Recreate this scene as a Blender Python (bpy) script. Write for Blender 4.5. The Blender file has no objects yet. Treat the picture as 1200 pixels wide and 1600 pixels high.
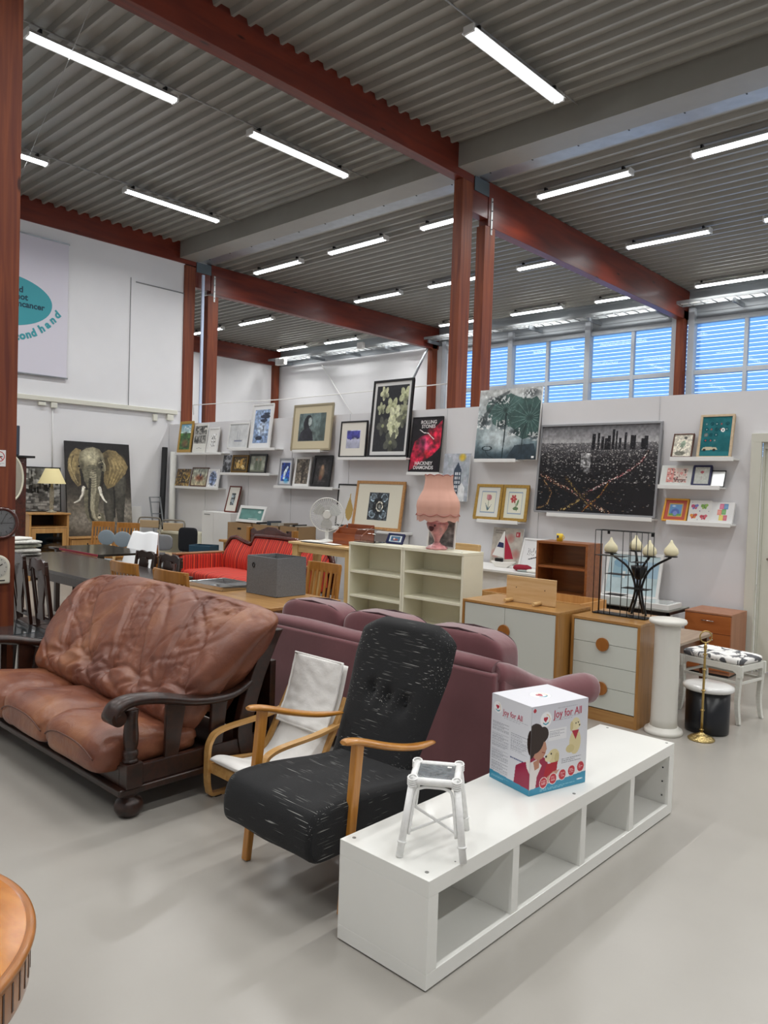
import bpy, bmesh, math, random
import numpy as np
from mathutils import Vector, Matrix, noise as mnoise
SC = bpy.context.scene
COL = SC.collection
rnd = random.Random(7)
PI = math.pi

# ---------------------------------------------------------------- camera, world, exposure
CAM_H, F_PX, YAW, PITCH, ROLL = 1.6, 1188.8, .745235, .0331596, .0322367
fw = Vector((-math.sin(YAW)*math.cos(PITCH), math.cos(YAW)*math.cos(PITCH), -math.sin(PITCH)))
r0 = Vector((math.cos(YAW), math.sin(YAW), 0)); u0 = r0.cross(fw)
rt = r0*math.cos(ROLL) + u0*math.sin(ROLL); up = -r0*math.sin(ROLL) + u0*math.cos(ROLL)
cd = bpy.data.cameras.new('camera'); cam = bpy.data.objects.new('camera', cd); COL.objects.link(cam)
cd.sensor_fit = 'VERTICAL'; cd.sensor_height = 36; cd.lens = F_PX/1600*36; cd.clip_start = .02; cd.clip_end = 200
mw = Matrix((( rt.x, up.x, -fw.x, 0), (rt.y, up.y, -fw.y, 0), (rt.z, up.z, -fw.z, CAM_H), (0, 0, 0, 1)))
cam.matrix_world = mw
SC.camera = cam
W = bpy.data.worlds.new('sky'); SC.world = W; W.use_nodes = True
bg = W.node_tree.nodes['Background']; bg.inputs[0].default_value = (.62, .80, 1, 1); bg.inputs[1].default_value = 2.6
SC.view_settings.view_transform = 'Standard'; SC.view_settings.look = 'None'
SC.view_settings.exposure = 0.0; SC.view_settings.gamma = 1.0; SC.view_settings.use_curve_mapping = False
LAMP_W = 33.0        # watts of each fluorescent fitting
TUBE_E = 8.0

# ---------------------------------------------------------------- helpers
def lin(c):
    if isinstance(c, str): c = tuple(int(c[i:i+2], 16) for i in (0, 2, 4))
    return tuple(((v/255)/12.92 if v/255 <= .04045 else ((v/255+.055)/1.055)**2.4) for v in c)
MATS = {}
def nt(name):
    m = bpy.data.materials.new(name); m.use_nodes = True
    n = m.node_tree; return m, n, n.nodes['Principled BSDF']
def mat(name, col, rough=.5, metal=0, var=0, vscale=6, bump=0, bscale=60, stretch=(1, 1, 1), coat=0, sheen=0, spec=.5, detail=3, trans=0):
    if name in MATS: return MATS[name]
    m, t, b = nt(name); c = lin(col)
    b.inputs['Base Color'].default_value = (*c, 1); b.inputs['Roughness'].default_value = rough
    b.inputs['Metallic'].default_value = metal; b.inputs['Specular IOR Level'].default_value = spec
    b.inputs['Coat Weight'].default_value = coat; b.inputs['Coat Roughness'].default_value = .08
    if sheen: b.inputs['Sheen Weight'].default_value = sheen; b.inputs['Sheen Roughness'].default_value = .4
    if trans: b.inputs['Transmission Weight'].default_value = trans
    if var or bump:
        tc = t.nodes.new('ShaderNodeTexCoord'); mp = t.nodes.new('ShaderNodeMapping'); mp.inputs['Scale'].default_value = stretch
        t.links.new(tc.outputs['Object'], mp.inputs['Vector'])
    if var:
        n = t.nodes.new('ShaderNodeTexNoise'); n.inputs['Scale'].default_value = vscale; n.inputs['Detail'].default_value = detail
        t.links.new(mp.outputs[0], n.inputs['Vector'])
        r = t.nodes.new('ShaderNodeValToRGB'); r.color_ramp.elements[0].position = .3; r.color_ramp.elements[1].position = .7
        r.color_ramp.elements[0].color = (*[v*(1-var) for v in c], 1); r.color_ramp.elements[1].color = (*[min(1, v*(1+var)) for v in c], 1)
        t.links.new(n.outputs['Fac'], r.inputs[0]); t.links.new(r.outputs[0], b.inputs['Base Color'])
    if bump:
        n2 = t.nodes.new('ShaderNodeTexNoise'); n2.inputs['Scale'].default_value = bscale; n2.inputs['Detail'].default_value = 4
        t.links.new(mp.outputs[0], n2.inputs['Vector'])
        bp = t.nodes.new('ShaderNodeBump'); bp.inputs['Strength'].default_value = bump; bp.inputs['Distance'].default_value = .01
        t.links.new(n2.outputs['Fac'], bp.inputs['Height']); t.links.new(bp.outputs[0], b.inputs['Normal'])
    MATS[name] = m; return m
def wood(name, c1, c2, grain=(1, 14, 14), scale=3, rough=.35, coat=.15, knots=False):
    if name in MATS: return MATS[name]
    m, t, b = nt(name); b.inputs['Roughness'].default_value = rough; b.inputs['Coat Weight'].default_value = coat; b.inputs['Coat Roughness'].default_value = .15
    tc = t.nodes.new('ShaderNodeTexCoord'); mp = t.nodes.new('ShaderNodeMapping'); mp.inputs['Scale'].default_value = grain
    n = t.nodes.new('ShaderNodeTexNoise'); n.inputs['Scale'].default_value = scale; n.inputs['Detail'].default_value = 5; n.inputs['Distortion'].default_value = .6
    r = t.nodes.new('ShaderNodeValToRGB'); r.color_ramp.elements[0].position = .3; r.color_ramp.elements[1].position = .7
    r.color_ramp.elements[0].color = (*lin(c1), 1); r.color_ramp.elements[1].color = (*lin(c2), 1)
    t.links.new(tc.outputs['Object'], mp.inputs['Vector']); t.links.new(mp.outputs[0], n.inputs['Vector'])
    t.links.new(n.outputs['Fac'], r.inputs[0])
    out = r.outputs[0]
    if knots:
        v = t.nodes.new('ShaderNodeTexVoronoi'); v.inputs['Scale'].default_value = 2.2
        mp2 = t.nodes.new('ShaderNodeMapping'); mp2.inputs['Scale'].default_value = tuple(.6 if g == min(grain) else 2.0 for g in grain)
        t.links.new(tc.outputs['Object'], mp2.inputs['Vector']); t.links.new(mp2.outputs[0], v.inputs['Vector'])
        rr = t.nodes.new('ShaderNodeValToRGB'); rr.color_ramp.elements[0].position = .05; rr.color_ramp.elements[1].position = .09
        rr.color_ramp.elements[0].color = (1, 1, 1, 1); rr.color_ramp.elements[1].color = (0, 0, 0, 1)
        t.links.new(v.outputs['Distance'], rr.inputs[0])
        mx = t.nodes.new('ShaderNodeMix'); mx.data_type = 'RGBA'; mx.inputs[7].default_value = (*[q*.35 for q in lin(c1)], 1)
        t.links.new(rr.outputs[0], mx.inputs[0]); t.links.new(out, mx.inputs[6]); out = mx.outputs[2]
    t.links.new(out, b.inputs['Base Color'])
    MATS[name] = m; return m
def emis(name, col, s):
    m = bpy.data.materials.new(name); m.use_nodes = True; t = m.node_tree; t.nodes.remove(t.nodes['Principled BSDF'])
    e = t.nodes.new('ShaderNodeEmission'); e.inputs[0].default_value = (*lin(col), 1); e.inputs[1].default_value = s
    t.links.new(e.outputs[0], t.nodes['Material Output'].inputs[0]); return m
def clear(name, tint, gl=.12, rough=.03, fac=None):
    m = bpy.data.materials.new(name); m.use_nodes = True; t = m.node_tree; t.nodes.remove(t.nodes['Principled BSDF'])
    tr = t.nodes.new('ShaderNodeBsdfTransparent'); tr.inputs[0].default_value = (*tint, 1)
    g = t.nodes.new('ShaderNodeBsdfGlossy'); g.inputs['Roughness'].default_value = rough
    lw = t.nodes.new('ShaderNodeFresnel'); lw.inputs[0].default_value = 1.5
    ad = t.nodes.new('ShaderNodeMath'); ad.operation = 'ADD'; ad.inputs[1].default_value = gl; ad.use_clamp = True
    mx = t.nodes.new('ShaderNodeMixShader'); t.links.new(lw.outputs[0], ad.inputs[0]); t.links.new(ad.outputs[0], mx.inputs[0])
    t.links.new(tr.outputs[0], mx.inputs[1]); t.links.new(g.outputs[0], mx.inputs[2]); t.links.new(mx.outputs[0], t.nodes['Material Output'].inputs[0])
    return m
def stripes(name, axis, period, stops, rough=.7):
    m, t, b = nt(name); b.inputs['Roughness'].default_value = rough
    tc = t.nodes.new('ShaderNodeTexCoord'); sp = t.nodes.new('ShaderNodeSeparateXYZ'); t.links.new(tc.outputs['Object'], sp.inputs[0])
    d = t.nodes.new('ShaderNodeMath'); d.operation = 'DIVIDE'; d.inputs[1].default_value = period; t.links.new(sp.outputs[axis], d.inputs[0])
    f = t.nodes.new('ShaderNodeMath'); f.operation = 'FRACT'; t.links.new(d.outputs[0], f.inputs[0])
    r = t.nodes.new('ShaderNodeValToRGB'); r.color_ramp.interpolation = 'CONSTANT'
    r.color_ramp.elements[0].position = 0; r.color_ramp.elements[0].color = (*lin(stops[0][1]), 1)
    r.color_ramp.elements[1].position = stops[1][0]; r.color_ramp.elements[1].color = (*lin(stops[1][1]), 1)
    for p, c in stops[2:]:
        e = r.color_ramp.elements.new(p); e.color = (*lin(c), 1)
    t.links.new(f.outputs[0], r.inputs[0]); t.links.new(r.outputs[0], b.inputs['Base Color'])
    return m

class MB:
    def __init__(s): s.v = []; s.f = []; s.m = []; s.s = []
    def add(s, vs, fs, m=0, smooth=False):
        o = len(s.v); s.v += [tuple(p) for p in vs]
        for f in fs: s.f.append(tuple(i+o for i in f)); s.m.append(m); s.s.append(smooth)
        return s
    def box(s, x0, x1, y0, y1, z0, z1, m=0):
        return s.add([(x0,y0,z0),(x1,y0,z0),(x1,y1,z0),(x0,y1,z0),(x0,y0,z1),(x1,y0,z1),(x1,y1,z1),(x0,y1,z1)],
              [(0,3,2,1),(4,5,6,7),(0,1,5,4),(1,2,6,5),(2,3,7,6),(3,0,4,7)], m)
    def bar(s, p0, p1, w, h, m=0, upv=(0, 0, 1), w1=None, h1=None):
        p0 = Vector(p0); p1 = Vector(p1); d = (p1-p0).normalized(); u = Vector(upv)
        if abs(d.dot(u)) > .98: u = Vector((0, 1, 0))
        a = d.cross(u).normalized(); b = a.cross(d).normalized(); vs = []
        for p, ww, hh in ((p0, w, h), (p1, w1 or w, h1 or h)):
            for sx, sy in ((-1,-1),(1,-1),(1,1),(-1,1)): vs.append(p + a*sx*ww/2 + b*sy*hh/2)
        return s.add(vs, [(0,3,2,1),(4,5,6,7),(0,1,5,4),(1,2,6,5),(2,3,7,6),(3,0,4,7)], m)
    def tube(s, pts, r, n=10, m=0, flat=1.0, upv=(0, 0, 1), closed=False):
        pts = [Vector(p) for p in pts]; k = len(pts)
        rs = r if isinstance(r, (list, tuple)) else [r]*k
        u = Vector(upv); vs = []; a = None
        for i, p in enumerate(pts):
            if closed: d = (pts[(i+1) % k]-pts[i-1])
            else: d = (pts[min(i+1, k-1)]-pts[max(i-1, 0)])
            d.normalize()
            if a is None:
                if abs(d.dot(u)) > .95: u = Vector((0, 1, 0)) if abs(d.y) < .9 else Vector((1, 0, 0))
                a = d.cross(u).normalized()
            else: a = (a - d*a.dot(d)).normalized()
            b = a.cross(d).normalized()
            for j in range(n):
                t = 2*PI*j/n; vs.append(p + a*math.cos(t)*rs[i] + b*math.sin(t)*rs[i]*flat)
        fs = []
        for i in range(k if closed else k-1):
            for j in range(n):
                i2 = (i+1) % k; fs.append((i*n+j, i*n+(j+1) % n, i2*n+(j+1) % n, i2*n+j))
        s.add(vs, fs, m, True)
        if not closed:
            o = len(s.v)-k*n
            s.f.append(tuple(o+j for j in range(n))[::-1]); s.m.append(m); s.s.append(False)
            s.f.append(tuple(o+(k-1)*n+j for j in range(n))); s.m.append(m); s.s.append(False)
        return s
    def cyl(s, p0, p1, r, r1=None, n=16, m=0): return s.tube([p0, p1], [r, r if r1 is None else r1], n, m)
    def lathe(s, prof, c=(0, 0, 0), n=24, m=0, sx=1, sy=1, cap=True):
        vs = []; k = len(prof)
        for r, z in prof:
            for j in range(n): t = 2*PI*j/n; vs.append((c[0]+r*sx*math.cos(t), c[1]+r*sy*math.sin(t), c[2]+z))
        fs = [(i*n+j, i*n+(j+1) % n, (i+1)*n+(j+1) % n, (i+1)*n+j) for i in range(k-1) for j in range(n)]
        s.add(vs, fs, m, True)
        if cap:
            o = len(s.v)-k*n
            s.f.append(tuple(o+j for j in range(n))[::-1]); s.m.append(m); s.s.append(False)
            s.f.append(tuple(o+(k-1)*n+j for j in range(n))); s.m.append(m); s.s.append(False)
        return s
    def prism(s, poly, axis, a, b, m=0, smooth=False):
        n = len(poly)
        def P(p, t): return {'x': (t, p[0], p[1]), 'y': (p[0], t, p[1]), 'z': (p[0], p[1], t)}[axis]
        vs = [P(p, a) for p in poly]+[P(p, b) for p in poly]
        s.add(vs, [tuple(range(n))[::-1], tuple(range(n, 2*n))], m)
        o = len(s.v)-2*n
        for i in range(n): s.f.append((o+i, o+(i+1) % n, o+n+(i+1) % n, o+n+i)); s.m.append(m); s.s.append(smooth)
        return s
    def grid(s, fn, nu, nv, m=0, cu=False, cv=False, smooth=True):
        vs = [fn(i/(nu if cu else nu-1), j/(nv if cv else nv-1)) for i in range(nu) for j in range(nv)]
        fs = [(i*nv+j, ((i+1) % nu)*nv+j, ((i+1) % nu)*nv+(j+1) % nv, i*nv+(j+1) % nv) for i in range(nu if cu else nu-1) for j in range(nv if cv else nv-1)]
        return s.add(vs, fs, m, smooth)
    def pillow(s, c, sz, e=.35, e2=None, nu=36, nv=20, m=0, disp=None, pole='z'):
        e2 = e if e2 is None else e2
        def f(u, v):
            a = 2*PI*u; b = PI*(v-.5)*.9999
            g = lambda w, k: math.copysign(abs(w)**k, w)
            p = Vector((g(math.cos(b), e2)*g(math.cos(a), e), g(math.cos(b), e2)*g(math.sin(a), e), g(math.sin(b), e2)))
            if pole == 'x': p = Vector((p.z, p.x, p.y))
            q = Vector((c[0]+p.x*sz[0]/2, c[1]+p.y*sz[1]/2, c[2]+p.z*sz[2]/2))
            if disp: q = disp(q, p)
            return q
        return s.grid(f, nu, nv, m, cu=True)
    def xf(s, M):
        s.v = [tuple(M @ Vector(p)) for p in s.v]; return s
def obj(name, mb, mats, parent=None, loc=(0, 0, 0), rot=(0, 0, 0), bevel=0, seg=2, sub=0, kind=None, label=None):
    me = bpy.data.meshes.new(name); me.from_pydata(mb.v, [], mb.f)
    if not isinstance(mats, (list, tuple)): mats = [mats]
    for q in mats: me.materials.append(q)
    me.polygons.foreach_set('material_index', mb.m); me.polygons.foreach_set('use_smooth', mb.s)
    bm = bmesh.new(); bm.from_mesh(me); bmesh.ops.remove_doubles(bm, verts=bm.verts, dist=1e-6); bmesh.ops.recalc_face_normals(bm, faces=bm.faces); bm.to_mesh(me); bm.free()
    o = bpy.data.objects.new(name, me); COL.objects.link(o); o.location = loc; o.rotation_euler = rot
    if parent: o.parent = parent
    if bevel:
        b = o.modifiers.new('bevel', 'BEVEL'); b.width = bevel; b.segments = seg; b.limit_method = 'ANGLE'; b.angle_limit = .7
    if sub: q = o.modifiers.new('sub', 'SUBSURF'); q.levels = sub; q.render_levels = sub
    if kind: o['kind'] = kind
    if label: o['label'] = label
    return o
def tag(o, label, cat, group=None, kind=None):
    o['label'] = label; o['category'] = cat
    if group: o['group'] = group
    if kind: o['kind'] = kind
    return o
def thing(name, label, cat, loc=(0, 0, 0), rz=0, group=None, rx=0, ry=0):
    o = bpy.data.objects.new(name, None); COL.objects.link(o); o.empty_display_size = .1
    o.location = loc; o.rotation_euler = (rx, ry, rz); return tag(o, label, cat, group)
def struct(name, mb, m, parent=None, **k):
    return obj(name, mb, m, parent, kind=None if parent else 'structure', **k)
def dup(root, loc, rz, label=None, group=None):
    r = root.copy(); COL.objects.link(r); r.location = loc; r.rotation_euler = (root.rotation_euler[0], 0, rz)
    if label: r['label'] = label
    if group: r['group'] = group
    for ch in list(root.children):
        c = ch.copy(); COL.objects.link(c); c.parent = r
        for g in ch.children:
            d = g.copy(); COL.objects.link(d); d.parent = c
    return r
def fnoise(p, s): return mnoise.noise(Vector(p)*s)

# painted pictures: a colour grid rasterised here and stored on the mesh of the picture itself
class CV:
    def __init__(s, w, h, bg):
        s.w, s.h = w, h; s.a = np.zeros((h, w, 3)); s.a[:] = np.array(s.c(bg))
        y, x = np.mgrid[0:h, 0:w]; s.x = (x+.5)/w; s.y = (y+.5)/h; s.asp = w/h
    @staticmethod
    def c(c):
        if isinstance(c, str): c = tuple(int(c[i:i+2], 16) for i in (0, 2, 4))
        return tuple(v/255 for v in c)
    def put(s, mask, col, al=1.0):
        k = (mask.astype(float)*al)[..., None]; s.a = s.a*(1-k)+np.array(s.c(col))*k; return s
    def rect(s, x0, y0, x1, y1, col, al=1): return s.put((s.x >= x0)&(s.x < x1)&(s.y >= y0)&(s.y < y1), col, al)
    def ell(s, cx, cy, rx, ry, col, al=1, rot=0):
        dx = s.x-cx; dy = s.y-cy; c, q = math.cos(rot), math.sin(rot)
        return s.put(((dx*c+dy*q)/rx)**2+((-dx*q+dy*c)/ry)**2 < 1, col, al)
    def soft(s, cx, cy, rx, ry, col, al=1):
        d = ((s.x-cx)/rx)**2+((s.y-cy)/ry)**2; return s.put(np.clip(1-d, 0, 1), col, al)
    def ring(s, cx, cy, rx, ry, t, col, al=1):
        d = np.sqrt(((s.x-cx)/rx)**2+((s.y-cy)/ry)**2); return s.put((d < 1)&(d > 1-t), col, al)
    def poly(s, pts, col, al=1):
        m = np.zeros(s.x.shape, bool); n = len(pts)
        for i in range(n):
            x0, y0 = pts[i]; x1, y1 = pts[(i+1) % n]
            if y0 == y1: continue
            m ^= ((s.y > min(y0, y1))&(s.y <= max(y0, y1))&(s.x < (x1-x0)*(s.y-y0)/(y1-y0)+x0))
        return s.put(m, col, al)
    def line(s, pts, w, col, al=1, w1=None):
        m = np.zeros(s.x.shape, bool); n = len(pts)-1
        for i in range(n):
            (x0, y0), (x1, y1) = pts[i], pts[i+1]; X0, X1 = x0*s.asp, x1*s.asp; X = s.x*s.asp
            d2 = (X1-X0)**2+(y1-y0)**2+1e-9; t = np.clip(((X-X0)*(X1-X0)+(s.y-y0)*(y1-y0))/d2, 0, 1)
            ww = w if w1 is None else w+(w1-w)*(i+t)/n
            m |= (X-X0-t*(X1-X0))**2+(s.y-y0-t*(y1-y0))**2 < (ww/2)**2
        return s.put(m, col, al)
    def grad(s, c0, c1, y0=0, y1=1):
        t = np.clip((s.y-y0)/(y1-y0), 0, 1)[..., None]; m = ((s.y >= y0)&(s.y <= y1))[..., None]
        s.a = np.where(m, np.array(s.c(c0))*(1-t)+np.array(s.c(c1))*t, s.a); return s
    def noise(s, sc, amt, seed=1, x0=0, y0=0, x1=1, y1=1, col=None):
        g = np.random.RandomState(seed); tot = np.zeros(s.x.shape)
        for o in range(3):
            n = max(2, int(sc*2**o)); nh = max(2, int(n/s.asp)); gr = g.rand(nh+2, n+2)
            fx = s.x*n; fy = s.y*nh; ix = fx.astype(int); iy = fy.astype(int); tx = fx-ix; ty = fy-iy; tx = tx*tx*(3-2*tx); ty = ty*ty*(3-2*ty)
            tot += ((gr[iy, ix]*(1-tx)+gr[iy, ix+1]*tx)*(1-ty)+(gr[iy+1, ix]*(1-tx)+gr[iy+1, ix+1]*tx)*ty-.5)/2**o
        m = (s.x >= x0)&(s.x < x1)&(s.y >= y0)&(s.y < y1)
        if col is not None: s.put(m&(tot > .12), col, amt)
        else: s.a = np.where(m[..., None], np.clip(s.a*(1+amt*2*tot[..., None]), 0, 1), s.a)
        return s
    def blocks(s, x0, y0, x1, y1, n, cols, seed=1, sw=(.01, .04), sh=(.01, .04), al=1):
        g = random.Random(seed)
        for i in range(n):
            x = g.uniform(x0, x1); y = g.uniform(y0, y1); w = g.uniform(*sw); h = g.uniform(*sh)
            s.rect(x, y, min(x+w, x1), min(y+h, y1), g.choice(cols), al)
        return s
    def textrows(s, x0, y0, x1, y1, n, col, al=.6, seed=2):
        g = random.Random(seed); dy = (y1-y0)/n
        for i in range(n):
            x = x0; e = x1 if g.random() > .25 else x0+(x1-x0)*g.uniform(.5, .9)
            while x < e:
                w = g.uniform(.02, .06)*(x1-x0)*2; s.rect(x, y0+i*dy, min(x+w, e), y0+i*dy+dy*.5, col, al); x += w+.012*(x1-x0)*2
        return s
PM = {}
def paint_mat(rough):
    if rough in PM: return PM[rough]
    m, t, b = nt('printed_surface'); b.inputs['Roughness'].default_value = rough
    a = t.nodes.new('ShaderNodeVertexColor'); a.layer_name = 'Col'; t.links.new(a.outputs[0], b.inputs['Base Color']); PM[rough] = m; return m
def art(name, cv, w, h, parent=None, loc=(0, 0, 0), rot=(0, 0, 0), rough=.35, label=None, plane='xz'):
    """a print w x h metres, facing -Y (plane xz), lower left corner at loc"""
    H, Wd = cv.h, cv.w
    xs = np.linspace(0, w, Wd+1); zs = np.linspace(h, 0, H+1)
    gx, gz = np.meshgrid(xs, zs); v = np.zeros((H+1, Wd+1, 3)); v[..., 0] = gx; v[..., 2] = gz
    me = bpy.data.meshes.new(name); idx = np.arange((H+1)*(Wd+1)).reshape(H+1, Wd+1)
    f = np.stack([idx[1:, :-1], idx[1:, 1:], idx[:-1, 1:], idx[:-1, :-1]], -1).reshape(-1, 4)
    nf = len(f); me.vertices.add(v.size//3); me.vertices.foreach_set('co', v.reshape(-1).astype(np.float32))
    me.loops.add(nf*4); me.loops.foreach_set('vertex_index', f.reshape(-1).astype(np.int32))
    me.polygons.add(nf); me.polygons.foreach_set('loop_start', np.arange(nf, dtype=np.int32)*4)
    try: me.polygons.foreach_set('loop_total', np.full(nf, 4, dtype=np.int32))
    except Exception: pass
    me.update(calc_edges=True)
    c = cv.a.reshape(-1, 3); l = np.where(c <= .04045, c/12.92, ((c+.055)/1.055)**2.4)
    l = np.concatenate([l, np.ones((nf, 1))], 1); l = np.repeat(l, 4, axis=0).astype(np.float32)
    at = me.color_attributes.new('Col', 'FLOAT_COLOR', 'CORNER'); at.data.foreach_set('color', l.reshape(-1))
    me.materials.append(paint_mat(rough))
    o = bpy.data.objects.new(name, me); COL.objects.link(o); o.location = loc; o.rotation_euler = rot
    if parent: o.parent = parent
    if label: o['label'] = label
    return o
def letters(s, size, m, parent, loc, rot, ext=.0006, name='lettering', align='CENTER', sx=1, bold=0, label=None):
    cu = bpy.data.curves.new('t', 'FONT'); cu.body = s; cu.size = size; cu.extrude = ext; cu.align_x = align; cu.offset = bold; cu.resolution_u = 3
    o = bpy.data.objects.new('t', cu); COL.objects.link(o)
    dg = bpy.context.evaluated_depsgraph_get(); me = bpy.data.meshes.new_from_object(o.evaluated_get(dg)); bpy.data.objects.remove(o); bpy.data.curves.remove(cu)
    me.name = name; me.materials.clear(); me.materials.append(m); q = bpy.data.objects.new(name, me); COL.objects.link(q)
    q.location = loc; q.rotation_euler = rot; q.scale = (sx, 1, 1); q.parent = parent
    if label: q['label'] = label
    return q

# ---------------------------------------------------------------- common materials
M_white = mat('white_paint', 'E6E6E4', .6, var=.02, vscale=2)
M_wall = mat('wall_paint', 'E6E6E8', .75, var=.03, vscale=1.2, bump=.05, bscale=40)
M_part = mat('partition_paint', 'DEDDDF', .7, var=.03, vscale=1.5)
M_floor = mat('floor_epoxy', 'A5A19A', .26, var=.06, vscale=1.1, bump=.02, bscale=5, detail=6)
M_ceil = mat('ceiling_sheet', '8F8D86', .32, var=.05, vscale=3, spec=.7)
M_galv = mat('galvanised_sheet', '9EA3A8', .3, metal=.7, var=.08, vscale=8)
M_glulam = wood('red_glulam', '6E2614', '8F3D20', (.5, 10, 3), 2.2, .35, .3, knots=True)
M_glulamv = wood('red_glulam_post', '5E2412', '86431F', (10, 10, .5), 2.2, .6, .0, knots=True)
M_alu = mat('window_aluminium', 'B9BEC4', .4, var=.02)
M_lightwood = wood('light_wood', 'C9A46E', 'DDBD88', (1, 12, 12), 3)
M_blackp = mat('black_paint', '151517', .4)
M_blackm = mat('black_metal', '17181A', .35, metal=.3)
M_chrome = mat('chrome', 'C8C8C8', .15, metal=1)
M_whitel = mat('white_lacquer', 'E9E9E4', .28, var=.01, coat=.3)
M_cream = mat('cream_laminate', 'E8E5CF', .35, var=.015)
M_dkwood = wood('dark_stained_wood', '1E0E0A', '33190F', (12, 12, 1), 3, .3, .4)
M_dktop = wood('black_brown_top', '2B2422', '3C3432', (1, 12, 12), 3, .22, .4)
M_pine = wood('pine', 'B0804A', 'C69A60', (12, 12, 1), 2.5, .4, .15, knots=True)
M_oak = wood('oak', '9C6E3A', 'B58A50', (1, 12, 12), 3, .32, .3)
M_oakv = wood('oak_upright', '93662F', 'AF7F44', (12, 12, 1), 3, .35, .25)
M_paper = mat('paper', 'E4E2DC', .8)
M_board = mat('cardboard', 'A88A63', .85, var=.06, vscale=10)

# ---------------------------------------------------------------- setting
ZN, ZF = 5.87, 5.66           # underside of the roof sheets, near and far bay
YC0, YC1 = 7.63, 8.02         # steel main beam
XR, YB, YW, XL, XL2 = 5.0, -4.5, 15.2, -12.3, -18.66
struct('floor', MB().box(XL2-.3, XR+.2, YB-.2, YW+.3, -.1, 0), M_floor)
def ribs(y0, y1, x0, x1, z, pitch, h=.055):
    b = MB(); prof = []; y = y0
    while y < y1:
        prof += [(y, z), (y+pitch*.16, z), (y+pitch*.26, z+h), (y+pitch*.90, z+h)]; y += pitch
    prof.append((y, z))
    vs = [(x0, p[0], p[1]) for p in prof]+[(x1, p[0], p[1]) for p in prof]; n = len(prof)
    b.add(vs, [(i, i+1, n+i+1, n+i) for i in range(n-1)]); return b
cl = struct('ceiling', ribs(YB, YC0, XL-.3, XR+.2, ZN, .193), M_ceil)
struct('far_roof_sheet', ribs(YC1+.3, YW+.2, XL2-.3, XR+.2, ZF, .21), M_ceil, cl)
struct('roof_deck', MB().box(XL2-.4, XR+.4, YB-.3, YW+.4, ZN+.3, ZN+.4), M_ceil, cl)
mb = MB().box(XL-.2, XR+.1, YC0, YC1, 5.628, ZN+.3)
o = struct('trim_1', mb, mat('grey_cladding', '8D8B84', .35, var=.03), bevel=.004)
struct('flashing_strip', MB().box(XL2, XR+.1, YC1, YC1+.29, 5.655, 5.665), M_galv, o)
mb = MB()
for i in range(24): mb.box(-12+i*.62, -12+i*.62+.012, YC1+.02, YC1+.07, 5.648, 5.655)
struct('rivet_row', mb, M_blackm, o)
# walls
struct('wall_right', MB().box(XR, XR+.2, YB, YW+.2, 0, ZN+.3), M_wall)
struct('wall_back', MB().box(XL-.3, XR, YB-.2, YB, 0, ZN+.3), M_wall)
wl = struct('wall_left', MB().box(XL-.2, XL, YB, 7.76, 0, ZN+.3), M_wall)
struct('wall_panel_joint', MB().box(XL, XL+.012, 6.69, 6.70, 2.86, 5.07).box(XL, XL+.02, 6.79, 7.74, 5.005, 5.02), mat('joint_grey', '8A8C8E', .6), wl)
struct('wall_panel', MB().box(XL, XL+.008, 6.70, 7.74, 2.86, 5.0), M_wall, wl, bevel=.002)
struct('wall_far_left', MB().box(XL2-.2, XL2, 8.0, YW, 0, ZN+.3), M_wall)
struct('wall_behind', MB().box(XL2, XL-.2, 7.8, 7.95, 0, ZN+.3), M_wall)
wf = struct('wall_far', MB().box(XL2, -11.95, YW-.05, YW+.15, 0, 5.2).box(-11.95, XR, YW, YW+.15, 0, 2.3), M_wall)
mb = MB()
z = 5.08
while z < ZN:
    mb.box(XL2, XR, YW-.02+(.015 if int(round((z-5.08)/.07)) % 2 else 0), YW+.15, z, z+.07); z += .07
struct('upper_cladding', mb, mat('grey_wall_sheet', '8F9498', .45), wf)
# partition of white boards with the door
pt = struct('wall_partition', MB().box(XL+.02, -2.28, 7.5, 7.6, 0, 2.60).box(-2.28, -1.25, 7.5, 7.6, 2.12, 2.60).box(-1.25, XR, 7.5, 7.6, 0, 2.6), M_part)
mb = MB()
for x in (-11.1, -9.9, -8.85, -7.62, -5.9, -4.55, -3.2): mb.box(x, x+.006, 7.494, 7.5, 0, 2.6)
struct('board_seam', mb, mat('seam', 'CACACC', .7), pt)
dr = struct('door_1', MB().box(-2.19, -1.33, 7.53, 7.57, .01, 2.06), mat('door_paint', 'D9D8CB', .5), bevel=.003)
struct('door_trim', MB().box(-2.30, -2.21, 7.455, 7.499, 0, 2.12).box(-1.31, -1.22, 7.455, 7.499, 0, 2.12).box(-2.30, -1.22, 7.455, 7.499, 2.12, 2.2), mat('door_frame_paint', 'CFCEC2', .5), dr, bevel=.004)
struct('door_jamb', MB().box(-2.209, -2.19, 7.50, 7.59, 0, 2.06).box(-1.33, -1.311, 7.50, 7.59, 0, 2.06).box(-2.209, -1.311, 7.50, 7.59, 2.06, 2.118), mat('door_frame_paint', 'CFCEC2', .5), dr, bevel=.004)
struct('door_handle', MB().cyl((-2.12, 7.53, 1.05), (-2.12, 7.48, 1.05), .011).cyl((-2.12, 7.48, 1.05), (-2.0, 7.48, 1.05), .009), M_chrome, dr)

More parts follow.
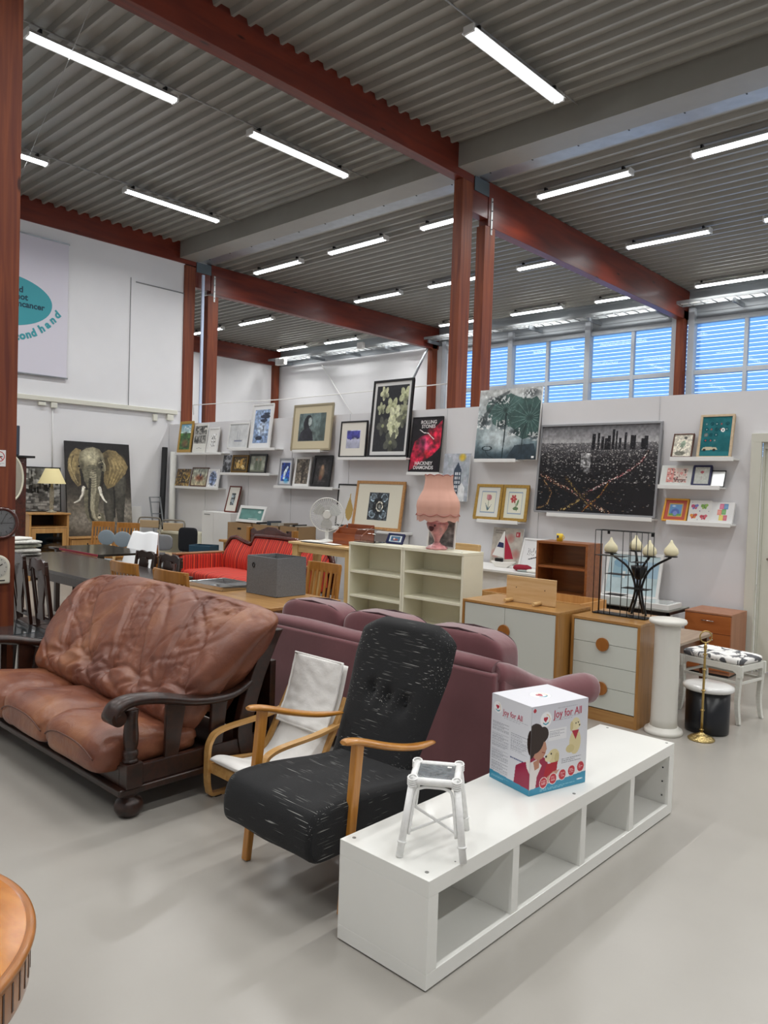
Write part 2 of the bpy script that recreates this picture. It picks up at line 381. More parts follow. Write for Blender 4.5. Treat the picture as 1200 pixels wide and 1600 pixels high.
# glulam frame: beams along Y and twin posts
M_glulamy = wood('red_glulam_beam', '561C12', '752C18', (10, .5, 4), 2.2, .42, .08, knots=True)
X1 = -5.968
TR = [2]
def trim(mb, m, **k):
    o = struct('trim_%d' % TR[0], mb, m, **k); TR[0] += 1; return o
trim(MB().box(X1-.15, X1, YB, 7.966, 5.53, 5.95), M_glulamy, bevel=.004)
trim(MB().box(X1-.15, X1, 8.31, YW, 5.08, 5.655), M_glulamy, bevel=.004)
trim(MB().box(XL-.12, XL+.03, YB, 7.966, 5.55, 5.93), M_glulamy, bevel=.004)
trim(MB().box(XL-.12, XL+.03, 8.31, YW-.05, 5.12, 5.655), M_glulamy, bevel=.004)
trim(MB().box(XL2-.02, XL2+.12, 8.0, YW-.05, 5.22, 5.655), M_glulamy, bevel=.004)
for X in (X1, XL+.03):
    o = trim(MB().box(X-.14, X, 7.74, 7.965, 0, 5.528), M_glulamv, bevel=.004)
    o = trim(MB().box(X-.14, X, 8.25, 8.48, 0, 5.078), M_glulamv, bevel=.004)
    trim(MB().box(X-.14, X-.005, 7.967, 8.30, 5.17, 5.62), M_glulamy, bevel=.003)
    p = trim(MB().box(X, X+.008, 8.365, 8.40, 4.98, 5.46), mat('galvanised_plate', 'B8BABA', .4, metal=.5))
    mb = MB()
    for k in range(4): mb.cyl((X+.006, 8.382, 5.05+k*.12), (X+.016, 8.382, 5.05+k*.12), .008, n=8)
    struct('bolt', mb, M_blackm, p)
    trim(MB().box(X, X+.01, 7.98, 8.30, 5.45, 5.63), mat('grey_steel_plate', '5F6A70', .4, metal=.5))
for X, y in ((X1, 14.95), (XL+.03, 14.9), (XL2+.14, 14.9)):
    trim(MB().box(X-.15, X, y, y+.2, 0, 5.25), M_glulamv, bevel=.004)
trim(MB().box(XL+.1, XL+.13, 8.05, 8.1, 0, 5.4), mat('film_blue_light_tone', 'C6D6F0', .5))  # white film strip; the blue light on it is painted into its colour
# near post with the clocks
pc = trim(MB().box(X1-.18, X1, 2.10, 2.345, 0, 5.55), M_glulamv, bevel=.004)

# windows with outside louvres
M_glass = clear('window_pane', (.93, .96, .98), -.015)
def trans_mat(name, col):
    m = bpy.data.materials.new(name); m.use_nodes = True; t = m.node_tree; t.nodes.remove(t.nodes['Principled BSDF'])
    a = t.nodes.new('ShaderNodeBsdfTranslucent'); a.inputs[0].default_value = (*col, 1)
    b = t.nodes.new('ShaderNodeBsdfDiffuse'); b.inputs[0].default_value = (*col, 1); mx = t.nodes.new('ShaderNodeMixShader')
    mx.inputs[0].default_value = .3
    t.links.new(a.outputs[0], mx.inputs[1]); t.links.new(b.outputs[0], mx.inputs[2]); t.links.new(mx.outputs[0], t.nodes['Material Output'].inputs[0]); return m
M_slat = trans_mat('blue_louvre', (.25, .42, .66))
def window(n, x0, x1, thick, thin):
    fr = MB().box(x0, x1, YW-.06, YW+.06, 5.0, 5.09).box(x0, x1, YW-.06, YW+.06, 2.3, 2.38)
    root = struct('window_%d' % n, fr, M_alu, bevel=.004)
    mu = MB()
    for x in thick: mu.box(x-.06, x+.06, YW-.12, YW+.06, 2.3, 5.3)
    for x in thin: mu.box(x-.035, x+.035, YW-.05, YW+.05, 2.38, 5.0)
    struct('mullion', mu, M_alu, root, bevel=.004)
    struct('transom', MB().box(x0, x1, YW-.045, YW+.045, 4.0, 4.09).box(x0, x1, YW-.045, YW+.045, 3.05, 3.14), M_alu, root, bevel=.004)
    struct('window_glass', MB().box(x0, x1, YW-.004, YW+.002, 2.38, 5.0), M_glass, root)
    sl = MB(); z = 2.34
    while z < 5.12:
        sl.add([(x0-.3, YW+.25, z), (x1+.3, YW+.25, z), (x1+.3, YW+.28, z+.073), (x0-.3, YW+.28, z+.073)], [(0, 1, 2, 3)]); z += .08
    o = struct('louvre_slats', sl, M_slat, root)
window(1, -12.1, -6.12, (-12.05, -10.08, -8.1, -6.2), (-11.05, -9.12, -7.1))
window(2, -5.97, -.1, (-5.87, -3.86, -1.9), (-4.86, -2.86, -.9))
window(3, -.1, XR, (0, 2, 4), (1, 3))

# fluorescent fittings
M_tube = emis('lit_tube', 'F4FAFF', TUBE_E)
M_fit = mat('fitting_white', 'D8D8D6', .4)
def fitting(L):
    t = thing('fluorescent_lamp', '', 'ceiling lamp')
    obj('lamp_housing', MB().prism([(-.085, .022), (-.035, .075), (.035, .075), (.085, .022), (.078, .022), (.03, .055), (-.03, .055), (-.078, .022)], 'x', -L/2, L/2), M_fit, t)
    mb = MB()
    for s in (-1, 1): mb.box(s*L/2-.012, s*L/2+.012, -.06, .06, .0, .075)
    obj('end_cap', mb, M_fit, t, bevel=.004)
    obj('tube', MB().tube([(-L/2+.015, 0, .020), (L/2-.015, 0, .020)], .026, 12), M_tube, t)
    for s in (-1, 1): obj('hanger', MB().box(s*L*.42-.012, s*L*.42+.012, -.03, .03, .075, .12), M_blackm, t)
    return t
def flight(x, y, z, rz, L):
    ld = bpy.data.lights.new('tube_light', 'AREA'); ld.shape = 'RECTANGLE'; ld.size = L-.06; ld.size_y = .09; ld.energy = LAMP_W*L/1.5; ld.spread = math.radians(150); ld.color = (1, .995, .98)
    o = bpy.data.objects.new('tube_light', ld); COL.objects.link(o); o.location = (x, y, z-.012); o.rotation_euler = (0, 0, rz); return o
protoA = fitting(1.6); protoB = fitting(1.3); usedA = usedB = False
near = [(-7.55, 3.79), (-7.52, 6.38), (-10.41, 6.34), (-10.41, 3.62), (-4.31, 6.4), (-4.31, 3.7), (-7.55, 1.1), (-4.31, 1.0), (-1.1, 1.0), (-1.1, 3.7), (-1.1, 6.4), (2.2, 3.7), (2.2, 1.0), (2.2, 6.4), (-1.1, -1.8), (-4.31, -1.8), (-7.55, -1.8), (2.2, -1.8), (-10.41, .9)]
NL = ['fluorescent lamp over the middle of the left bay, left of its row', 'fluorescent lamp below it, nearer the red post', 'small fluorescent lamp above the teal wall banner corner', 'fluorescent lamp cut by the red post at left edge', 'large bright fluorescent lamp nearest the camera at top']
def lamp_label(x, y): return 'white fluorescent tube lamp under the ribbed roof'
LA = {(-7.55, 3.79): 'long white fluorescent lamp at top left beside the near red post',
      (-7.52, 6.38): 'long fluorescent lamp left of the big red beam, nearest the grey box beam',
      (-10.41, 6.34): 'fluorescent lamp above the white left wall, right one of its row near the wall beam',
      (-10.41, 3.62): 'fluorescent lamp partly hidden behind the near red post',
      (-4.31, 6.4): 'brightest and largest fluorescent lamp, alone right of the big red beam'}
for (x, y) in near:
    lb = LA.get((x, y), 'fluorescent lamp under the near bay roof outside the picture')
    if (x, y) not in LA: pass
    if not usedA: protoA.location = (x, y, 5.73); protoA.rotation_euler = (0, 0, PI/2); protoA['label'] = lb; protoA['group'] = 'lamps of the near bay'; usedA = True
    else: dup(protoA, (x, y, 5.73), PI/2, lb, 'lamps of the near bay')
    flight(x, y, 5.73, PI/2, 1.6)
ROW = {8.94: 'first row behind the grey box beam', 11.62: 'middle row of the far bay', 14.53: 'last row next to the windows'}
POS = {-17: 'far left', -15: 'third from the left', -13: 'left of the second red beam', -11: '', -8: '', -6: '', -4: '', -2: '', -1: ''}
for y in (8.94, 11.62, 14.53):
    k = 0
    for i in range(-6, 5):
        x = -4.95+2.05*i
        if x < -12 and y < 9: continue
        if x < XL2+.7: continue
        k += 1
        lb = 'fluorescent lamp number %s from the left in the %s' % (['zero', 'one', 'two', 'three', 'four', 'five', 'six', 'seven', 'eight', 'nine', 'ten', 'eleven'][k], ROW[y])
        if not usedB: protoB.location = (x, y, 5.53); protoB['label'] = lb; protoB['group'] = 'lamps of the far bay'; usedB = True
        else: dup(protoB, (x, y, 5.53), 0, lb, 'lamps of the far bay')
        flight(x, y, 5.53, 0, 1.3)
# cables between the fittings and the long steel wires
M_cable = mat('grey_cable', '9A9A98', .5)
for x in (-10.41, -7.53, -4.31): tag(obj('lamp_cable', MB().cyl((x, 0, 5.861), (x, 7.6, 5.861), .008, n=6), M_cable), {-10.41: 'grey cable joining the lamps nearest the left wall', -7.53: 'grey cable joining the lamps of the left bay middle', -4.31: 'grey cable above the brightest lamp'}[x], 'cable')
for y, w_ in ((8.94, 'first'), (11.62, 'middle'), (14.53, 'last')): tag(obj('lamp_cable', MB().cyl((-18 if y > 9 else -12, y, 5.6545), (XR-.01, y, 5.6545), .004, n=6), M_cable), 'thin cable joining the %s row of far bay lamps' % w_, 'cable')
tag(obj('steel_wire', MB().tube([(-12.05, 7.85, 2.80), (-12.0, 7.8, 2.97), (-9.4, 7.8, 2.935), (-6.1, 7.8, 2.96)], .008, 6), M_white), 'thin white wire stretched above the partition between the red posts', 'wire')
tag(obj('bracing_wire', MB().cyl((-12.2, 4.6, 5.6), (-3.6, 2.4, 5.82), .004, n=6), M_cable), 'thin bracing wire crossing below the near roof', 'wire')
tag(obj('bracing_rod', MB().cyl((-13.4, 14.8, 3.4), (-12.35, 14.8, 5.1), .03, n=8), M_galv), 'slanting steel rod in front of the far white wall, beside the right post', 'rod', 'slanting rods')
tag(obj('bracing_rod', MB().cyl((-16.6, 15.1, 5.1), (-15.0, 15.1, 3.3), .012, n=8), M_white), 'slanting white rod on the far white wall, left one', 'rod', 'slanting rods')
# cable tray
mb = MB()
for dy in (0, .3): mb.box(-18.4, XR-.2, 14.55+dy, 14.565+dy, 5.28, 5.34)
x = -18.3
while x < XR-.3: mb.box(x, x+.02, 14.55, 14.865, 5.285, 5.3); x += .22
ct = thing('cable_tray', 'galvanised cable ladder tray running under the far roof above the windows', 'cable tray', (0, 0, 0))
obj('ladder', mb, mat('zinc', '9CA0A2', .5, metal=.2), ct)
for i in range(16): obj('bracket', MB().box(-18+i*1.45, -17.96+i*1.45, 14.6, 15.15, 5.2, 5.275), M_galv, ct)
mb = MB()
for k, (dy, dz) in enumerate(((.05, .03), (.1, .035), (.16, .03))): mb.tube([(-18.3+i*.9, 14.6+dy+.02*math.sin(i*1.3+k), 5.3+dz+.008*math.sin(i*2+k)) for i in range(26)], .014, 6)
obj('cable_bundle', mb, M_white, ct)
tag(obj('junction_box', MB().box(-17.9, -17.7, 14.42, 14.54, 5.1, 5.3).box(-17.7, -17.5, 14.43, 14.54, 5.1, 5.28), M_white, bevel=.01), 'pair of small white junction boxes at the far corner post', 'junction box')
tag(obj('junction_box', MB().box(-14.5, -14.3, 14.43, 14.54, 5.25, 5.42), M_white, bevel=.01), 'single white junction box on the cable tray', 'junction box')
# left wall raceway, outlets
tag(obj('cable_raceway', MB().box(XL, XL+.06, 4.2, 7.64, 2.79, 2.865), mat('raceway', 'DAD9CC', .5), bevel=.006), 'cream cable raceway running along the white left wall', 'cable trunking')
for y, z, w, h, lb in ((5.2, 2.745, .12, .055, 'white double wall socket under the raceway, near the banner'), (5.39, 2.74, .1, .09, 'cream junction box right of the double socket'), (7.2, 2.70, .08, .12, 'white wall switch box at the right end of the raceway'), (7.5, 2.73, .13, .11, 'cream junction box nearest the room corner'), (7.55, 2.55, .06, .12, 'small cream box beside the gold framed landscape')):
    o = obj('wall_socket', MB().box(0, .05, -w/2, w/2, -h/2, h/2), mat('raceway', 'DAD9CC', .5), loc=(XL+.002, y, z), bevel=.008); tag(o, lb, 'wall socket')
tag(obj('wall_cable', MB().cyl((XL+.012, 5.38, 2.69), (XL+.012, 5.39, 1.7), .008, n=6), M_white), 'white cable running down the left wall from a junction box', 'cable')
# banner
bn = thing('wall_banner', 'white hanging banner with teal blob and second hand lettering', 'banner', (XL+.03, 0, 0))
ww = (5.585-3.5)
cv = CV(120, 120, 'DCD8E4')
obj('banner_cloth', MB().box(0, .006, 3.5, 5.585, 3.2, 5.33), mat('banner_white', 'DAD7E2', .6), bn)
obj('banner_rail', MB().box(-.01, .02, 3.5, 5.6, 5.33, 5.35), M_galv, bn); obj('banner_rail', MB().box(-.01, .02, 3.5, 5.6, 3.18, 3.2), M_galv, bn)
M_teal = mat('teal_print', '3E9DA8', .6)
pts = []
for k in range(60):
    t = 2*PI*k/60; c, s = math.cos(t), math.sin(t)
    rx = .86 if c > 0 else .8; ry = .36 if s > 0 else .44
    y = 4.47+rx*c*(1-.05*s); z = 4.33+ry*s*(1+.05*c)
    pts.append((y, z))
obj('blob', MB().prism(pts, 'x', .006, .009), M_teal, bn)
M_ink = mat('dark_teal_ink', '123F52', .6)
RX = (PI/2, 0, PI/2)
letters('Stöd', .13, M_ink, bn, (.0095, 4.88, 4.43), RX, align='RIGHT', bold=.004)
letters('mot', .13, M_ink, bn, (.0095, 4.95, 4.32), RX, align='RIGHT', bold=.004)
letters('barncancer', .13, M_ink, bn, (.0095, 5.21, 4.21), RX, align='RIGHT', bold=.004)
M_tl = mat('teal_print', '3E9DA8', .6)
for ch, y, z, a in zip('secondhand', (4.62, 4.71, 4.80, 4.89, 4.985, 5.07, 5.20, 5.29, 5.375, 5.45), (3.66, 3.67, 3.69, 3.715, 3.75, 3.79, 3.88, 3.96, 4.05, 4.15), (.03, .1, .2, .3, .4, .48, .62, .68, .74, .8)):
    letters(ch, .165, M_tl, bn, (.0095, y, z), (PI/2, -a, PI/2), bold=.008)

# ---------------------------------------------------------------- pictures on the partition ledges
FR = dict(gold=mat('gold_frame', 'B8934A', .35, metal=.5, var=.15, vscale=40), dgold=mat('dark_gold_frame', '6F5424', .4, metal=.4, var=.3, vscale=60),
    white=mat('white_frame', 'DCDCDA', .5), black=mat('black_frame', '141416', .35), brown=wood('brown_frame', '4A2A1C', '5E3826', (12, 1, 12), 3),
    pine=wood('pine_frame', 'A87845', 'C29158', (12, 1, 12), 3), pale=wood('pale_frame', 'BCA587', 'CDB898', (12, 1, 12), 3), silver=mat('silver_frame', '9B9C9F', .4, metal=.5),
    beige=mat('champagne_frame', 'A89D82', .35, metal=.4), navy=mat('navy_frame', '1F2350', .4), yellow=mat('yellow_frame', 'D99A25', .4), red=wood('red_brown_frame', '5A231B', '6E2F24', (12, 1, 12), 3))
def picture(label, x0, x1, zb, zt, yt, frame, fwid, cv, dep=.02, y0=7.385, rough=.35, group='pictures on the wall ledges', rz=0, cat='picture'):
    w = x1-x0; L = math.hypot(zt-zb, yt-y0); a = math.atan2(max(.0, yt-y0-.012), zt-zb)
    t = thing('framed_picture' if frame else 'canvas_picture', label, cat, ((x0+x1)/2, y0, zb+.003), rz, group, rx=-a)
    h = L
    if frame:
        f = MB(); q = fwid
        for (a0, a1, b0, b1) in ((-w/2, w/2, 0, q), (-w/2, w/2, h-q, h), (-w/2, -w/2+q, q, h-q), (w/2-q, w/2, q, h-q)): f.box(a0, a1, 0, dep, b0, b1)
        obj('frame', f, FR[frame], t, bevel=min(.004, q*.3))
        obj('backing', MB().box(-w/2+q, w/2-q, dep*.5, dep*.95, q, h-q), M_board, t)
        art('print', cv, w-2*q, h-2*q, t, (-w/2+q, dep*.4, q), rough=rough)
    else:
        obj('stretcher', MB().box(-w/2, w/2, .001, dep, 0, h), M_white, t)
        art('print', cv, w, h, t, (-w/2, 0, 0), rough=rough)
    return t
def mounted(w, h, mount, m, inner, my=None):
    """canvas with a mount border; inner(cv,x0,y0,x1,y1) paints the image"""
    c = CV(w, h, mount); my = m if my is None else my; inner(c, m, my, 1-m, 1-my); return c
# gold frame landscape
c = CV(40, 70, '3F6B33'); c.grad('6FA6C4', 'B5CFC9', 0, .35); c.noise(6, .5, 3, 0, .3, 1, 1); c.noise(10, .8, 5, .3, .05, .9, .3, 'E8EFF2'); c.soft(.5, .75, .4, .2, '8A4A2A', .7); c.soft(.3, .5, .3, .1, '2F5A26', .9)
picture('gold framed painting of a green valley under blue sky', -11.84, -11.42, 2.085, 2.63, 7.46, 'gold', .05, c)
c = CV(40, 56, 'DEDDD6'); c.rect(.04, .06, .96, .68, '6B6A66'); c.noise(9, .9, 3, .04, .06, .96, .68); c.rect(.04, .36, .96, .4, 'B9B8B4'); c.noise(12, .6, 8, .1, .06, .9, .36, 'C9C8C2'); c.line([(.3, .85), (.5, .83), (.7, .86)], .015, '8A8A8A')
picture('unframed black and white photo print with wide white lower margin', -11.36, -10.97, 2.075, 2.56, 7.455, None, 0, c, dep=.012)
c = mounted(40, 56, 'E3E2DF', .22, lambda c, a, b, d, e: (c.rect(a, b, d, e, 'C9C9C7'), c.noise(12, .5, 5, a, b, d, e), c.line([(.4, .25), (.6, .4), (.45, .6), (.6, .75)], .02, '7E7E80')))
picture('white framed pale pencil sketch, last of the top left ledge', -10.95, -10.64, 2.065, 2.50, 7.46, 'white', .03, c)
c = CV(50, 40, '5E4A2A'); c.noise(10, .9, 3); c.blocks(0, 0, 1, 1, 90, ['C9A23A', '2C2216', '8B6A2E', 'D7C790', '4A2A18'], 4, (.02, .08), (.02, .12), .8)
picture('unframed brown and yellow abstract canvas on lower left ledge', -11.88, -11.44, 1.50, 1.795, 7.455, None, 0, c, dep=.015)
c = CV(56, 36, 'B8B09A'); c.grad('A9B0A6', 'BDB291'); c.soft(.5, .55, .35, .25, '8C4B33', .8); c.ell(.5, .55, .2, .1, '7A4630', .9); c.line([(.35, .55), (.3, .85)], .03, '6A3A28'); c.line([(.65, .55), (.68, .85)], .03, '6A3A28'); c.ell(.55, .38, .05, .1, '3E3B55'); c.noise(12, .3, 2)
picture('dark brown framed horse and rider scene on the lower left ledge', -11.42, -10.93, 1.50, 1.825, 7.46, 'brown', .02, c)
c = CV(44, 44, 'E6E6E6'); c.ell(.48, .5, .36, .44, '7C8AA6'); c.noise(14, .6, 5, .14, .1, .82, .9); c.ring(.48, .5, .36, .44, .14, 'D5D8E2'); c.soft(.45, .5, .2, .25, '3E4C70', .7)
picture('white canvas with blue grey oval medallion at the end of the lower ledge', -10.92, -10.59, 1.485, 1.80, 7.45, None, 0, c, dep=.02)
c = CV(60, 46, 'C9CBCC'); c.noise(6, .06, 3); c.rect(.3, .7, .72, .76, '8A90A2'); c.rect(.43, .3, .46, .7, 'A5A9B2'); c.rect(.55, .25, .57, .7, 'A5A9B2'); c.line([(.3, .7), (.72, .7)], .02, '6E7384')
picture('thin framed pale grey drawing with faint ship masts', -10.36, -9.83, 2.14, 2.55, 7.455, 'white', .02, c)
c = mounted(56, 80, 'E2E3E4', .1, lambda c, a, b, d, e: (c.rect(a, b, d, e, '7E95B8'), c.grad('8AA0C0', '8299BC', b, e), c.rect(0, 0, a, 1, 'E2E3E4'), c.rect(d, 0, 1, 1, 'E2E3E4')))
c.soft(.55, .55, .3, .2, 'C9D3E2', .8); c.ell(.66, .27, .25, .05, '2A3346'); c.ell(.6, .36, .18, .04, '2A3346'); c.ell(.72, .2, .16, .03, '2F3A50'); c.line([(.63, .35), (.6, .6)], .02, '2A3346'); c.ell(.42, .78, .18, .05, '2F3A50'); c.noise(14, .3, 4, .1, .1, .9, .9)
picture('tall white framed blue misty lake print with dark tree', -9.78, -9.26, 2.125, 2.83, 7.475, 'white', .025, c)
c = CV(34, 44, '5C5D62'); c.noise(7, .8, 3); c.soft(.6, .35, .3, .15, 'B5B7BB', .8); c.soft(.3, .7, .25, .2, '2B2C30', .9)
picture('small dark grey unframed print leaning left of the gold framed one', -10.47, -10.245, 1.74, 2.03, 7.43, None, 0, c, dep=.01)
c = CV(44, 40, '3A2D18'); c.rect(.1, .1, .9, .9, '6A5528'); c.noise(10, .9, 4, .1, .1, .9, .9); c.ell(.35, .6, .12, .22, 'D9B46A'); c.ell(.6, .45, .1, .3, 'C99A4A'); c.ell(.72, .7, .12, .12, 'E0C68A'); c.ell(.4, .3, .06, .08, 'E9D3A0')
picture('dark gold framed golden figure painting in the middle of its ledge', -10.235, -9.81, 1.745, 2.035, 7.435, 'dgold', .035, c)
c = CV(46, 40, '8C9082'); c.noise(6, .25, 3); c.ell(.4, .6, .1, .35, '5F6A56'); c.ell(.65, .6, .1, .35, '66705C'); c.ell(.4, .22, .05, .08, 'A07F66'); c.ell(.65, .22, .05, .08, 'A07F66'); c.rect(0, .88, 1, 1, '6C6F5F')
picture('black framed greenish print of two standing figures', -9.78, -9.35, 1.735, 2.045, 7.44, 'black', .03, c)
c = mounted(86, 70, 'C9BD9F', .14, lambda c, a, b, d, e: (c.rect(a, b, d, e, '5B6B6C'), c.grad('6E8080', '56625F', b, e), c.rect(0, 0, a, 1, 'C9BD9F'), c.rect(d, 0, 1, 1, 'C9BD9F'), c.rect(0, 0, 1, b, 'C9BD9F'), c.rect(0, e, 1, 1, 'C9BD9F')), .17)
c.poly([(.16, .82), (.2, .62), (.33, .5), (.42, .5), (.52, .62), (.56, .82)], '2B2B33'); c.ell(.4, .36, .1, .15, '202025'); c.ell(.44, .37, .05, .1, '9DA8A6'); c.ell(.33, .42, .06, .14, '202025'); c.noise(14, .25, 3, .14, .17, .86, .83); c.rect(.72, .17, .86, .83, '46524F', .6)
picture('large champagne framed dark portrait of a seated figure in profile', -8.76, -7.90, 2.09, 2.77, 7.455, 'beige', .03, c)
c = mounted(36, 50, 'C8CCD4', .12, lambda c, a, b, d, e: (c.rect(a, b, d, e, '22408F'), c.noise(5, .4, 3, a, b, d, e)))
c.poly([(.3, .8), (.35, .5), (.65, .25), (.75, .3), (.55, .55), (.45, .82)], 'C6DDF0'); c.soft(.6, .85, .3, .15, '3BA0D0', .8); c.noise(12, .3, 4, .12, .12, .88, .88)
picture('silver white framed bright blue picture with dolphin shapes', -9.03, -8.73, 1.566, 1.98, 7.43, 'silver', .025, c)
c = CV(40, 50, '6B6256'); c.noise(8, .4, 3); c.poly([(.45, .95), (.45, .5), (.35, .35), (.5, .12), (.68, .12), (.7, .4), (.6, .6), (.62, .95)], '3A332C'); c.line([(.35, .45), (.15, .55)], .05, '3A332C'); c.noise(14, .3, 4)
picture('white framed brown engraving of a standing figure', -8.69, -8.34, 1.566, 2.0, 7.46, 'white', .035, c)
c = CV(44, 52, '1F1D1F'); c.rect(.12, .1, .88, .9, '2E2A2A'); c.noise(8, .6, 3); c.soft(.5, .55, .22, .3, '9B7B5E', .9); c.soft(.52, .35, .12, .12, 'C99F7E', .9); c.soft(.45, .75, .14, .12, '7B4A38', .9)
picture('black framed dark figure painting, last of the row of three', -8.29, -7.90, 1.566, 2.02, 7.47, 'black', .035, c)
c = mounted(50, 48, 'DCD8CE', .22, lambda c, a, b, d, e: (c.rect(a, b, d, e, 'AEB0C4'), c.noise(7, .12, 3, a, b, d, e)))
c.poly([(.24, .26), (.76, .24), (.76, .46), (.68, .5), (.55, .44), (.4, .52), (.24, .48)], '4A4A9A'); c.noise(10, .3, 9, .22, .22, .78, .5)
picture('black framed purple and grey abstract print with wide mount', -7.72, -7.20, 1.985, 2.49, 7.435, 'black', .022, c)
c = mounted(110, 160, 'D5D5D3', .065, lambda c, a, b, d, e: (c.rect(a, b, d, e, '26272B')), .05)
def orchid(c, x, y, s, col, g):
    for k in range(5):
        a = 2*PI*k/5+g; c.ell(x+math.cos(a)*s*.8, y+math.sin(a)*s*.55, s*.62, s*.42, col, .95, a)
    c.ell(x, y, s*.3, s*.2, '8F9470')
g = random.Random(4)
for x, y, s, cc in ((.28, .15, .09, 'C9CBA6'), (.85, .2, .12, 'C2C69E'), (.22, .36, .08, 'A6AA8A'), (.52, .35, .13, 'B9BD96'), (.62, .47, .14, 'D3D6B4'), (.6, .62, .14, 'CDD0AC'), (.3, .6, .12, '55564F'), (.6, .73, .08, 'CFD2AE'), (.55, .83, .14, '5A5C52'), (.85, .5, .12, '6E705F'), (.85, .38, .09, '9A9D80')):
    orchid(c, x, y, s, cc, g.random()*2)
    c.soft(x+s*.3, y+s*.5, s*.9, s*.5, '2A2C26', .55)
c.noise(30, .12, 4); c.rect(0, 0, .065, 1, 'D5D5D3'); c.rect(.935, 0, 1, 1, 'D5D5D3'); c.rect(0, 0, 1, .05, 'D5D5D3'); c.rect(0, .95, 1, 1, 'D5D5D3')
picture('large black framed photograph of pale orchids on black', -7.16, -6.45, 1.985, 3.02, 7.49, 'black', .03, c, dep=.03)
# red and black poster with lettering
c = CV(80, 110, '120C12'); c.poly([(0, .75), (.1, .45), (.3, .35), (.6, .3), (1, .05), (1, .55), (.75, .7), (.5, .8), (0, .98)], '9E1835'); c.soft(.5, .5, .3, .2, 'C04A6E', .9); c.soft(.35, .45, .2, .15, '5A2038', .8); c.soft(.75, .35, .3, .25, 'C8203C', .8); c.soft(.55, .68, .15, .1, 'D01F2E', .9); c.noise(10, .5, 4); c.line([(.25, .22), (.4, .28), (.55, .29), (.65, .35), (.75, .4)], .014, 'F2E8E6')
p = picture('red and black concert poster in black frame with white lettering', -6.42, -5.92, 1.795, 2.50, 7.465, 'black', .012, c, dep=.015)
M_let = mat('white_lettering', 'E0DDDD', .5)
letters('ROLLING', .062, M_let, p, (0.02, .004, .62), (PI/2, 0, 0), bold=.001); letters('STONES', .062, M_let, p, (0.02, .004, .565), (PI/2, 0, 0), bold=.001)
letters('HACKNEY', .062, M_let, p, (-.01, .004, .095), (PI/2, 0, 0), bold=.001); letters('DIAMONDS', .062, M_let, p, (-.01, .004, .04), (PI/2, 0, 0), bold=.001)
# town print on white
c = CV(60, 66, 'A9AEB8'); c.blocks(0, 0, 1, 1, 60, ['A2A8B2', 'B4B8C0', '9CA6AC', 'BDBFC6'], 3, (.1, .3), (.1, .3), .6); c.poly([(.42, .85), (.42, .35), (.56, .18), (.7, .35), (.7, .85)], '3A4656')
for i in range(3):
    for j in range(5): c.rect(.46+i*.08, .4+j*.09, .51+i*.08, .45+j*.09, 'C9CDD2')
c.soft(.7, .08, .16, .1, 'E0BC3A', 1); c.poly([(.62, 1), (.62, .72), (.74, .6), (.86, .72), (.86, 1)], 'D8DADC'); c.noise(14, .08, 4)
picture('grey town print with dark house, behind the pink lamp shade', -5.87, -5.47, 1.45, 2.03, 7.45, None, 0, c, dep=.012)
# lotus canvas
c = CV(150, 146, 'A9AEAE'); c.grad('C2C4C3', '8FA0A4', 0, .72); c.grad('7F9298', '2A3942', .72, 1); c.soft(.4, .72, .4, .2, 'C9D2D4', .8)
def lotus(c, x, y, rx, ry, g, seed):
    r = random.Random(seed); pts = []
    for k in range(28):
        a = 2*PI*k/28; q = 1+r.uniform(-.12, .12); pts.append((x+rx*q*math.cos(a), y+ry*q*math.sin(a)))
    c.poly(pts, g); c.soft(x, y, rx*.9, ry*.9, '2F4A48', .55)
    for k in range(16):
        a = 2*PI*k/16+.1; c.line([(x, y), (x+rx*.9*math.cos(a), y+ry*.9*math.sin(a))], .006, '86A09A', .7)
    c.soft(x, y, rx*.2, ry*.2, '1E3230', .9)
lotus(c, .45, .3, .3, .24, '4B6662', 2); lotus(c, .85, .42, .33, .28, '3E5955', 5)
for x, y, rx, ry in ((.12, .45, .12, .12), (.42, .52, .1, .08), (.3, .15, .2, .06), (.85, .08, .15, .07), (.62, .62, .1, .06), (.95, .68, .1, .06)):
    c.soft(x, y, rx, ry, '1B2226', .7); c.noise(40, .9, int(x*100), max(0, x-rx), max(0, y-ry), x+rx, y+ry, 'D8DCDC')
c.poly([(.05, .55), (.1, .35), (.3, .1), (.5, .02), (.48, .07), (.3, .16), (.16, .38), (.14, .5)], '30383A', .6)
c.line([(.47, .35), (.47, .7), (.46, 1)], .018, '1B2C30'); c.line([(.8, .5), (.76, .7), (.77, 1)], .015, '26393C'); c.ring(.2, .84, .09, .035, .3, '1B2A30'); c.line([(.18, .88), (.22, .94), (.35, .99)], .01, '1B2A30'); c.poly([(.55, .95), (.65, .8), (.95, .78), (1, .95), (1, 1), (.55, 1)], '26333C', .8); c.noise(20, .15, 8); c.rect(.93, .95, .97, .98, 'F0F0F0')
picture('large square canvas of grey green lotus leaves on the top ledge', -5.385, -4.54, 1.955, 2.78, 7.485, None, 0, c, dep=.03)
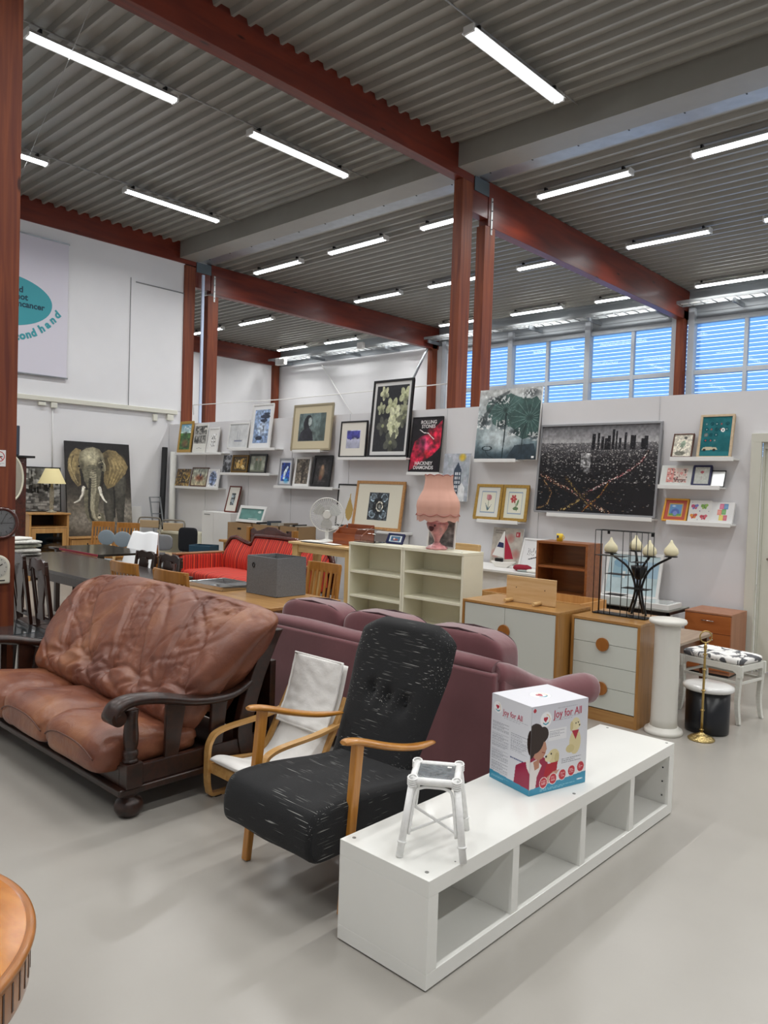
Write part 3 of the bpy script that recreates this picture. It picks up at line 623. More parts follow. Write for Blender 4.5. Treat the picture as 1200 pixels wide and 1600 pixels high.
# city by night
c = CV(300, 214, '1A1A1D'); c.grad('68686C', 'B4B3B5', 0, .2); c.grad('6E6D6F', '29282B', .2, .40); c.grad('29282B', '161618', .40, .8); c.noise(3, .05, 2, 0, 0, 1, .2)
c.blocks(0, .19, 1, .30, 900, ['9A989A', '57565A', '77757A', '3A3A3E', 'C9C6C4'], 3, (.003, .012), (.003, .01), .8)
c.blocks(0, .28, 1, .45, 1300, ['8E8B8A', '2B2A2C', '57555A', '1A1A1C', '222224', 'C9C6C2'], 4, (.003, .011), (.003, .012), .8); c.blocks(0, .42, 1, .66, 700, ['8A8784', '2B2A2C', '3A383C', '111113', '19191B', 'B9B6B2'], 5, (.003, .014), (.003, .014), .8)
c.blocks(0, .62, 1, 1, 260, ['6B5A4A', '0F0F12', '1B1B1E', '8D8A88'], 7, (.003, .02), (.002, .01), .8)
for x, y, w in ((.47, .10, .03), (.51, .09, .02), (.545, .13, .025), (.58, .15, .03), (.60, .12, .025), (.635, .05, .02), (.66, .07, .012), (.69, .15, .02), (.735, .09, .02), (.795, .12, .045), (.87, .18, .02), (.9, .13, .03), (.885, .16, .05)):
    c.rect(x-w/2, y, x+w/2, .28, '202024'); c.blocks(x-w/2, y, x+w/2, .28, 18, ['5A5A60', '0F0F12', '8A8A8E'], int(x*1000), (.002, .005), (.003, .01), .8)
c.rect(.37, .32, .455, .48, 'A9A9AA', .75); c.rect(.40, .48, .455, .54, '6A6A6C', .8); c.noise(60, .5, 3, .37, .32, .455, .54)
def road(c, pts, w, cols, seed):
    g = random.Random(seed); c.line(pts, w*1.3, '2A2322', .8)
    for i in range(len(pts)-1):
        (x0, y0), (x1, y1) = pts[i], pts[i+1]; n = int(40*math.hypot(x1-x0, y1-y0)*4)
        for k in range(n):
            t = g.random(); o = g.uniform(-w, w)*.4; x = x0+(x1-x0)*t; y = y0+(y1-y0)*t+o
            c.line([(x, y), (x+(x1-x0)*.03, y+(y1-y0)*.03)], g.uniform(.004, .009), g.choice(cols), .95)
road(c, [(.0, .55), (.15, .66), (.35, .78), (.5, .9), (.65, 1.0)], .05, ['C9A07C', 'E9D9C4', '8A5A4A', 'B77C70'], 1)
road(c, [(.38, .82), (.5, .73), (.65, .62), (.8, .5), (.88, .4), (.92, .3)], .03, ['D9C9C4', 'C98A8A', 'F0E6E0', 'B86A70'], 2)
road(c, [(.2, 1.0), (.32, .92), (.45, .78)], .04, ['B89A4A', '8C7436', 'D9C08A'], 3); road(c, [(.05, .64), (.13, .78), (.1, .92), (0, .98)], .03, ['A88A5A', '8C6A4A'], 4)
road(c, [(.25, .6), (.33, .72), (.42, .85), (.5, .95)], .04, ['A0884A', '7C6436', '5A4A30'], 5); road(c, [(.62, .66), (.56, .8), (.42, .98)], .025, ['B08A3A', '8C4A2A'], 6)
c.noise(50, .12, 9)
picture('very large silver framed black and white night view of a city', -4.54, -3.15, 1.37, 2.345, 7.485, 'silver', .022, c, dep=.035, rough=.25)
def flower(c, a, b, d, e): c.rect(a, b, d, e, '8FA0B4'); c.rect(a+.03, b+.025, d-.03, e-.025, 'DDDCCB')
c = mounted(44, 52, 'D9D9D2', .16, flower, .14); c.ell(.52, .35, .12, .1, 'B5737A'); c.ell(.45, .33, .05, .09, 'C78A8E'); c.line([(.52, .42), (.5, .78)], .02, '5E7A60'); c.poly([(.35, .5), (.52, .72), (.48, .78)], '4E6A78'); c.poly([(.68, .55), (.52, .72), (.54, .78)], '4E6A78')
picture('gold framed pink tulip print, left of the flower pair', -5.375, -5.0, 1.25, 1.667, 7.47, 'gold', .035, c)
c = mounted(44, 52, 'D9D9C8', .16, flower, .14)
for k in range(6): a = k*PI/3; c.ell(.42+.09*math.cos(a), .37+.08*math.sin(a), .07, .045, 'B8474A', 1, a)
c.line([(.48, .42), (.6, .75)], .02, '4F7050'); c.ell(.55, .68, .13, .06, '5E7A55'); c.ell(.62, .5, .04, .12, '6B8A60', 1, .4)
picture('gold framed red lily print, right of the flower pair', -4.985, -4.64, 1.25, 1.667, 7.455, 'gold', .035, c)
c = CV(40, 46, 'D6D0C0'); c.ell(.62, .15, .09, .07, '4A4A44'); c.poly([(.4, .35), (.6, .25), (.66, .45), (.55, .6), (.35, .55)], '8A9A86'); c.ell(.4, .85, .3, .1, '7A7A6C'); c.line([(.5, .55), (.35, .8), (.6, .85)], .04, '6E6E60'); c.line([(.35, .4), (.2, .62)], .02, '4A4A44'); c.noise(14, .2, 3)
picture('small brown framed figure sketch on the top right ledge', -3.02, -2.82, 1.975, 2.21, 7.46, 'brown', .012, c)
c = CV(60, 84, '2F7077'); c.noise(4, .1, 2)
g = random.Random(3)
for j in range(4):
    for i in range(5 if j < 2 else 3):
        x = .15+i*.17+g.uniform(-.02, .02); y = .18+j*.14; c.ring(x, y, .065, .045, .4, g.choice(['22545E', '3E6A70', '8F7A70', '1E4A55']), .9); c.ell(x, y, .025, .018, g.choice(['B6504A', '88A0A0', '204850']))
c.ell(.72, .34, .07, .05, 'E8ECEA'); c.ell(.72, .34, .025, .02, '1E3A44')
c.poly([(.06, .82), (.12, .77), (.3, .76), (.55, .78), (.6, .83), (.06, .85)], 'C9C1A6'); c.ell(.15, .84, .05, .03, '3A3A38'); c.ell(.48, .84, .05, .03, '3A3A38'); c.rect(0, .88, 1, 1, '3A8088', .6)
picture('teal poster with badges and a pale car in a light wood frame', -2.77, -2.455, 1.965, 2.385, 7.475, 'pale', .022, c, rough=.08)
c = CV(56, 38, 'D2D4CF'); c.rect(.2, .12, .86, .85, 'D9C6BC'); c.rect(.2, .12, .42, .85, 'D08A82'); c.blocks(.2, .15, .86, .85, 70, ['D98E88', '4A3E3C', 'E6DAD2', '8C5C58'], 3, (.02, .08), (.03, .12), .9); c.rect(.44, .68, .82, .74, '6A4A46'); c.textrows(.44, .76, .82, .84, 1, '4A3A38', 1)
picture('white canvas with salmon and brown scene, left on the middle right ledge', -3.12, -2.815, 1.70, 1.895, 7.455, None, 0, c, dep=.015)
c = CV(34, 36, 'C9CCC4'); c.ell(.5, .3, .12, .08, 'B0505A'); c.line([(.5, .38), (.48, .75)], .012, '9A7A80'); c.noise(10, .05, 4)
picture('small navy framed print with a single red flower', -2.81, -2.635, 1.705, 1.90, 7.455, 'navy', .018, c)
t = thing('table_mirror', 'small frameless mirror with dark back on the middle right ledge', 'mirror', (-2.575, 7.40, 1.70), 0, rx=-.35)
obj('mirror_back', MB().box(-.065, .065, .004, .012, 0, .17), M_blackp, t, bevel=.003); obj('mirror_glass', MB().box(-.06, .06, -.002, .004, .005, .155), mat('mirror_bright_reflection', 'E8EAEA', .25, metal=.35), t, bevel=.002)  # pale, half-matte glass colour stands in for a bright reflection
c = mounted(44, 38, 'B5452E', .2, lambda c, a, b, d, e: (c.rect(a-.03, b-.03, d+.03, e+.03, 'C9A94A'), c.rect(a, b, d, e, '5B8FC4'), c.ell(.5, .62, .2, .2, '4A66B0'), c.rect(a, .68, d, e, '5E9A4A'), c.ell(.5, .66, .11, .1, '7A8AD0'), c.soft(.4, .3, .12, .06, 'D9E2EC', .9)))
picture('orange yellow framed child drawing with red mount', -3.085, -2.845, 1.352, 1.572, 7.475, 'yellow', .018, c)
c = CV(46, 40, 'DFDEDA')
for x, y, a, b in ((.25, .28, 'B83A6A', '6A6AB0'), (.68, .25, '6A9A3A', '8AB04A'), (.25, .72, 'D98A2A', 'C04A3A'), (.7, .75, 'B83A4A', 'C85A6A')):
    c.ell(x-.08, y, .09, .08, a, 1, .5); c.ell(x+.08, y-.02, .09, .07, b, 1, -.5); c.ell(x-.05, y+.1, .05, .05, b); c.ell(x+.06, y+.09, .05, .05, a); c.line([(x, y-.08), (x, y+.12)], .02, '4A3A3A')
for x, y in ((.12, .1), (.5, .5), (.9, .5), (.45, .9)): c.ell(x, y, .02, .02, '5A4A8A')
picture('small square canvas with four colourful butterflies', -2.83, -2.62, 1.36, 1.56, 7.46, None, 0, c, dep=.02)
c = CV(42, 40, 'DDDDDC')
for x, y, cc in ((.35, .08, 'D06A8A'), (.55, .08, '5A8AB8'), (.28, .35, 'E08A7A'), (.48, .33, '6AA85A'), (.38, .6, 'D9C85A'), (.56, .6, 'C85A6A')): c.rect(x, y, x+.19, y+.24, cc); c.rect(x+.03, y+.04, x+.16, y+.2, 'FFFFFF', .15)
picture('small square canvas with coloured blocks, last on the bottom right ledge', -2.62, -2.415, 1.352, 1.55, 7.46, None, 0, c, dep=.03)
c = CV(50, 60, 'D9D8D6'); c.poly([(.5, .12), (.53, .35), (.66, .6), (.62, .78), (.5, .9), (.38, .82), (.33, .65), (.42, .42), (.48, .3)], 'B89A56'); c.line([(.5, .15), (.5, .95)], .012, '8A6E34')
picture('black framed golden leaf print standing low by the table', -7.79, -7.28, 1.03, 1.62, 7.487, 'black', .02, c, y0=7.425, group='pictures standing under the ledges')
c = CV(90, 70, 'DDD8C6'); c.rect(.28, .2, .72, .84, '2B3136')
for x, y in ((.38, .32), (.62, .32), (.38, .7), (.62, .7)): c.ring(x, y, .08, .1, .35, '8A9AA6'); c.ell(x, y, .04, .05, '56656E')
c.ell(.5, .51, .13, .2, '161A1E'); c.ring(.53, .52, .08, .12, .3, 'C9C4B6'); c.ell(.53, .52, .03, .05, '8C8A82'); c.noise(30, .5, 3, .28, .2, .72, .84); c.noise(24, .45, 7, .28, .2, .72, .84, '7C858A')
picture('large pine framed ornate dark carpet pattern print with wide mount', -7.385, -6.5, 1.02, 1.67, 7.455, 'pine', .04, c, y0=7.35, group='pictures standing under the ledges')
tag(obj('picture_ledge', MB().box(-7.9, -6.4, 7.3, 7.5, .985, 1.015).box(-7.85, -7.8, 7.32, 7.48, 0, .985).box(-6.5, -6.45, 7.32, 7.48, 0, .985), M_white, bevel=.003), 'white bench under the golden leaf and carpet pattern prints', 'shelf')
# the ledges
LB = ['white ledge under the gold landscape at the far left', 'white ledge under the horse scene', 'white ledge under the tall blue lake print', 'white ledge under the gold framed figure painting', 'short white ledge under the champagne framed portrait', 'white ledge under the row of dolphin, engraving and dark figure', 'white ledge under the orchid photograph', 'white ledge under the red and black poster', 'short white ledge under the lotus canvas', 'white ledge under the gold flower pair', 'long white ledge under the city view', 'white ledge under the teal poster, highest at the right', 'white ledge under the navy framed print', 'white ledge under the butterfly canvas, lowest at the right']
S = [(-11.80, -10.43, 2.07), (-11.82, -10.5, 1.49), (-10.21, -9.05, 2.13), (-10.45, -9.16, 1.74), (-8.64, -8.04, 2.09), (-9.05, -7.76, 1.56), (-7.68, -6.41, 1.98), (-6.39, -5.87, 1.79), (-5.34, -4.77, 1.955), (-5.27, -4.71, 1.25), (-4.34, -3.157, 1.368), (-3.0, -2.41, 1.97), (-3.11, -2.52, 1.70), (-3.01, -2.41, 1.355)]
for lb, (a, b, z) in zip(LB, S):
    t = thing('picture_ledge', lb, 'shelf', ((a+b)/2, 7.5, z), 0, 'white picture ledges'); w = (b-a)/2
    obj('shelf_board', MB().box(-w, w, -.165, -.001, -.018, -.002), M_white, t, bevel=.001)
    obj('front_lip', MB().box(-w, w, -.178, -.165, -.03, .01), M_white, t, bevel=.002)

def PT(name, mb, m, parent, **k):
    """a part whose shape is written in room coordinates, under an unrotated Empty"""
    l = parent.location; mb.v = [(x-l.x, y-l.y, z-l.z) for x, y, z in mb.v]
    return obj(name, mb, m, parent, **k)
def sm(a, b, x): t = min(1, max(0, (x-a)/(b-a))); return t*t*(3-2*t)
def interp(xs, ys, x):
    for i in range(len(xs)-1):
        if x <= xs[i+1]: t = (x-xs[i])/(xs[i+1]-xs[i]); return ys[i]+(ys[i+1]-ys[i])*t
    return ys[-1]
def spline(pts, n=8):
    P = [Vector(p) for p in pts]; out = []
    for i in range(len(P)-1):
        a = P[max(i-1, 0)]; b = P[i]; c = P[i+1]; d = P[min(i+2, len(P)-1)]
        for k in range(n):
            t = k/n; out.append(.5*((2*b)+(c-a)*t+(2*a-5*b+4*c-d)*t*t+(3*b-a-3*c+d)*t**3))
    out.append(P[-1]); return out

# ---------------------------------------------------------------- white low shelf unit
t = thing('low_shelf_unit', 'long low white open shelf unit with four compartments on the floor in front', 'shelf unit', (-1.67, 2.8, 0))
x0, x1, y0, y1 = -1.872, -1.468, 1.856, 3.80
PT('top_board', MB().box(x0, x1, y0, y1, .305, .36), M_whitel, t, bevel=.0015)
PT('bottom_board', MB().box(x0, x1, y0, y1, .006, .058), M_whitel, t, bevel=.0015)
PT('side_panel', MB().box(x0, x1, y0, y0+.052, .058, .305), M_whitel, t, bevel=.0015)
PT('side_panel', MB().box(x0, x1, y1-.052, y1, .058, .305), M_whitel, t, bevel=.0015)
for y in (2.345, 2.855, 3.315): PT('divider', MB().box(x0+.003, x1-.003, y, y+.042, .058, .305), M_whitel, t, bevel=.001)
M_hole = mat('screw_cap', '8E8E8A', .4, metal=.3)
mb = MB()
for x, y in ((-1.843, 1.897), (-1.511, 1.897), (-1.499, 2.836), (-1.815, 3.77), (-1.495, 3.768), (-1.49, 2.02)): mb.cyl((x, y, .36), (x, y, .3612), .007 if y != 2.02 else .003, n=12)
PT('screw', mb, M_hole, t)
mb = MB()
for y in (3.742, 3.7425):
    for z in (.1, .17, .24): mb.cyl((-1.50, 3.7475, z), (-1.50, 3.745, z), .004, n=8)
PT('shelf_pin_hole', mb, M_blackm, t)
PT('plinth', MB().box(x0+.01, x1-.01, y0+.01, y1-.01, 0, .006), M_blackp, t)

# ---------------------------------------------------------------- white rattan stool
t = thing('rattan_stool', 'small white painted rattan stool with grey glass top standing on the low shelf', 'stool', (-1.625, 2.075, .36), math.radians(34.3))
M_rat = mat('white_rattan', 'F0F0EE', .4, var=.04, vscale=60, bump=.2, bscale=90, coat=.2)
F = [(-.107, -.127), (.107, -.127), (.107, .127), (-.107, .127)]; Tp = [(-.075, -.082), (.075, -.082), (.075, .082), (-.075, .082)]; H = .245
for (fx, fy), (tx, ty) in zip(F, Tp):
    q = obj('leg', MB().tube([(fx, fy, 0), (fx+(tx-fx)*.95, fy+(ty-fy)*.95, H-.01)], .0125, 12), M_rat, t)
    obj('cane_ring', MB().tube([(fx+(tx-fx)*.18, fy+(ty-fy)*.18, .046), (fx+(tx-fx)*.2, fy+(ty-fy)*.2, .052)], .0155, 12), M_rat, q)
for i in range(4):
    a = Tp[i]; b = Tp[(i+1) % 4]
    obj('top_rail', MB().tube([(a[0], a[1], H), (b[0], b[1], H)], .013, 12), M_rat, t)
    mb = MB(); A = Vector((*F[i], 0)); B = Vector((*F[(i+1) % 4], 0)); TA = Vector((*Tp[i], H)); TB = Vector((*Tp[(i+1) % 4], H)); pa = A.lerp(TA, .3); pb = B.lerp(TB, .3); qa = A.lerp(TA, .82); qb = B.lerp(TB, .82)
    e = (B-A).normalized()*.018
    mb.tube(spline([pa+e, qa+e*1.0, TA.lerp(TB, .22)-Vector((0, 0, .022)), TA.lerp(TB, .5)-Vector((0, 0, .018)), TA.lerp(TB, .78)-Vector((0, 0, .022)), qb-e, pb-e], 6), .005, 8)
    obj('cane_arch', mb, M_rat, t)
mb = MB()
for i in range(4):
    p = Vector((*Tp[i], H)); o = Vector((-p.x, -p.y, 0)).normalized()
    for k in range(4): mb.tube([p+Vector((.018*math.cos(a), .018*math.sin(a), (k-1.5)*.006)) if False else p+Vector((.0165*math.cos(a), .0165*math.sin(a)*1.0, (k-1.5)*.007+.004*math.sin(a))) for a in [2*PI*j/10 for j in range(10)]], .003, 6, closed=True)
obj('corner_binding', mb, M_rat, t)
mb = MB(); mb.tube([(-.094, -.110, .075), (.094, .110, .075)], .005, 8); mb.tube([(.094, -.110, .082), (-.094, .110, .082)], .005, 8)
obj('cross_stretcher', mb, M_rat, t)
obj('glass_top', MB().box(-.066, .066, -.073, .073, H-.001, H+.005), mat('hammered_glass', '5C6266', .12, var=.6, vscale=45, bump=.9, bscale=70, coat=.5), t)
obj('price_sticker', MB().box(.035, .05, .048, .06, H+.0052, H+.0058), M_paper, t)

# ---------------------------------------------------------------- toy box
BX = Vector((-1.611, 2.668, .361)); ang = math.atan2(.317, .082)
t = thing('toy_box', 'white cardboard toy box with red lettering and blue bottom band on the low shelf', 'box', tuple(BX), ang-PI/2*0)
# local: x along the right face (0..L), y away from the viewer on the left face (0..Wd)
L_, W_, H_ = .327, .243, .365
obj('carton', MB().box(.0005, L_-.0005, .0005, W_-.0005, 0, H_), mat('white_carton', 'DFE0E6', .4), t, bevel=.001)
def dog(c, x, y, s):
    c.ell(x, y+.20*s, .11*s, .15*s, 'DDCFA0'); c.ell(x-.09*s, y+.27*s, .08*s, .05*s, 'D2C38F'); c.ell(x, y-.02*s, .085*s, .08*s, 'E4D8AE'); c.ell(x-.075*s, y, .03*s, .06*s, 'D2C38F'); c.ell(x+.05*s, y+.0*s, .045*s, .035*s, 'EADFB8')
    c.ell(x+.005*s, y-.03*s, .011*s, .011*s, '1E1A18'); c.ell(x+.05*s, y-.035*s, .011*s, .011*s, '1E1A18'); c.ell(x+.075*s, y+.0*s, .014*s, .011*s, '1E1A18'); c.poly([(x-.07*s, y+.055*s), (x+.07*s, y+.055*s), (x+.01*s, y+.17*s)], 'B0203A')
def logo(c, x, y, r):
    a = c.asp; c.ell(x, y, r, r*a, 'D9DADF'); c.ell(x, y, r*.93, r*a*.93, 'F2F2F5')
    c.ring(x+r*.05, y, r*.62, r*a*.62, .16, 'E8C38A'); c.put((((c.x-x)/r)**2+((c.y-y)/(r*a))**2 < .85)&(c.x < x+r*.1)&(c.y < y+r*a*.25), 'F2F2F5'); c.line([(x-r*.4, y+r*a*.42), (x, y+r*a*.6), (x+r*.4, y+r*a*.42)], r*a*.16, '3A9AB0')
    c.ell(x-r*.2, y-r*a*.12, r*.2, r*a*.2, 'B8243C'); c.ell(x+r*.1, y-r*a*.12, r*.2, r*a*.2, 'B8243C'); c.poly([(x-r*.38, y-r*a*.04), (x+r*.28, y-r*a*.04), (x-r*.05, y+r*a*.35)], 'B8243C')
c = CV(170, 190, 'DEDFE5'); c.grad('D2D3DC', 'E6E7EB', 0, .9); logo(c, .245, .165, .105); c.ell(.05, .045, .025, .022, 'B82A3A'); c.textrows(.45, .055, .8, .075, 1, 'A9ABB5'); c.textrows(.4, .17, .86, .21, 2, 'A9ABB5')
c.rect(.3, .29, .62, .42, 'E9E9EC'); c.textrows(.32, .31, .58, .39, 4, '9A9CA6')
dog(c, .78, .3, .95); c.textrows(.55, .66, .9, .72, 3, '70727C')
# woman leaning to the puppy
c.poly([(0, .93), (0, .5), (.1, .52), (.28, .62), (.36, .8), (.3, .95)], '9A1F44'); c.poly([(0, .62), (.1, .6), (.2, .68), (.12, .8), (.1, .95), (0, .95)], 'E4DEDC'); c.poly([(.05, .62), (.16, .6), (.15, .7), (.08, .72)], 'B9846C')
c.ell(.15, .49, .12, .12, 'BE8C74'); c.poly([(.22, .42), (.28, .5), (.22, .55)], 'BE8C74'); c.ell(.07, .36, .16, .17, '2E201C'); c.ell(.2, .33, .1, .09, '2E201C'); c.ell(.0, .46, .09, .12, '2E201C'); c.line([(.2, .53), (.25, .545)], .01, '8A3A34')
c.ell(.4, .6, .1, .08, 'DDCFA0'); c.ell(.31, .61, .06, .045, 'E6DAB2'); c.ell(.46, .63, .04, .06, 'CBBB88'); c.ell(.36, .57, .012, .012, '1E1A18'); c.ell(.27, .59, .016, .013, '1E1A18'); c.poly([(.28, .68), (.48, .67), (.46, .8), (.3, .85), (.24, .8)], 'B0182E'); c.poly([(.2, .88), (.4, .78), (.52, .77), (.42, .86), (.25, .93)], 'C99A86')
c.put((c.y > .93-.07*c.x), '3A93B4')
for i in range(5):
    x = .24+i*.165; y = .885-.022*i; c.ell(x, y, .07, .066, 'EFE6E6'); c.ell(x, y, .062, .058, 'C2303E'); c.textrows(x-.035, y-.025, x+.035, y+.03, 3, 'F0D8D8', .8, i)
c.textrows(.18, .955, .8, .985, 2, 'A8D4E0'); c.textrows(.84, .93, .95, .96, 1, 'FFFFFF', .9)
f = art('printed_front', c, L_, H_, t, (0, -.0008, 0), rough=.3)
c = CV(124, 190, 'DEDFE5'); logo(c, .16, .14, .115)
c.textrows(.32, .21, .92, .25, 2, 'B4B6BF')
for y0, y1, n in ((.31, .42, 6), (.44, .61, 9), (.63, .76, 7), (.78, .93, 8)): c.textrows(.04, y0, .46, y1, n, '8A8C96')
c.textrows(.52, .37, .92, .58, 11, '8A8C96'); c.textrows(.52, .64, .85, .68, 1, '3A4A7A', .9)
c.poly([(.62, .93), (.66, .72), (.8, .66), (1, .6), (1, .95), (.7, .99)], '9A1F44'); c.poly([(.9, .62), (1, .58), (1, .75), (.93, .7)], 'E4DEDC'); c.ell(1.0, .4, .08, .14, '2E201C')
c.put((c.y > .9+.03*c.x), '3A93B4'); c.textrows(.05, .94, .5, .97, 2, 'A8D4E0')
obj_ = art('printed_side', c, W_, H_, t, (-.0008, W_, 0), (0, 0, -PI/2), rough=.3)
c = CV(100, 74, 'E4E4EA'); logo(c, .5, .5, .15)
art('printed_lid', c, L_, W_, t, (0, 0, H_+.0008), (-PI/2, 0, 0), rough=.3)
M_red = mat('magenta_red_ink', 'B8284A', .5)
letters('Joy for All', .047, M_red, t, (.38*L_, -.0015, .835*H_), (PI/2, 0, 0), align='LEFT', name='box_lettering', ext=.0003, sx=.86)
letters('Joy for All', .034, M_red, t, (-.0015, W_*.70, .80*H_), (PI/2, 0, -PI/2), align='LEFT', name='box_lettering', ext=.0003, sx=.86)

# ---------------------------------------------------------------- brown leather sofa
M_leather = None
def leather():
    m, t, b = nt('brown_leather'); b.inputs['Roughness'].default_value = .36; b.inputs['Specular IOR Level'].default_value = .5
    tc = t.nodes.new('ShaderNodeTexCoord')
    n = t.nodes.new('ShaderNodeTexNoise'); n.inputs['Scale'].default_value = 2.6; n.inputs['Detail'].default_value = 6; n.inputs['Roughness'].default_value = .6; t.links.new(tc.outputs['Object'], n.inputs['Vector'])
    r = t.nodes.new('ShaderNodeValToRGB'); e = r.color_ramp.elements; e[0].position = .32; e[0].color = (*lin('64392C'), 1); e[1].position = .68; e[1].color = (*lin('9A6646'), 1); q = e.new(.5); q.color = (*lin('7D4B37'), 1)
    t.links.new(n.outputs['Fac'], r.inputs[0]); t.links.new(r.outputs[0], b.inputs['Base Color'])
    n2 = t.nodes.new('ShaderNodeTexNoise'); n2.inputs['Scale'].default_value = 7; n2.inputs['Detail'].default_value = 6; n2.inputs['Distortion'].default_value = 1.6; t.links.new(tc.outputs['Object'], n2.inputs['Vector'])
    n3 = t.nodes.new('ShaderNodeTexVoronoi'); n3.inputs['Scale'].default_value = 260; t.links.new(tc.outputs['Object'], n3.inputs['Vector'])
    ad = t.nodes.new('ShaderNodeMath'); ad.operation = 'MULTIPLY_ADD'; ad.inputs[1].default_value = .06; t.links.new(n3.outputs['Distance'], ad.inputs[0]); t.links.new(n2.outputs['Fac'], ad.inputs[2])
    bp = t.nodes.new('ShaderNodeBump'); bp.inputs['Strength'].default_value = .4; bp.inputs['Distance'].default_value = .015; t.links.new(ad.outputs[0], bp.inputs['Height']); t.links.new(bp.outputs[0], b.inputs['Normal']); return m
M_leather = leather()
M_sofaw = wood('mahogany_stain', '1A0D08', '351A10', (1, 10, 10), 3, .38, .15)
SX0, SX1 = -5.03, -3.22
t = thing('leather_sofa', 'worn brown leather three seat sofa with dark carved wooden frame and ball feet', 'sofa', ((SX0+SX1)/2, 2.2, 0))
PANELS = ((-4.64, -4.28, -5.00, -4.70), (-4.06, -3.74, -4.30, -3.98), (-3.56, -3.33, -3.66, -3.30))   # X of each gathered panel: at its foot and at the top
def tuft(x, v):
    """extra depth of the folds of the back at width x and height v (0..1)"""
    d = 0; t = sm(.36, .9, v)
    for k, (a0, b0, a1, b1) in enumerate(PANELS):
        wob = .018*fnoise((v*4, k*7.1, 0), 1)
        a = a0+(a1-a0)*t**.8+wob+.03*math.sin(PI*t); b = b0+(b1-b0)*t**.8+wob-.03*math.sin(PI*t)
        foot = .37+.05*math.sin((x-a0)*9)
        inside = sm(a-.012, a+.03, x)*(1-sm(b-.03, b+.012, x))*sm(foot-.02, foot+.06, v)*(1-sm(.88, .97, v))
        d -= .022*inside
        for e in (a, b): d -= .018*math.exp(-((x-e)/.010)**2)*sm(.36, .42, v)*(1-sm(.88, .97, v))
        d -= .022*math.exp(-((v-foot)/.018)**2)*sm(a0-.05, a0+.02, x)*(1-sm(b0-.02, b0+.05, x))
        n = fnoise((x*9+v*3, v*11, 3+k), 1.0); d -= .006*inside*max(0, 1-abs(n)*6)
        n = fnoise((x*5-v*7, v*16, 9+k), 1.0); d -= .0065*inside*max(0, 1-abs(n)*9)
        for px_, s_ in ((a0, -1), (b0, 1)):
            du = x-px_; dv = (v-.38)*.8; r = math.hypot(du, dv); an = math.atan2(dv, du)
            d -= .028*math.exp(-(r/.045)**2)+.0
            d += .008*math.sin(an*9+k*3+1.5*fnoise((x*3, v*3, k), 2))*math.exp(-(r/.16)**2)*(1-math.exp(-(r/.04)**2))*(1-inside)
    n = fnoise((x*2.2+v*2.4, v*2.2, 1.3), 1.0); d -= .009*max(0, 1-abs(n)*9)*sm(.05, .2, v)
    n = fnoise((x*3.1-v*3.6, v*2.6, 7.7), 1.0); d -= .007*max(0, 1-abs(n)*10)
    n = fnoise((x*6, v*1.5, 5.1), 1.0); d -= .006*max(0, 1-abs(n)*6)*(1-sm(.2, .36, v))
    return d
PY = [2.18, 2.10, 2.07, 2.13, 2.22, 2.33, 2.44, 2.54, 2.62, 2.655, 2.63, 2.57, 2.48]
PZ = [.30, .36, .46, .58, .71, .84, .935, .965, .93, .84, .70, .52, .36]
def back(u, v):
    pts = spline_cache
    y, z = pts[min(int(v*(len(pts)-1)), len(pts)-1)]
    zs = interp([0, .04, .12, .3, .5, .75, .9, 1], [.80, .89, .96, 1.0, 1.0, .985, .965, .915], u)
    z = .3+(z-.3)*zs
    e = min(u, 1-u); en = (1-max(0, 1-e/.055)**2)**.5 if e < .055 else 1
    cy = 2.36+(z-.6)*.45; y = cy+(y-cy)*(.12+.88*en); z = .62+(z-.62)*(.84+.16*en)
    hw = interp([.2, .45, .6, .85, 1.0], [.80, .85, .95, 1.05, 1.05], z)*(1-.05*sm(.62, .75, v))
    x = -4.125+(u-.5)*2*hw
    vf = min(1, v/.58)
    d = tuft(x, vf)*(1 if v < .6 else max(0, 1-(v-.6)/.06))*en if v > .02 else 0
    d += .022*math.sin(PI*min(1, vf/.36))*(v < .58)
    return Vector((x, y-d*.9, z+d*.45))
def prof_sp():
    S = spline([(0, a, b) for a, b in zip(PY, PZ)], 14); return [(p.y, p.z) for p in S]
spline_cache = prof_sp()
mb = MB(); mb.grid(back, 300, 150)
def cap(u):
    pts = [back(u, j/149) for j in range(150)]; c_ = sum(pts, Vector())/150; return [c_]+pts
for u in (0.0, 1.0):
    pp = cap(u); mb.add(pp, [(0, j+1, j+2) for j in range(149)]+[(0, 150, 1)], 0, True)
PT('back_cushion', mb, M_leather, t)
for i, (a, b) in enumerate(((-3.855, -3.285), (-4.415, -3.845), (-4.97, -4.405))):
    def dsp(q, p, i=i):
        w = fnoise((q.x*2+i, q.y*2, q.z*2), 2.0)
        q = q+Vector((0, 0, .02*w if p.z > 0 else 0))
        n = fnoise((q.x*3+i*3, q.y*5, q.z*4), 1.6); fold = -.010*(1-abs(n)*3.5)*(abs(n) < .28)
        q = q+Vector(p).normalized()*fold
        q.z += -.04*sm(1.75, 2.2, q.y)*(p.z > 0)-.03*(1-sm(1.62, 1.78, q.y))*(p.z > 0)
        return q
    c_ = PT('seat_cushion', MB().pillow(((a+b)/2, 1.945, .303), (b-a+.012, .58, .215), .24, .5, 72, 40, disp=dsp), M_leather, t)
    cc = []
    for k in range(60):
        s = k/59; x = a+.03+(b-a-.06)*s; cc.append((x, 1.668-.012*math.sin(PI*s)**.5, .345-.05*abs(2*s-1)**3+.006*math.sin(PI*s)))
    PT('piping', MB().tube(cc, .004, 6), mat('leather_piping', '4A2A20', .5), c_) if False else None
    pl = c_.location
    mb2 = MB().tube([(q[0]-t.location.x, q[1]-t.location.y-.004, q[2]-t.location.z) for q in cc], .004, 6)
    obj('piping', mb2, mat('leather_piping', '5A3426', .5), c_)
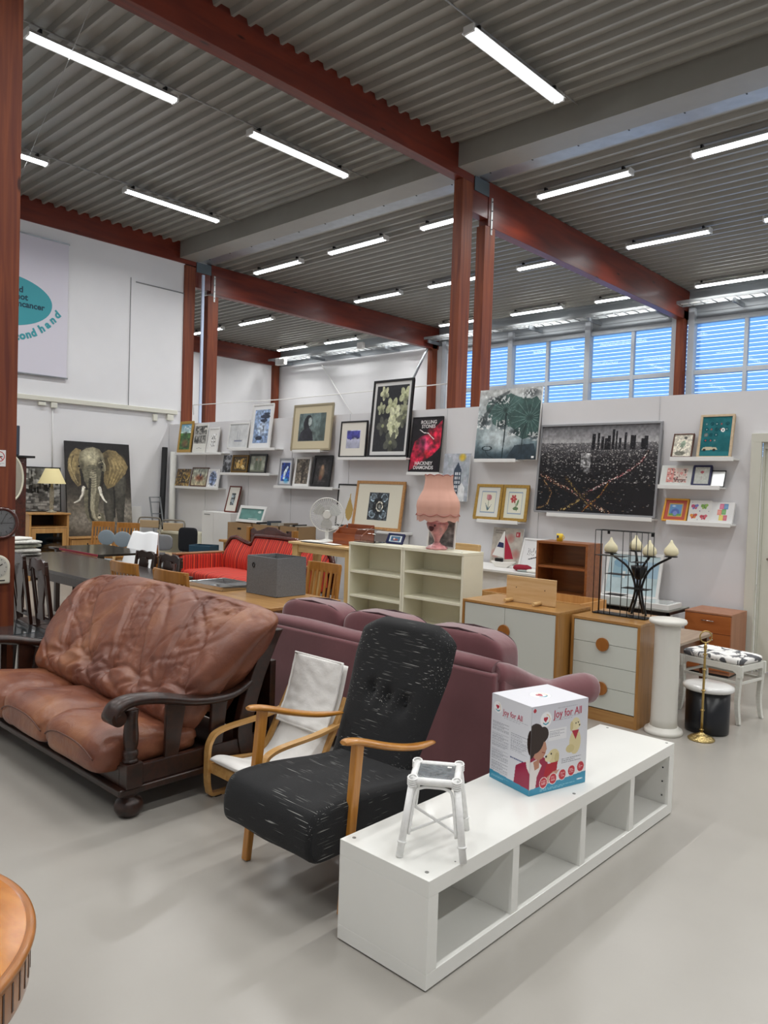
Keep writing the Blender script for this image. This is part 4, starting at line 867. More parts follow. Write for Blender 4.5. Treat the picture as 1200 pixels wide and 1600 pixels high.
PT('front_rail', MB().box(SX0+.05, SX1-.055, 1.775, 1.83, .156, .25), M_sofaw, t, bevel=.004)
mo = MB().box(SX0-.01, SX1+.004, 1.745, 1.79, .12, .155).box(SX1-.035, SX1+.004, 1.79, 2.70, .12, .155).box(SX0-.01, SX0+.035, 1.79, 2.70, .12, .155)
mo.box(SX0+.035, SX1-.035, 1.79, 2.70, .125, .15)
PT('base_moulding', mo, M_sofaw, t, bevel=.01, seg=3)
for sx, s in ((SX1, -1), (SX0, 1)):
    a, b = sorted((sx, sx+s*.05))
    PT('side_panel', MB().box(a+.008, b-.008, 1.86, 2.62, .155, .25), M_sofaw, t, bevel=.006)
    PT('front_post', MB().box(a-.004, b+.016, 1.775, 1.86, .155, .27).lathe([(.034, 0), (.038, .01), (.03, .02), (.036, .035), (.036, .05), (.028, .06), (.034, .085), (.036, .13), (.03, .2), (.034, .25)], ((a+b)/2, 1.815, .27), 20), M_sofaw, t, bevel=.004)
    xm = (a+b)/2
    ap = spline([(xm, 1.70, .49), (xm, 1.74, .545), (xm, 1.82, .562), (xm, 1.95, .548), (xm, 2.15, .50), (xm, 2.32, .485), (xm, 2.42, .50), (xm, 2.50, .54)], 6)
    ar = [interp([0, .06, .12, .3, .6, .8, 1], [.034, .056, .058, .048, .042, .038, .03], i/(len(ap)-1)) for i in range(len(ap))]
    arm = PT('armrest', MB().tube(ap, ar, 16, flat=.62, upv=(0, 0, 1)), M_sofaw, t)
    mb = MB().cyl((xm-.052, 1.728, .50), (xm+.052, 1.728, .50), .036, n=20).cyl((xm-.056, 1.728, .50), (xm+.056, 1.728, .50), .018, n=16)
    mb.v = [(x-t.location.x, y-t.location.y, z) for x, y, z in mb.v]; obj('scroll', mb, M_sofaw, arm)
    mb = MB()
    for k in range(7): mb.tube([(xm-.035-t.location.x, 1.72+k*.012-t.location.y, .56+.004*k-.0006*k*k), (xm+.035-t.location.x, 1.722+k*.012-t.location.y, .562+.004*k-.0006*k*k)], .0035, 6)
    obj('carving', mb, M_sofaw, arm)
    for yy, w0, w1 in ((2.03, .075, .11), (2.29, .075, .10)):
        PT('arm_slat', MB().prism([(yy-w0/2, .245), (yy+w0/2, .245), (yy+w1/2+.02, .50), (yy-w1/2+.02, .515)], 'x', a+.014, b-.014), M_sofaw, t, bevel=.004)
    rl = spline([(xm, 2.50, 0), (xm, 2.49, .12), (xm, 2.46, .30), (xm, 2.52, .52), (xm, 2.61, .72), (xm, 2.655, .80)], 6)
    PT('back_leg', MB().prism([(p.y-.045, p.z) for p in rl]+[(p.y+.05, p.z) for p in rl[::-1]], 'x', a, b), M_sofaw, t, bevel=.005)
    fx = sx+s*.06
    PT('ball_foot', MB().lathe([(.03, 0), (.052, .012), (.066, .035), (.068, .055), (.058, .08), (.036, .094), (.034, .1), (.045, .108), (.045, .13)], (fx, 1.83, 0), 24), M_sofaw, t)
PT('back_panel', MB().box(SX0+.05, SX1-.05, 2.66, 2.70, .17, .62), M_sofaw, t, bevel=.004)
PT('price_tag', MB().box(-3.262, -3.24, 1.80, 1.83, .583, .5845), M_paper, t)

# ---------------------------------------------------------------- black armchair
def dashes(name, base='0B0C0F', thr=.725, k=8, f=300):
    m, t, b = nt(name); b.inputs['Roughness'].default_value = .85; b.inputs['Sheen Weight'].default_value = .05
    tc = t.nodes.new('ShaderNodeTexCoord'); outs = []
    for st in ((k, f, f), (f, k, f)):
        mp = t.nodes.new('ShaderNodeMapping'); mp.inputs['Scale'].default_value = st; n = t.nodes.new('ShaderNodeTexNoise'); n.inputs['Scale'].default_value = 1; n.inputs['Detail'].default_value = 0
        t.links.new(tc.outputs['Object'], mp.inputs[0]); t.links.new(mp.outputs[0], n.inputs['Vector']); outs.append(n.outputs['Fac'])
    sp = t.nodes.new('ShaderNodeSeparateXYZ'); t.links.new(tc.outputs['Normal'], sp.inputs[0]); ab = t.nodes.new('ShaderNodeMath'); ab.operation = 'ABSOLUTE'; t.links.new(sp.outputs[0], ab.inputs[0])
    gt = t.nodes.new('ShaderNodeMath'); gt.operation = 'GREATER_THAN'; gt.inputs[1].default_value = .6; t.links.new(ab.outputs[0], gt.inputs[0])
    mf = t.nodes.new('ShaderNodeMix'); t.links.new(gt.outputs[0], mf.inputs[0]); t.links.new(outs[0], mf.inputs[2]); t.links.new(outs[1], mf.inputs[3])
    r = t.nodes.new('ShaderNodeValToRGB'); e = r.color_ramp.elements; e[0].position = thr; e[0].color = (*lin(base), 1); e[1].position = thr+.06; e[1].color = (*lin('9A9A96'), 1)
    t.links.new(mf.outputs[0], r.inputs[0])
    n2 = t.nodes.new('ShaderNodeTexNoise'); n2.inputs['Scale'].default_value = 5; t.links.new(tc.outputs['Object'], n2.inputs['Vector'])
    r2 = t.nodes.new('ShaderNodeValToRGB'); e = r2.color_ramp.elements; e[0].position = .46; e[0].color = (0, 0, 0, 1); e[1].position = .56; e[1].color = (1, 1, 1, 1); t.links.new(n2.outputs['Fac'], r2.inputs[0])
    mx = t.nodes.new('ShaderNodeMix'); mx.data_type = 'RGBA'; mx.inputs[6].default_value = (*lin(base), 1); t.links.new(r2.outputs[0], mx.inputs[0]); t.links.new(r.outputs[0], mx.inputs[7]); t.links.new(mx.outputs[2], b.inputs['Base Color'])
    n3 = t.nodes.new('ShaderNodeTexNoise'); n3.inputs['Scale'].default_value = 300; t.links.new(tc.outputs['Object'], n3.inputs['Vector'])
    bp = t.nodes.new('ShaderNodeBump'); bp.inputs['Strength'].default_value = .4; bp.inputs['Distance'].default_value = .004; t.links.new(n3.outputs['Fac'], bp.inputs['Height']); t.links.new(bp.outputs[0], b.inputs['Normal']); return m
M_blk = dashes('black_fabric_white_dashes'); M_blks = M_blk
M_chw = wood('honey_beech', 'A4681F', 'C48636', (12, 12, 1), 3, .3, .4); M_chwy = wood('honey_beech_arm', 'A4681F', 'C68A3C', (12, 1, 12), 3, .3, .4)
t = thing('armchair', 'black fabric armchair with white dashes and honey coloured wooden arms', 'armchair', (-2.28, 2.3, 0))
def seatd(q, p):
    q.z += .014*fnoise((q.x*3, q.y*3, 0), 1)*(p.z > 0)-.02*(1-sm(1.85, 2.02, q.y))*(p.z > 0)+.025*(p.z < 0)*0; return q
mb = MB()
def seat(u, v):
    # u across, v around the profile (front low, top, back)
    pts = seat_sp; y, z = pts[min(int(v*(len(pts)-1)), len(pts)-1)]
    e = min(u, 1-u)/.06; k = 1 if e >= 1 else (1-(1-e)**2)**.5
    yc, zc = 2.2, .30
    return Vector((-2.50+.53*u, yc+(y-yc)*(.965+.035*k), zc+(z-zc)*(.84+.16*k)+.008*fnoise((u*3, v*3, 0), 1)))
seat_sp = [(p.y, p.z) for p in spline([(0, a, b) for a, b in ((2.56, .24), (2.2, .24), (1.92, .225), (1.825, .24), (1.80, .30), (1.815, .385), (1.87, .425), (2.05, .425), (2.3, .395), (2.56, .37), (2.6, .30), (2.56, .24))], 8)]
mb.grid(seat, 40, 88, smooth=True)
for u in (0, 1): mb.add([seat(u, j/87) for j in range(87)], [tuple(range(87))], 0, False)
PT('seat', mb, M_blks, t)
def bk(side):
    def f(u, v):
        z = .30+.67*v; w = interp([0, .18, .45, .72, .9, 1], [.245, .25, .27, .295, .29, .25], v)
        e = max(0, (v-.88)/.12); w *= (1-.35*e*e)
        y = 2.47+.27*v**1.15+.02*math.sin(PI*v)
        s = 2*u-1; edge = (1-abs(s)**8)*min(1, (1-v)/.03)**.5*min(1, v/.03)**.5
        q = .045*edge+ .01*math.cos(s*1.5)
        if side < 0:
            for (a, b) in ((-.33, .52), (.05, .50), (.42, .48)): q -= .028*math.exp(-(((s-a)/.11)**2+((v-b)/.06)**2))
        return Vector((-2.325+w*s, y+side*q, z))
    return f
mb = MB().grid(bk(-1), 56, 56); f1, f2 = bk(-1), bk(1)
mb2 = MB().grid(f2, 56, 56)
mb.add(mb2.v, [fc[::-1] for fc in mb2.f], 0, True)
N = 56
def rim(i): # boundary ring
    s = i/ (4*(N-1)) * 4
    k = int(s); r = s-k
    return {0: (r, 0), 1: (1, r), 2: (1-r, 1), 3: (0, 1-r)}[k % 4]
R1 = [f1(*rim(i)) for i in range(4*(N-1))]; R2 = [f2(*rim(i)) for i in range(4*(N-1))]; n_ = len(R1)
mb.add(R1+R2, [(i, (i+1) % n_, n_+(i+1) % n_, n_+i) for i in range(n_)], 0, True)
PT('backrest', mb, M_blk, t)
mb = MB()
for a, b in ((-.33, .52), (.05, .50), (.42, .48)): mb.lathe([(.001, .004), (.008, .003), (.011, 0), (.009, -.004)], (0, 0, 0), 14)
mbb = MB()
for a, b in ((-.33, .52), (.05, .50), (.42, .48)):
    p = f1((a+1)/2, b); mbb.pillow((p.x, p.y-.002, p.z), (.022, .012, .022), 1, 1, 12, 8)
PT('tufting_button', mbb, M_blk, t)
for s, xa in ((-1, -2.545), (1, -1.972)):
    PT('leg', MB().bar((xa+s*.006, 1.972, 0), (xa, 2.035, .64), .030, .035, upv=(1, 0, 0), w1=.045, h1=.032), M_chw, t, bevel=.006, seg=3)
    ap = spline([(xa, 1.955, .652), (xa, 2.03, .640), (xa+s*.012, 2.2, .585), (xa+s*.005, 2.36, .545), (xa-s*.01, 2.50, .53)], 6)
    PT('armrest', MB().tube(ap, [interp([0, .1, .4, .8, 1], [.016, .026, .03, .026, .014], i/(len(ap)-1)) for i in range(len(ap))], 14, flat=.5), M_chwy, t)
    PT('leg', MB().bar((xa-s*.03, 2.66, 0), (xa-s*.03, 2.56, .30), .026, .034, upv=(1, 0, 0), w1=.034, h1=.03), M_chw, t, bevel=.006)
    PT('side_rail', MB().bar((xa-s*.04, 1.95, .255), (xa-s*.04, 2.62, .25), .03, .05), M_chw, t, bevel=.004)

# ---------------------------------------------------------------- low white bentwood lounge chair
M_birch = wood('birch_veneer', 'BB8B4C', 'D0A468', (8, 1, 8), 4, .35, .2)
M_cot = mat('white_cotton', 'ECEAE6', .85, var=.03, vscale=10, bump=.35, bscale=25)
t = thing('lounge_chair', 'small bentwood lounge chair with white cotton cushion and headrest behind the black armchair', 'armchair', (-3.0, 2.5, 0))
cp = spline([(0, 2.225, .21), (0, 2.26, .222), (0, 2.36, .185), (0, 2.48, .165), (0, 2.59, .20), (0, 2.69, .33), (0, 2.76, .48), (0, 2.81, .67)], 8)
def cus(x0, x1, path, th, off=0):
    def f(u, v):
        k = len(path)-1; w = (v*2) if v < .5 else (2-v*2); i = min(int(w*k), k-1); fr = w*k-i
        p = path[i].lerp(path[i+1], fr); d = (path[min(i+1, k)]-path[i]).normalized(); nrm = Vector((0, -d.z, d.y))
        s = 2*u-1; e = (1-abs(s)**6)*min(1, w/.03, (1-w)/.03)**.5
        side = 1 if v < .5 else -1
        return Vector((x0+(x1-x0)*u, p.y, p.z))+nrm*(off+side*th/2*e+(.006*fnoise((u*4, w*7, 2), 1.5) if side > 0 else 0))
    return f
PT('cushion', MB().grid(cus(-3.19, -2.815, cp, .04), 30, 90), M_cot, t)
hp = cp[-18:]
PT('headrest', MB().grid(cus(-3.188, -2.818, hp, .035, .035), 30, 60), M_cot, t)
hr = []
for u in [i/20 for i in range(21)]: hr.append(cus(-3.188, -2.818, hp, .0, .04)(u, .004))
for w in [i/16 for i in range(17)]: hr.append(cus(-3.188, -2.818, hp, .0, .04)(1, .5*w))
for u in [i/20 for i in range(21)]: hr.append(cus(-3.188, -2.818, hp, .0, .04)(1-u, .499))
for w in [i/16 for i in range(17)]: hr.append(cus(-3.188, -2.818, hp, .0, .04)(0, .5-.499*w))
PT('piping', MB().tube(hr, .006, 6, closed=True), M_cot, t)
def strip(path, x0, x1, th, name, par, m=M_birch):
    k = len(path); a = []; b = []
    for i, p in enumerate(path):
        d = (path[min(i+1, k-1)]-path[max(i-1, 0)]).normalized(); n = Vector((0, -d.z, d.y)); a.append(p+n*th/2); b.append(p-n*th/2)
    mb = MB(); vs = []
    for p, q in zip(a, b): vs += [(x0, p.y, p.z), (x1, p.y, p.z), (x1, q.y, q.z), (x0, q.y, q.z)]
    fs = [(i*4+j, i*4+(j+1) % 4, i*4+4+(j+1) % 4, i*4+4+j) for i in range(k-1) for j in range(4)]+[(0, 1, 2, 3), (k*4-4, k*4-1, k*4-2, k*4-3)]
    mb.add(vs, fs, 0, False)
    for i in range(len(mb.s)): mb.s[i] = False
    return PT(name, mb, m, par, bevel=.002)
for xa in (-3.235, -2.805):
    ap = spline([(0, 2.80, .012), (0, 2.5, .012), (0, 2.29, .012), (0, 2.25, .05), (0, 2.242, .18), (0, 2.255, .285), (0, 2.33, .333), (0, 2.6, .352), (0, 2.79, .385)], 8)
    strip(ap, xa-.018, xa+.022, .018, 'arm_loop', t)
    PT('back_upright', MB().bar((xa, 2.58, .12), (xa, 2.79, .50), .03, .022), M_birch, t, bevel=.002)
    PT('seat_rail', MB().bar((xa, 2.25, .175), (xa, 2.6, .13), .03, .04), M_birch, t, bevel=.002)
PT('cross_bar', MB().box(-3.22, -2.79, 2.25, 2.275, .13, .185), M_birch, t, bevel=.002)
PT('foot_pad', MB().box(-3.255, -3.21, 2.28, 2.32, -.0, .006), M_blackp, t, bevel=.002)

t.location = (-2.965, 2.47, 0)
# ---------------------------------------------------------------- mauve velvet sofa, seen from behind
M_velvet = mat('mauve_velvet', '74454A', .8, var=.12, vscale=3, sheen=.9, bump=.1, bscale=30)
M_velp = mat('dark_mauve_piping', '3A1E24', .7)
t = thing('velvet_sofa', 'mauve velvet three seat sofa seen from behind with rolled arms', 'sofa', (-3.07, 3.5, 0))
VX0, VX1 = -4.02, -2.13
PT('back_frame', MB().box(VX0, VX1, 3.16, 3.34, .09, .68), M_velvet, t, bevel=.015, seg=3)
PT('back_rail', MB().tube([(VX0+.02, 3.235, .69)]+[(VX0+.1+i*.175, 3.235, .695+.006*math.sin(i)) for i in range(10)]+[(VX1-.03, 3.235, .69)], .058, 16, flat=.75), M_velvet, t)
PT('seat_base', MB().box(VX0+.02, VX1-.02, 3.30, 3.98, .09, .40), M_velvet, t, bevel=.02, seg=3)
for i in range(3):
    a = VX0+.045+i*.595; b = a+.59
    def ds(q, p): q.y += -.10*0; q.z += .006*fnoise((q.x*5, q.y*5, 0), 1); q.z += -.055*abs(p.x)**3*(p.z > 0); return q
    c_ = PT('back_cushion', MB().pillow(((a+b)/2, 3.40, .645), (b-a, .20, .40), .25, .22, 56, 40, disp=ds, pole='x'), M_velvet, t)
    for yy in (3.325, 3.475):
        pp = []
        for k in range(48):
            an = 2*PI*k/48; g = lambda w, e: math.copysign(abs(w)**e, w)
            px = (b-a)/2*.97*g(math.cos(an), .22); pz = .20*.985*g(math.sin(an), .22); pz += (-.055*abs(g(math.cos(an), .22))**3 if pz > 0 else 0)
            pp.append(((a+b)/2+px-t.location.x, yy-t.location.y, .645+pz))
        obj('piping', MB().tube(pp, .0055, 6, closed=True), M_velp, c_)
for i in range(3): PT('seat_cushion', MB().pillow((VX0+.40+i*.6, 3.72, .44), (.60, .56, .13), .2, .4, 30, 14), M_velvet, t)
for s, xa in ((1, VX1), (-1, VX0)):
    ap = spline([(xa-s*.03, 3.205, .672), (xa+s*.0, 3.30, .655), (xa+s*.03*(s > 0), 3.45, .585), (xa+.06*(s > 0), 3.58, .535), (xa+.10*(s > 0), 3.74, .53), (xa+.13*(s > 0), 3.85, .52), (xa+.14*(s > 0), 3.90, .51)], 8)
    PT('rolled_arm', MB().tube(ap, [interp([0, .05, .2, .5, .8, .93, 1], [.045, .06, .055, .06, .085, .08, .03], i/(len(ap)-1)) for i in range(len(ap))], 22), M_velvet, t)
    PT('arm_panel', MB().prism([(3.2, .09), (3.95, .09), (3.95, .52), (3.6, .53), (3.4, .58), (3.2, .66)], 'x', *sorted((xa-s*.10, xa+s*.03))), M_velvet, t, bevel=.015, seg=3)
    PT('foot', MB().box(xa-s*.06-.025, xa-s*.06+.025, 3.2, 3.25, 0, .09).box(xa-s*.06-.025, xa-s*.06+.025, 3.88, 3.93, 0, .09), M_dkwood, t, bevel=.003)

# ---------------------------------------------------------------- round table at the corner
M_burl = wood('burl_veneer', 'A8641C', 'D08A34', (1.2, 3, 1), 7, .2, .6)
M_rimw = wood('burl_rim', '7C4A22', 'A56B38', (3, 3, 1), 5, .25, .4)
t = thing('round_table', 'glossy orange veneered round table with fluted rim cut off at bottom left', 'table', (-1.985, .339, 0))
RR = .47
prf = [(.0, .535), (RR-.025, .535), (RR-.02, .538), (RR-.008, .538), (RR, .531), (RR-.002, .522), (RR-.010, .518), (RR-.010, .512), (RR-.006, .508)]
obj('tabletop', MB().prism([((RR-.022)*math.cos(2*PI*k/120), (RR-.022)*math.sin(2*PI*k/120)) for k in range(120)], 'z', .505, .5352), M_burl, t)
obj('rim_moulding', MB().lathe([(RR-.022, .506), (RR-.008, .508), (RR-.012, .514), (RR-.004, .519), (RR, .526), (RR-.002, .533), (RR-.008, .537), (RR-.015, .537), (RR-.022, .5345)], (0, 0, 0), 120, cap=False), mat('rim_wood', 'A86A30', .3, var=.15, vscale=12, coat=.3), t)
ap_ = obj('apron', MB().lathe([(RR-.03, .42), (RR-.0125, .421), (RR-.012, .423), (RR-.012, .503), (RR-.0125, .505), (RR-.03, .505)], (0, 0, 0), 96, cap=False), M_rimw, t)
mb = MB()
for k in range(72):
    a = 2*PI*k/72; r = RR-.0125; mb.bar((r*math.cos(a), r*math.sin(a), .435), (r*math.cos(a), r*math.sin(a), .5), .007, .003, upv=(math.cos(a), math.sin(a), 0))
obj('flute', mb, mat('dark_inlay', '3A2010', .4), ap_)
obj('pedestal', MB().lathe([(.2, 0), (.2, .03), (.08, .06), (.05, .12), (.07, .22), (.05, .36), (.1, .42), (.2, .43)], (0, 0, 0), 32), M_rimw, t)

# ---------------------------------------------------------------- cream bookcases
for k, (xa, xb, sh, lb) in enumerate(((-5.145, -4.462, (.40, .62), 'cream open bookcase standing left, next to the pine side table'), (-4.458, -3.785, (.62, .84), 'cream open bookcase standing right, with the pink lamp on top'))):
    t = thing('bookcase', lb, 'bookcase', ((xa+xb)/2, 5.1, 0), 0, 'cream bookcases')
    PT('side_panel', MB().box(xa, xa+.022, 5.1, 5.38, 0, 1.042), M_cream, t, bevel=.001); PT('side_panel', MB().box(xb-.022, xb, 5.1, 5.38, 0, 1.042), M_cream, t, bevel=.001)
    PT('top_board', MB().box(xa, xb, 5.095, 5.38, 1.043, 1.067), M_cream, t, bevel=.001)
    PT('back_panel', MB().box(xa+.02, xb-.02, 5.365, 5.375, .05, 1.05), M_cream, t)
    for z in ((.06, .385, .57, .80) if k == 0 else (.06, .40, .64, .865)): PT('shelf', MB().box(xa+.022, xb-.022, 5.105, 5.365, z-.02, z), M_cream, t, bevel=.001)
    PT('plinth', MB().box(xa+.022, xb-.022, 5.12, 5.14, 0, .04), M_cream, t)
    if k: PT('screw', MB().cyl((xb-.06, 5.15, 1.067), (xb-.06, 5.15, 1.069), .006), M_hole, t)
# ---------------------------------------------------------------- white fronted cabinets with round wooden handles
def knobdisc(par, x, y, z, r=.055): return PT('handle', MB().cyl((x, y, z), (x, y-.012, z), r, n=40).cyl((x, y-.012, z), (x, y-.016, z), r*.96, n=40), wood('handle_wood', '8A5422', 'A86C30', (12, 12, 1), 3), par, bevel=.001)
M_front = mat('pale_grey_front', 'CBCFC6', .45)
xa, xb, ya, yb, zt = -3.56, -2.715, 4.80, 5.28, .745
t = thing('cabinet', 'oak cabinet with two pale doors sharing one round wooden handle', 'cabinet', ((xa+xb)/2, ya, 0))
PT('top_board', MB().box(xa, xb, ya, yb, zt-.02, zt), M_oak, t, bevel=.002); PT('side_panel', MB().box(xa, xa+.02, ya, yb, 0, zt-.02), M_oakv, t, bevel=.001); PT('side_panel', MB().box(xb-.02, xb, ya, yb, 0, zt-.02), M_oakv, t, bevel=.001)
PT('plinth', MB().box(xa+.02, xb-.02, ya+.01, ya+.03, 0, .08), M_oak, t); PT('back_panel', MB().box(xa+.02, xb-.02, yb-.012, yb-.004, .02, zt-.02), M_oak, t)
xm = (xa+xb)/2-.03
d1 = PT('door', MB().box(xa+.023, xm-.0015, ya+.004, ya+.022, .085, zt-.024), M_front, t, bevel=.001); d2 = PT('door', MB().box(xm+.0015, xb-.023, ya+.004, ya+.022, .085, zt-.024), M_front, t, bevel=.001)
mb = MB().cyl((xm-t.location.x, .003, .545), (xm-t.location.x, -.012, .545), .05, n=40); obj('handle', mb, wood('handle_wood', '8A5422', 'A86C30', (12, 12, 1), 3), d1, bevel=.001)
xa, xb, ya, yb, zt = -2.695, -2.178, 4.955, 5.46, .72
t = thing('chest_of_drawers', 'oak chest with four pale drawers and round wooden handles beside the white column', 'chest of drawers', ((xa+xb)/2, ya, 0))
PT('top_board', MB().box(xa, xb, ya, yb, zt-.02, zt), M_oak, t, bevel=.002); PT('side_panel', MB().box(xa, xa+.02, ya, yb, 0, zt-.02), M_oakv, t, bevel=.001); PT('side_panel', MB().box(xb-.02, xb, ya, yb, 0, zt-.02), M_oakv, t, bevel=.001)
PT('plinth', MB().box(xa+.02, xb-.02, ya+.004, ya+.02, 0, .085), M_oak, t); PT('back_panel', MB().box(xa+.02, xb-.02, yb-.01, yb-.002, .02, zt-.02), M_oak, t)
zs = [.09, .243, .394, .547, .697]; dd = []
for i in range(4): dd.append(PT('drawer', MB().box(xa+.022, xb-.022, ya+.004, ya+.022, zs[i]+.0015, zs[i+1]-.0015), M_front, t, bevel=.001))
for i, z in ((3, .545), (1, .235)):
    obj('handle', MB().cyl((-2.447-t.location.x, .003, z), (-2.447-t.location.x, -.012, z), .047, n=40), wood('handle_wood', '8A5422', 'A86C30', (12, 12, 1), 3), dd[i], bevel=.001)
obj('handle_stub', MB().box(0, .001, 0, .001, 0, .001), M_oak, dd[0]) if False else None
# board with pegs leaning upright on the cabinet
t = thing('peg_board', 'birch board with two round pegs standing on the two door cabinet', 'board', (-3.05, 4.96, .747))
PT('board', MB().box(-3.29, -2.86, 5.0, 5.018, .747, .945), M_birch2 if 'M_birch2' in globals() else wood('birch_board', 'C9A06A', 'D9B888', (1, 12, 12), 3, .5, .1), t, bevel=.002)
for x in (-3.235, -2.985): PT('peg', MB().cyl((x, 5.0, .762), (x, 4.90, .762), .014, n=16), M_lightwood, t, bevel=.002)
PT('peg_hole', MB().cyl((-3.2, 5.0, .86), (-3.2, 4.9985, .86), .004, n=10).cyl((-2.95, 5.0, .86), (-2.95, 4.9985, .86), .004, n=10), M_blackp, t)
# wire shelf
t = thing('wire_shelf', 'black metal wire frame shelf standing on the chest of drawers', 'wall shelf', (-2.45, 5.2, .722))
X0, X1_, Y0, Y1, Z0, Z1 = -2.645, -2.245, 5.17, 5.27, .725, 1.335
w = .0032; mb = MB()
for x in (X0, X1_):
    for y in (Y0, Y1): mb.cyl((x, y, Z0), (x, y, Z1), w, n=6)
for z in (Z0, Z1):
    for y in (Y0, Y1): mb.cyl((X0, y, z), (X1_, y, z), w, n=6)
    for x in (X0, X1_): mb.cyl((x, Y0, z), (x, Y1, z), w, n=6)
for x, za, zb in ((-2.60, .725, 1.335), (-2.555, .725, 1.15), (-2.51, .725, 1.15), (-2.43, .725, 1.335), (-2.37, 1.12, 1.335), (-2.38, .725, 1.335), (-2.33, .725, 1.335), (-2.29, .725, 1.335)): mb.cyl((x, Y0, za), (x, Y0, zb), w, n=6)
PT('wire_frame', mb, M_blackm, t)
for a, b, z in ((-2.645, -2.43, 1.15), (-2.56, -2.40, 1.02), (-2.37, -2.29, 1.12), (-2.43, -2.245, .93), (-2.56, -2.43, .87), (-2.645, -2.245, .728)): PT('shelf', MB().box(a, b, Y0, Y1, z-.002, z+.002), M_blackm, t)
for x in (X0+.055, X1_-.012): PT('hanging_lug', MB().box(x-.01, x+.01, Y1-.003, Y1, Z1-.03, Z1), M_blackm, t)
# candelabra
t = thing('candelabra', 'black metal candle stand with four curved arms behind the wire shelf', 'candle holder', (-2.39, 5.37, .722))
tips = [(-2.60, 5.335, 1.165), (-2.445, 5.42, 1.19), (-2.30, 5.33, 1.165), (-2.155, 5.36, 1.175)]
mb = MB()
for i, (x, y, z) in enumerate(tips):
    bx = -2.39+(i-1.5)*.02; mb2 = spline([(-2.39+(i-1.5)*.055, 5.37+(-.04 if i % 2 else .04), .726), (bx, 5.37, .86), (bx, 5.37, .95), ((bx*1.4+x*.6)/2, (5.37+y)/2, 1.07), (x, y, z-.012)], 8)
    PT('curved_arm', MB().tube(mb2, .0085, 8), M_blackm, t)
    PT('candle_plate', MB().lathe([(.002, -.006), (.04, -.004), (.048, .002), (.044, .002), (.002, 0)], (x, y, z-.006), 24, cap=False), M_blackm, t)
PT('binding_bowl', MB().lathe([(.02, 0), (.035, .02), (.055, .07), (.06, .1)], (-2.39, 5.37, .98), 24), M_blackm, t)
M_wax = mat('cream_wax', 'E3DAB6', .5)
for i, (x, y, z) in enumerate(tips):
    tag(obj('pear_candle', MB().lathe([(.014, 0), (.040, .004), (.051, .025), (.045, .052), (.024, .078), (.011, .097), (.007, .112), (.001, .116)], (0, 0, 0), 24), M_wax, loc=(x, y, z-.003)), ['cream pear shaped candle, leftmost of the four', 'cream pear shaped candle, second from the left', 'cream pear shaped candle, third from the left', 'cream pear shaped candle, rightmost and clear of the wire frame'][i], 'candle', 'pear candles on the candle stand')
# teak shelf and mug
M_teak = wood('teak', '7A4620', '95592C', (1, 10, 10), 3, .35, .2)
xa, xb, ya, yb = -3.765, -3.24, 6.2, 6.48
t = thing('teak_bookshelf', 'brown teak open bookshelf behind the two door cabinet', 'bookshelf', ((xa+xb)/2, ya, 0))
for x in (xa, xb-.022): PT('side_panel', MB().box(x, x+.022, ya, yb, 0, 1.145), M_teak, t, bevel=.001)
for z in (1.123, .90, .65, .40, .08): PT('shelf', MB().box(xa+.022, xb-.022, ya+.005, yb, z, z+.022), M_teak, t, bevel=.001)
PT('back_panel', MB().box(xa+.02, xb-.02, yb-.01, yb, .05, 1.14), M_teak, t)
t = thing('mug', 'small yellow mug standing on the teak bookshelf', 'mug', (-3.6, 6.33, 1.146))
obj('cup', MB().lathe([(.001, .003), (.028, 0), (.03, .07), (.026, .07), (.024, .01), (.001, .01)], (0, 0, 0), 20, cap=False), mat('yellow_glaze', 'DDBE2E', .3), t)
obj('handle', MB().tube([(.028+.018*math.sin(a), 0, .036+.02*math.cos(a)) for a in [PI*k/8 for k in range(9)]], .004, 6), mat('yellow_glaze', 'DDBE2E', .3), t); obj('blue_mark', MB().box(-.012, .006, -.031, -.0285, .03, .055), mat('blue_mark', '30406A', .4), t)
# pine drawer standing behind the cabinet
t = thing('drawer_box', 'open empty pine drawer box behind the two door cabinet', 'box', (-3.6, 5.9, 0))
PT('side_panel', MB().box(-4.02, -3.0, 5.66, 5.675, .60, .69), M_pine, t, bevel=.001); PT('side_panel', MB().box(-4.02, -3.0, 6.1, 6.115, .60, .69), M_pine, t, bevel=.001)
PT('end_panel', MB().box(-4.02, -4.0, 5.675, 6.1, .60, .69), M_pine, t, bevel=.001); PT('end_panel', MB().box(-3.02, -3.0, 5.675, 6.1, .60, .69), M_pine, t, bevel=.001)
PT('bottom_panel', MB().box(-4.0, -3.02, 5.675, 6.1, .60, .61), M_pine, t)
t = thing('pine_cabinet', 'pine cabinet with a blank side carrying the open drawer box', 'cabinet', (-3.5, 5.9, 0))
PT('body', MB().box(-4.05, -2.85, 5.64, 6.13, .03, .585), M_pine, t, bevel=.002); PT('top_board', MB().box(-4.06, -2.8, 5.62, 6.15, .585, .60), M_pine, t, bevel=.002)
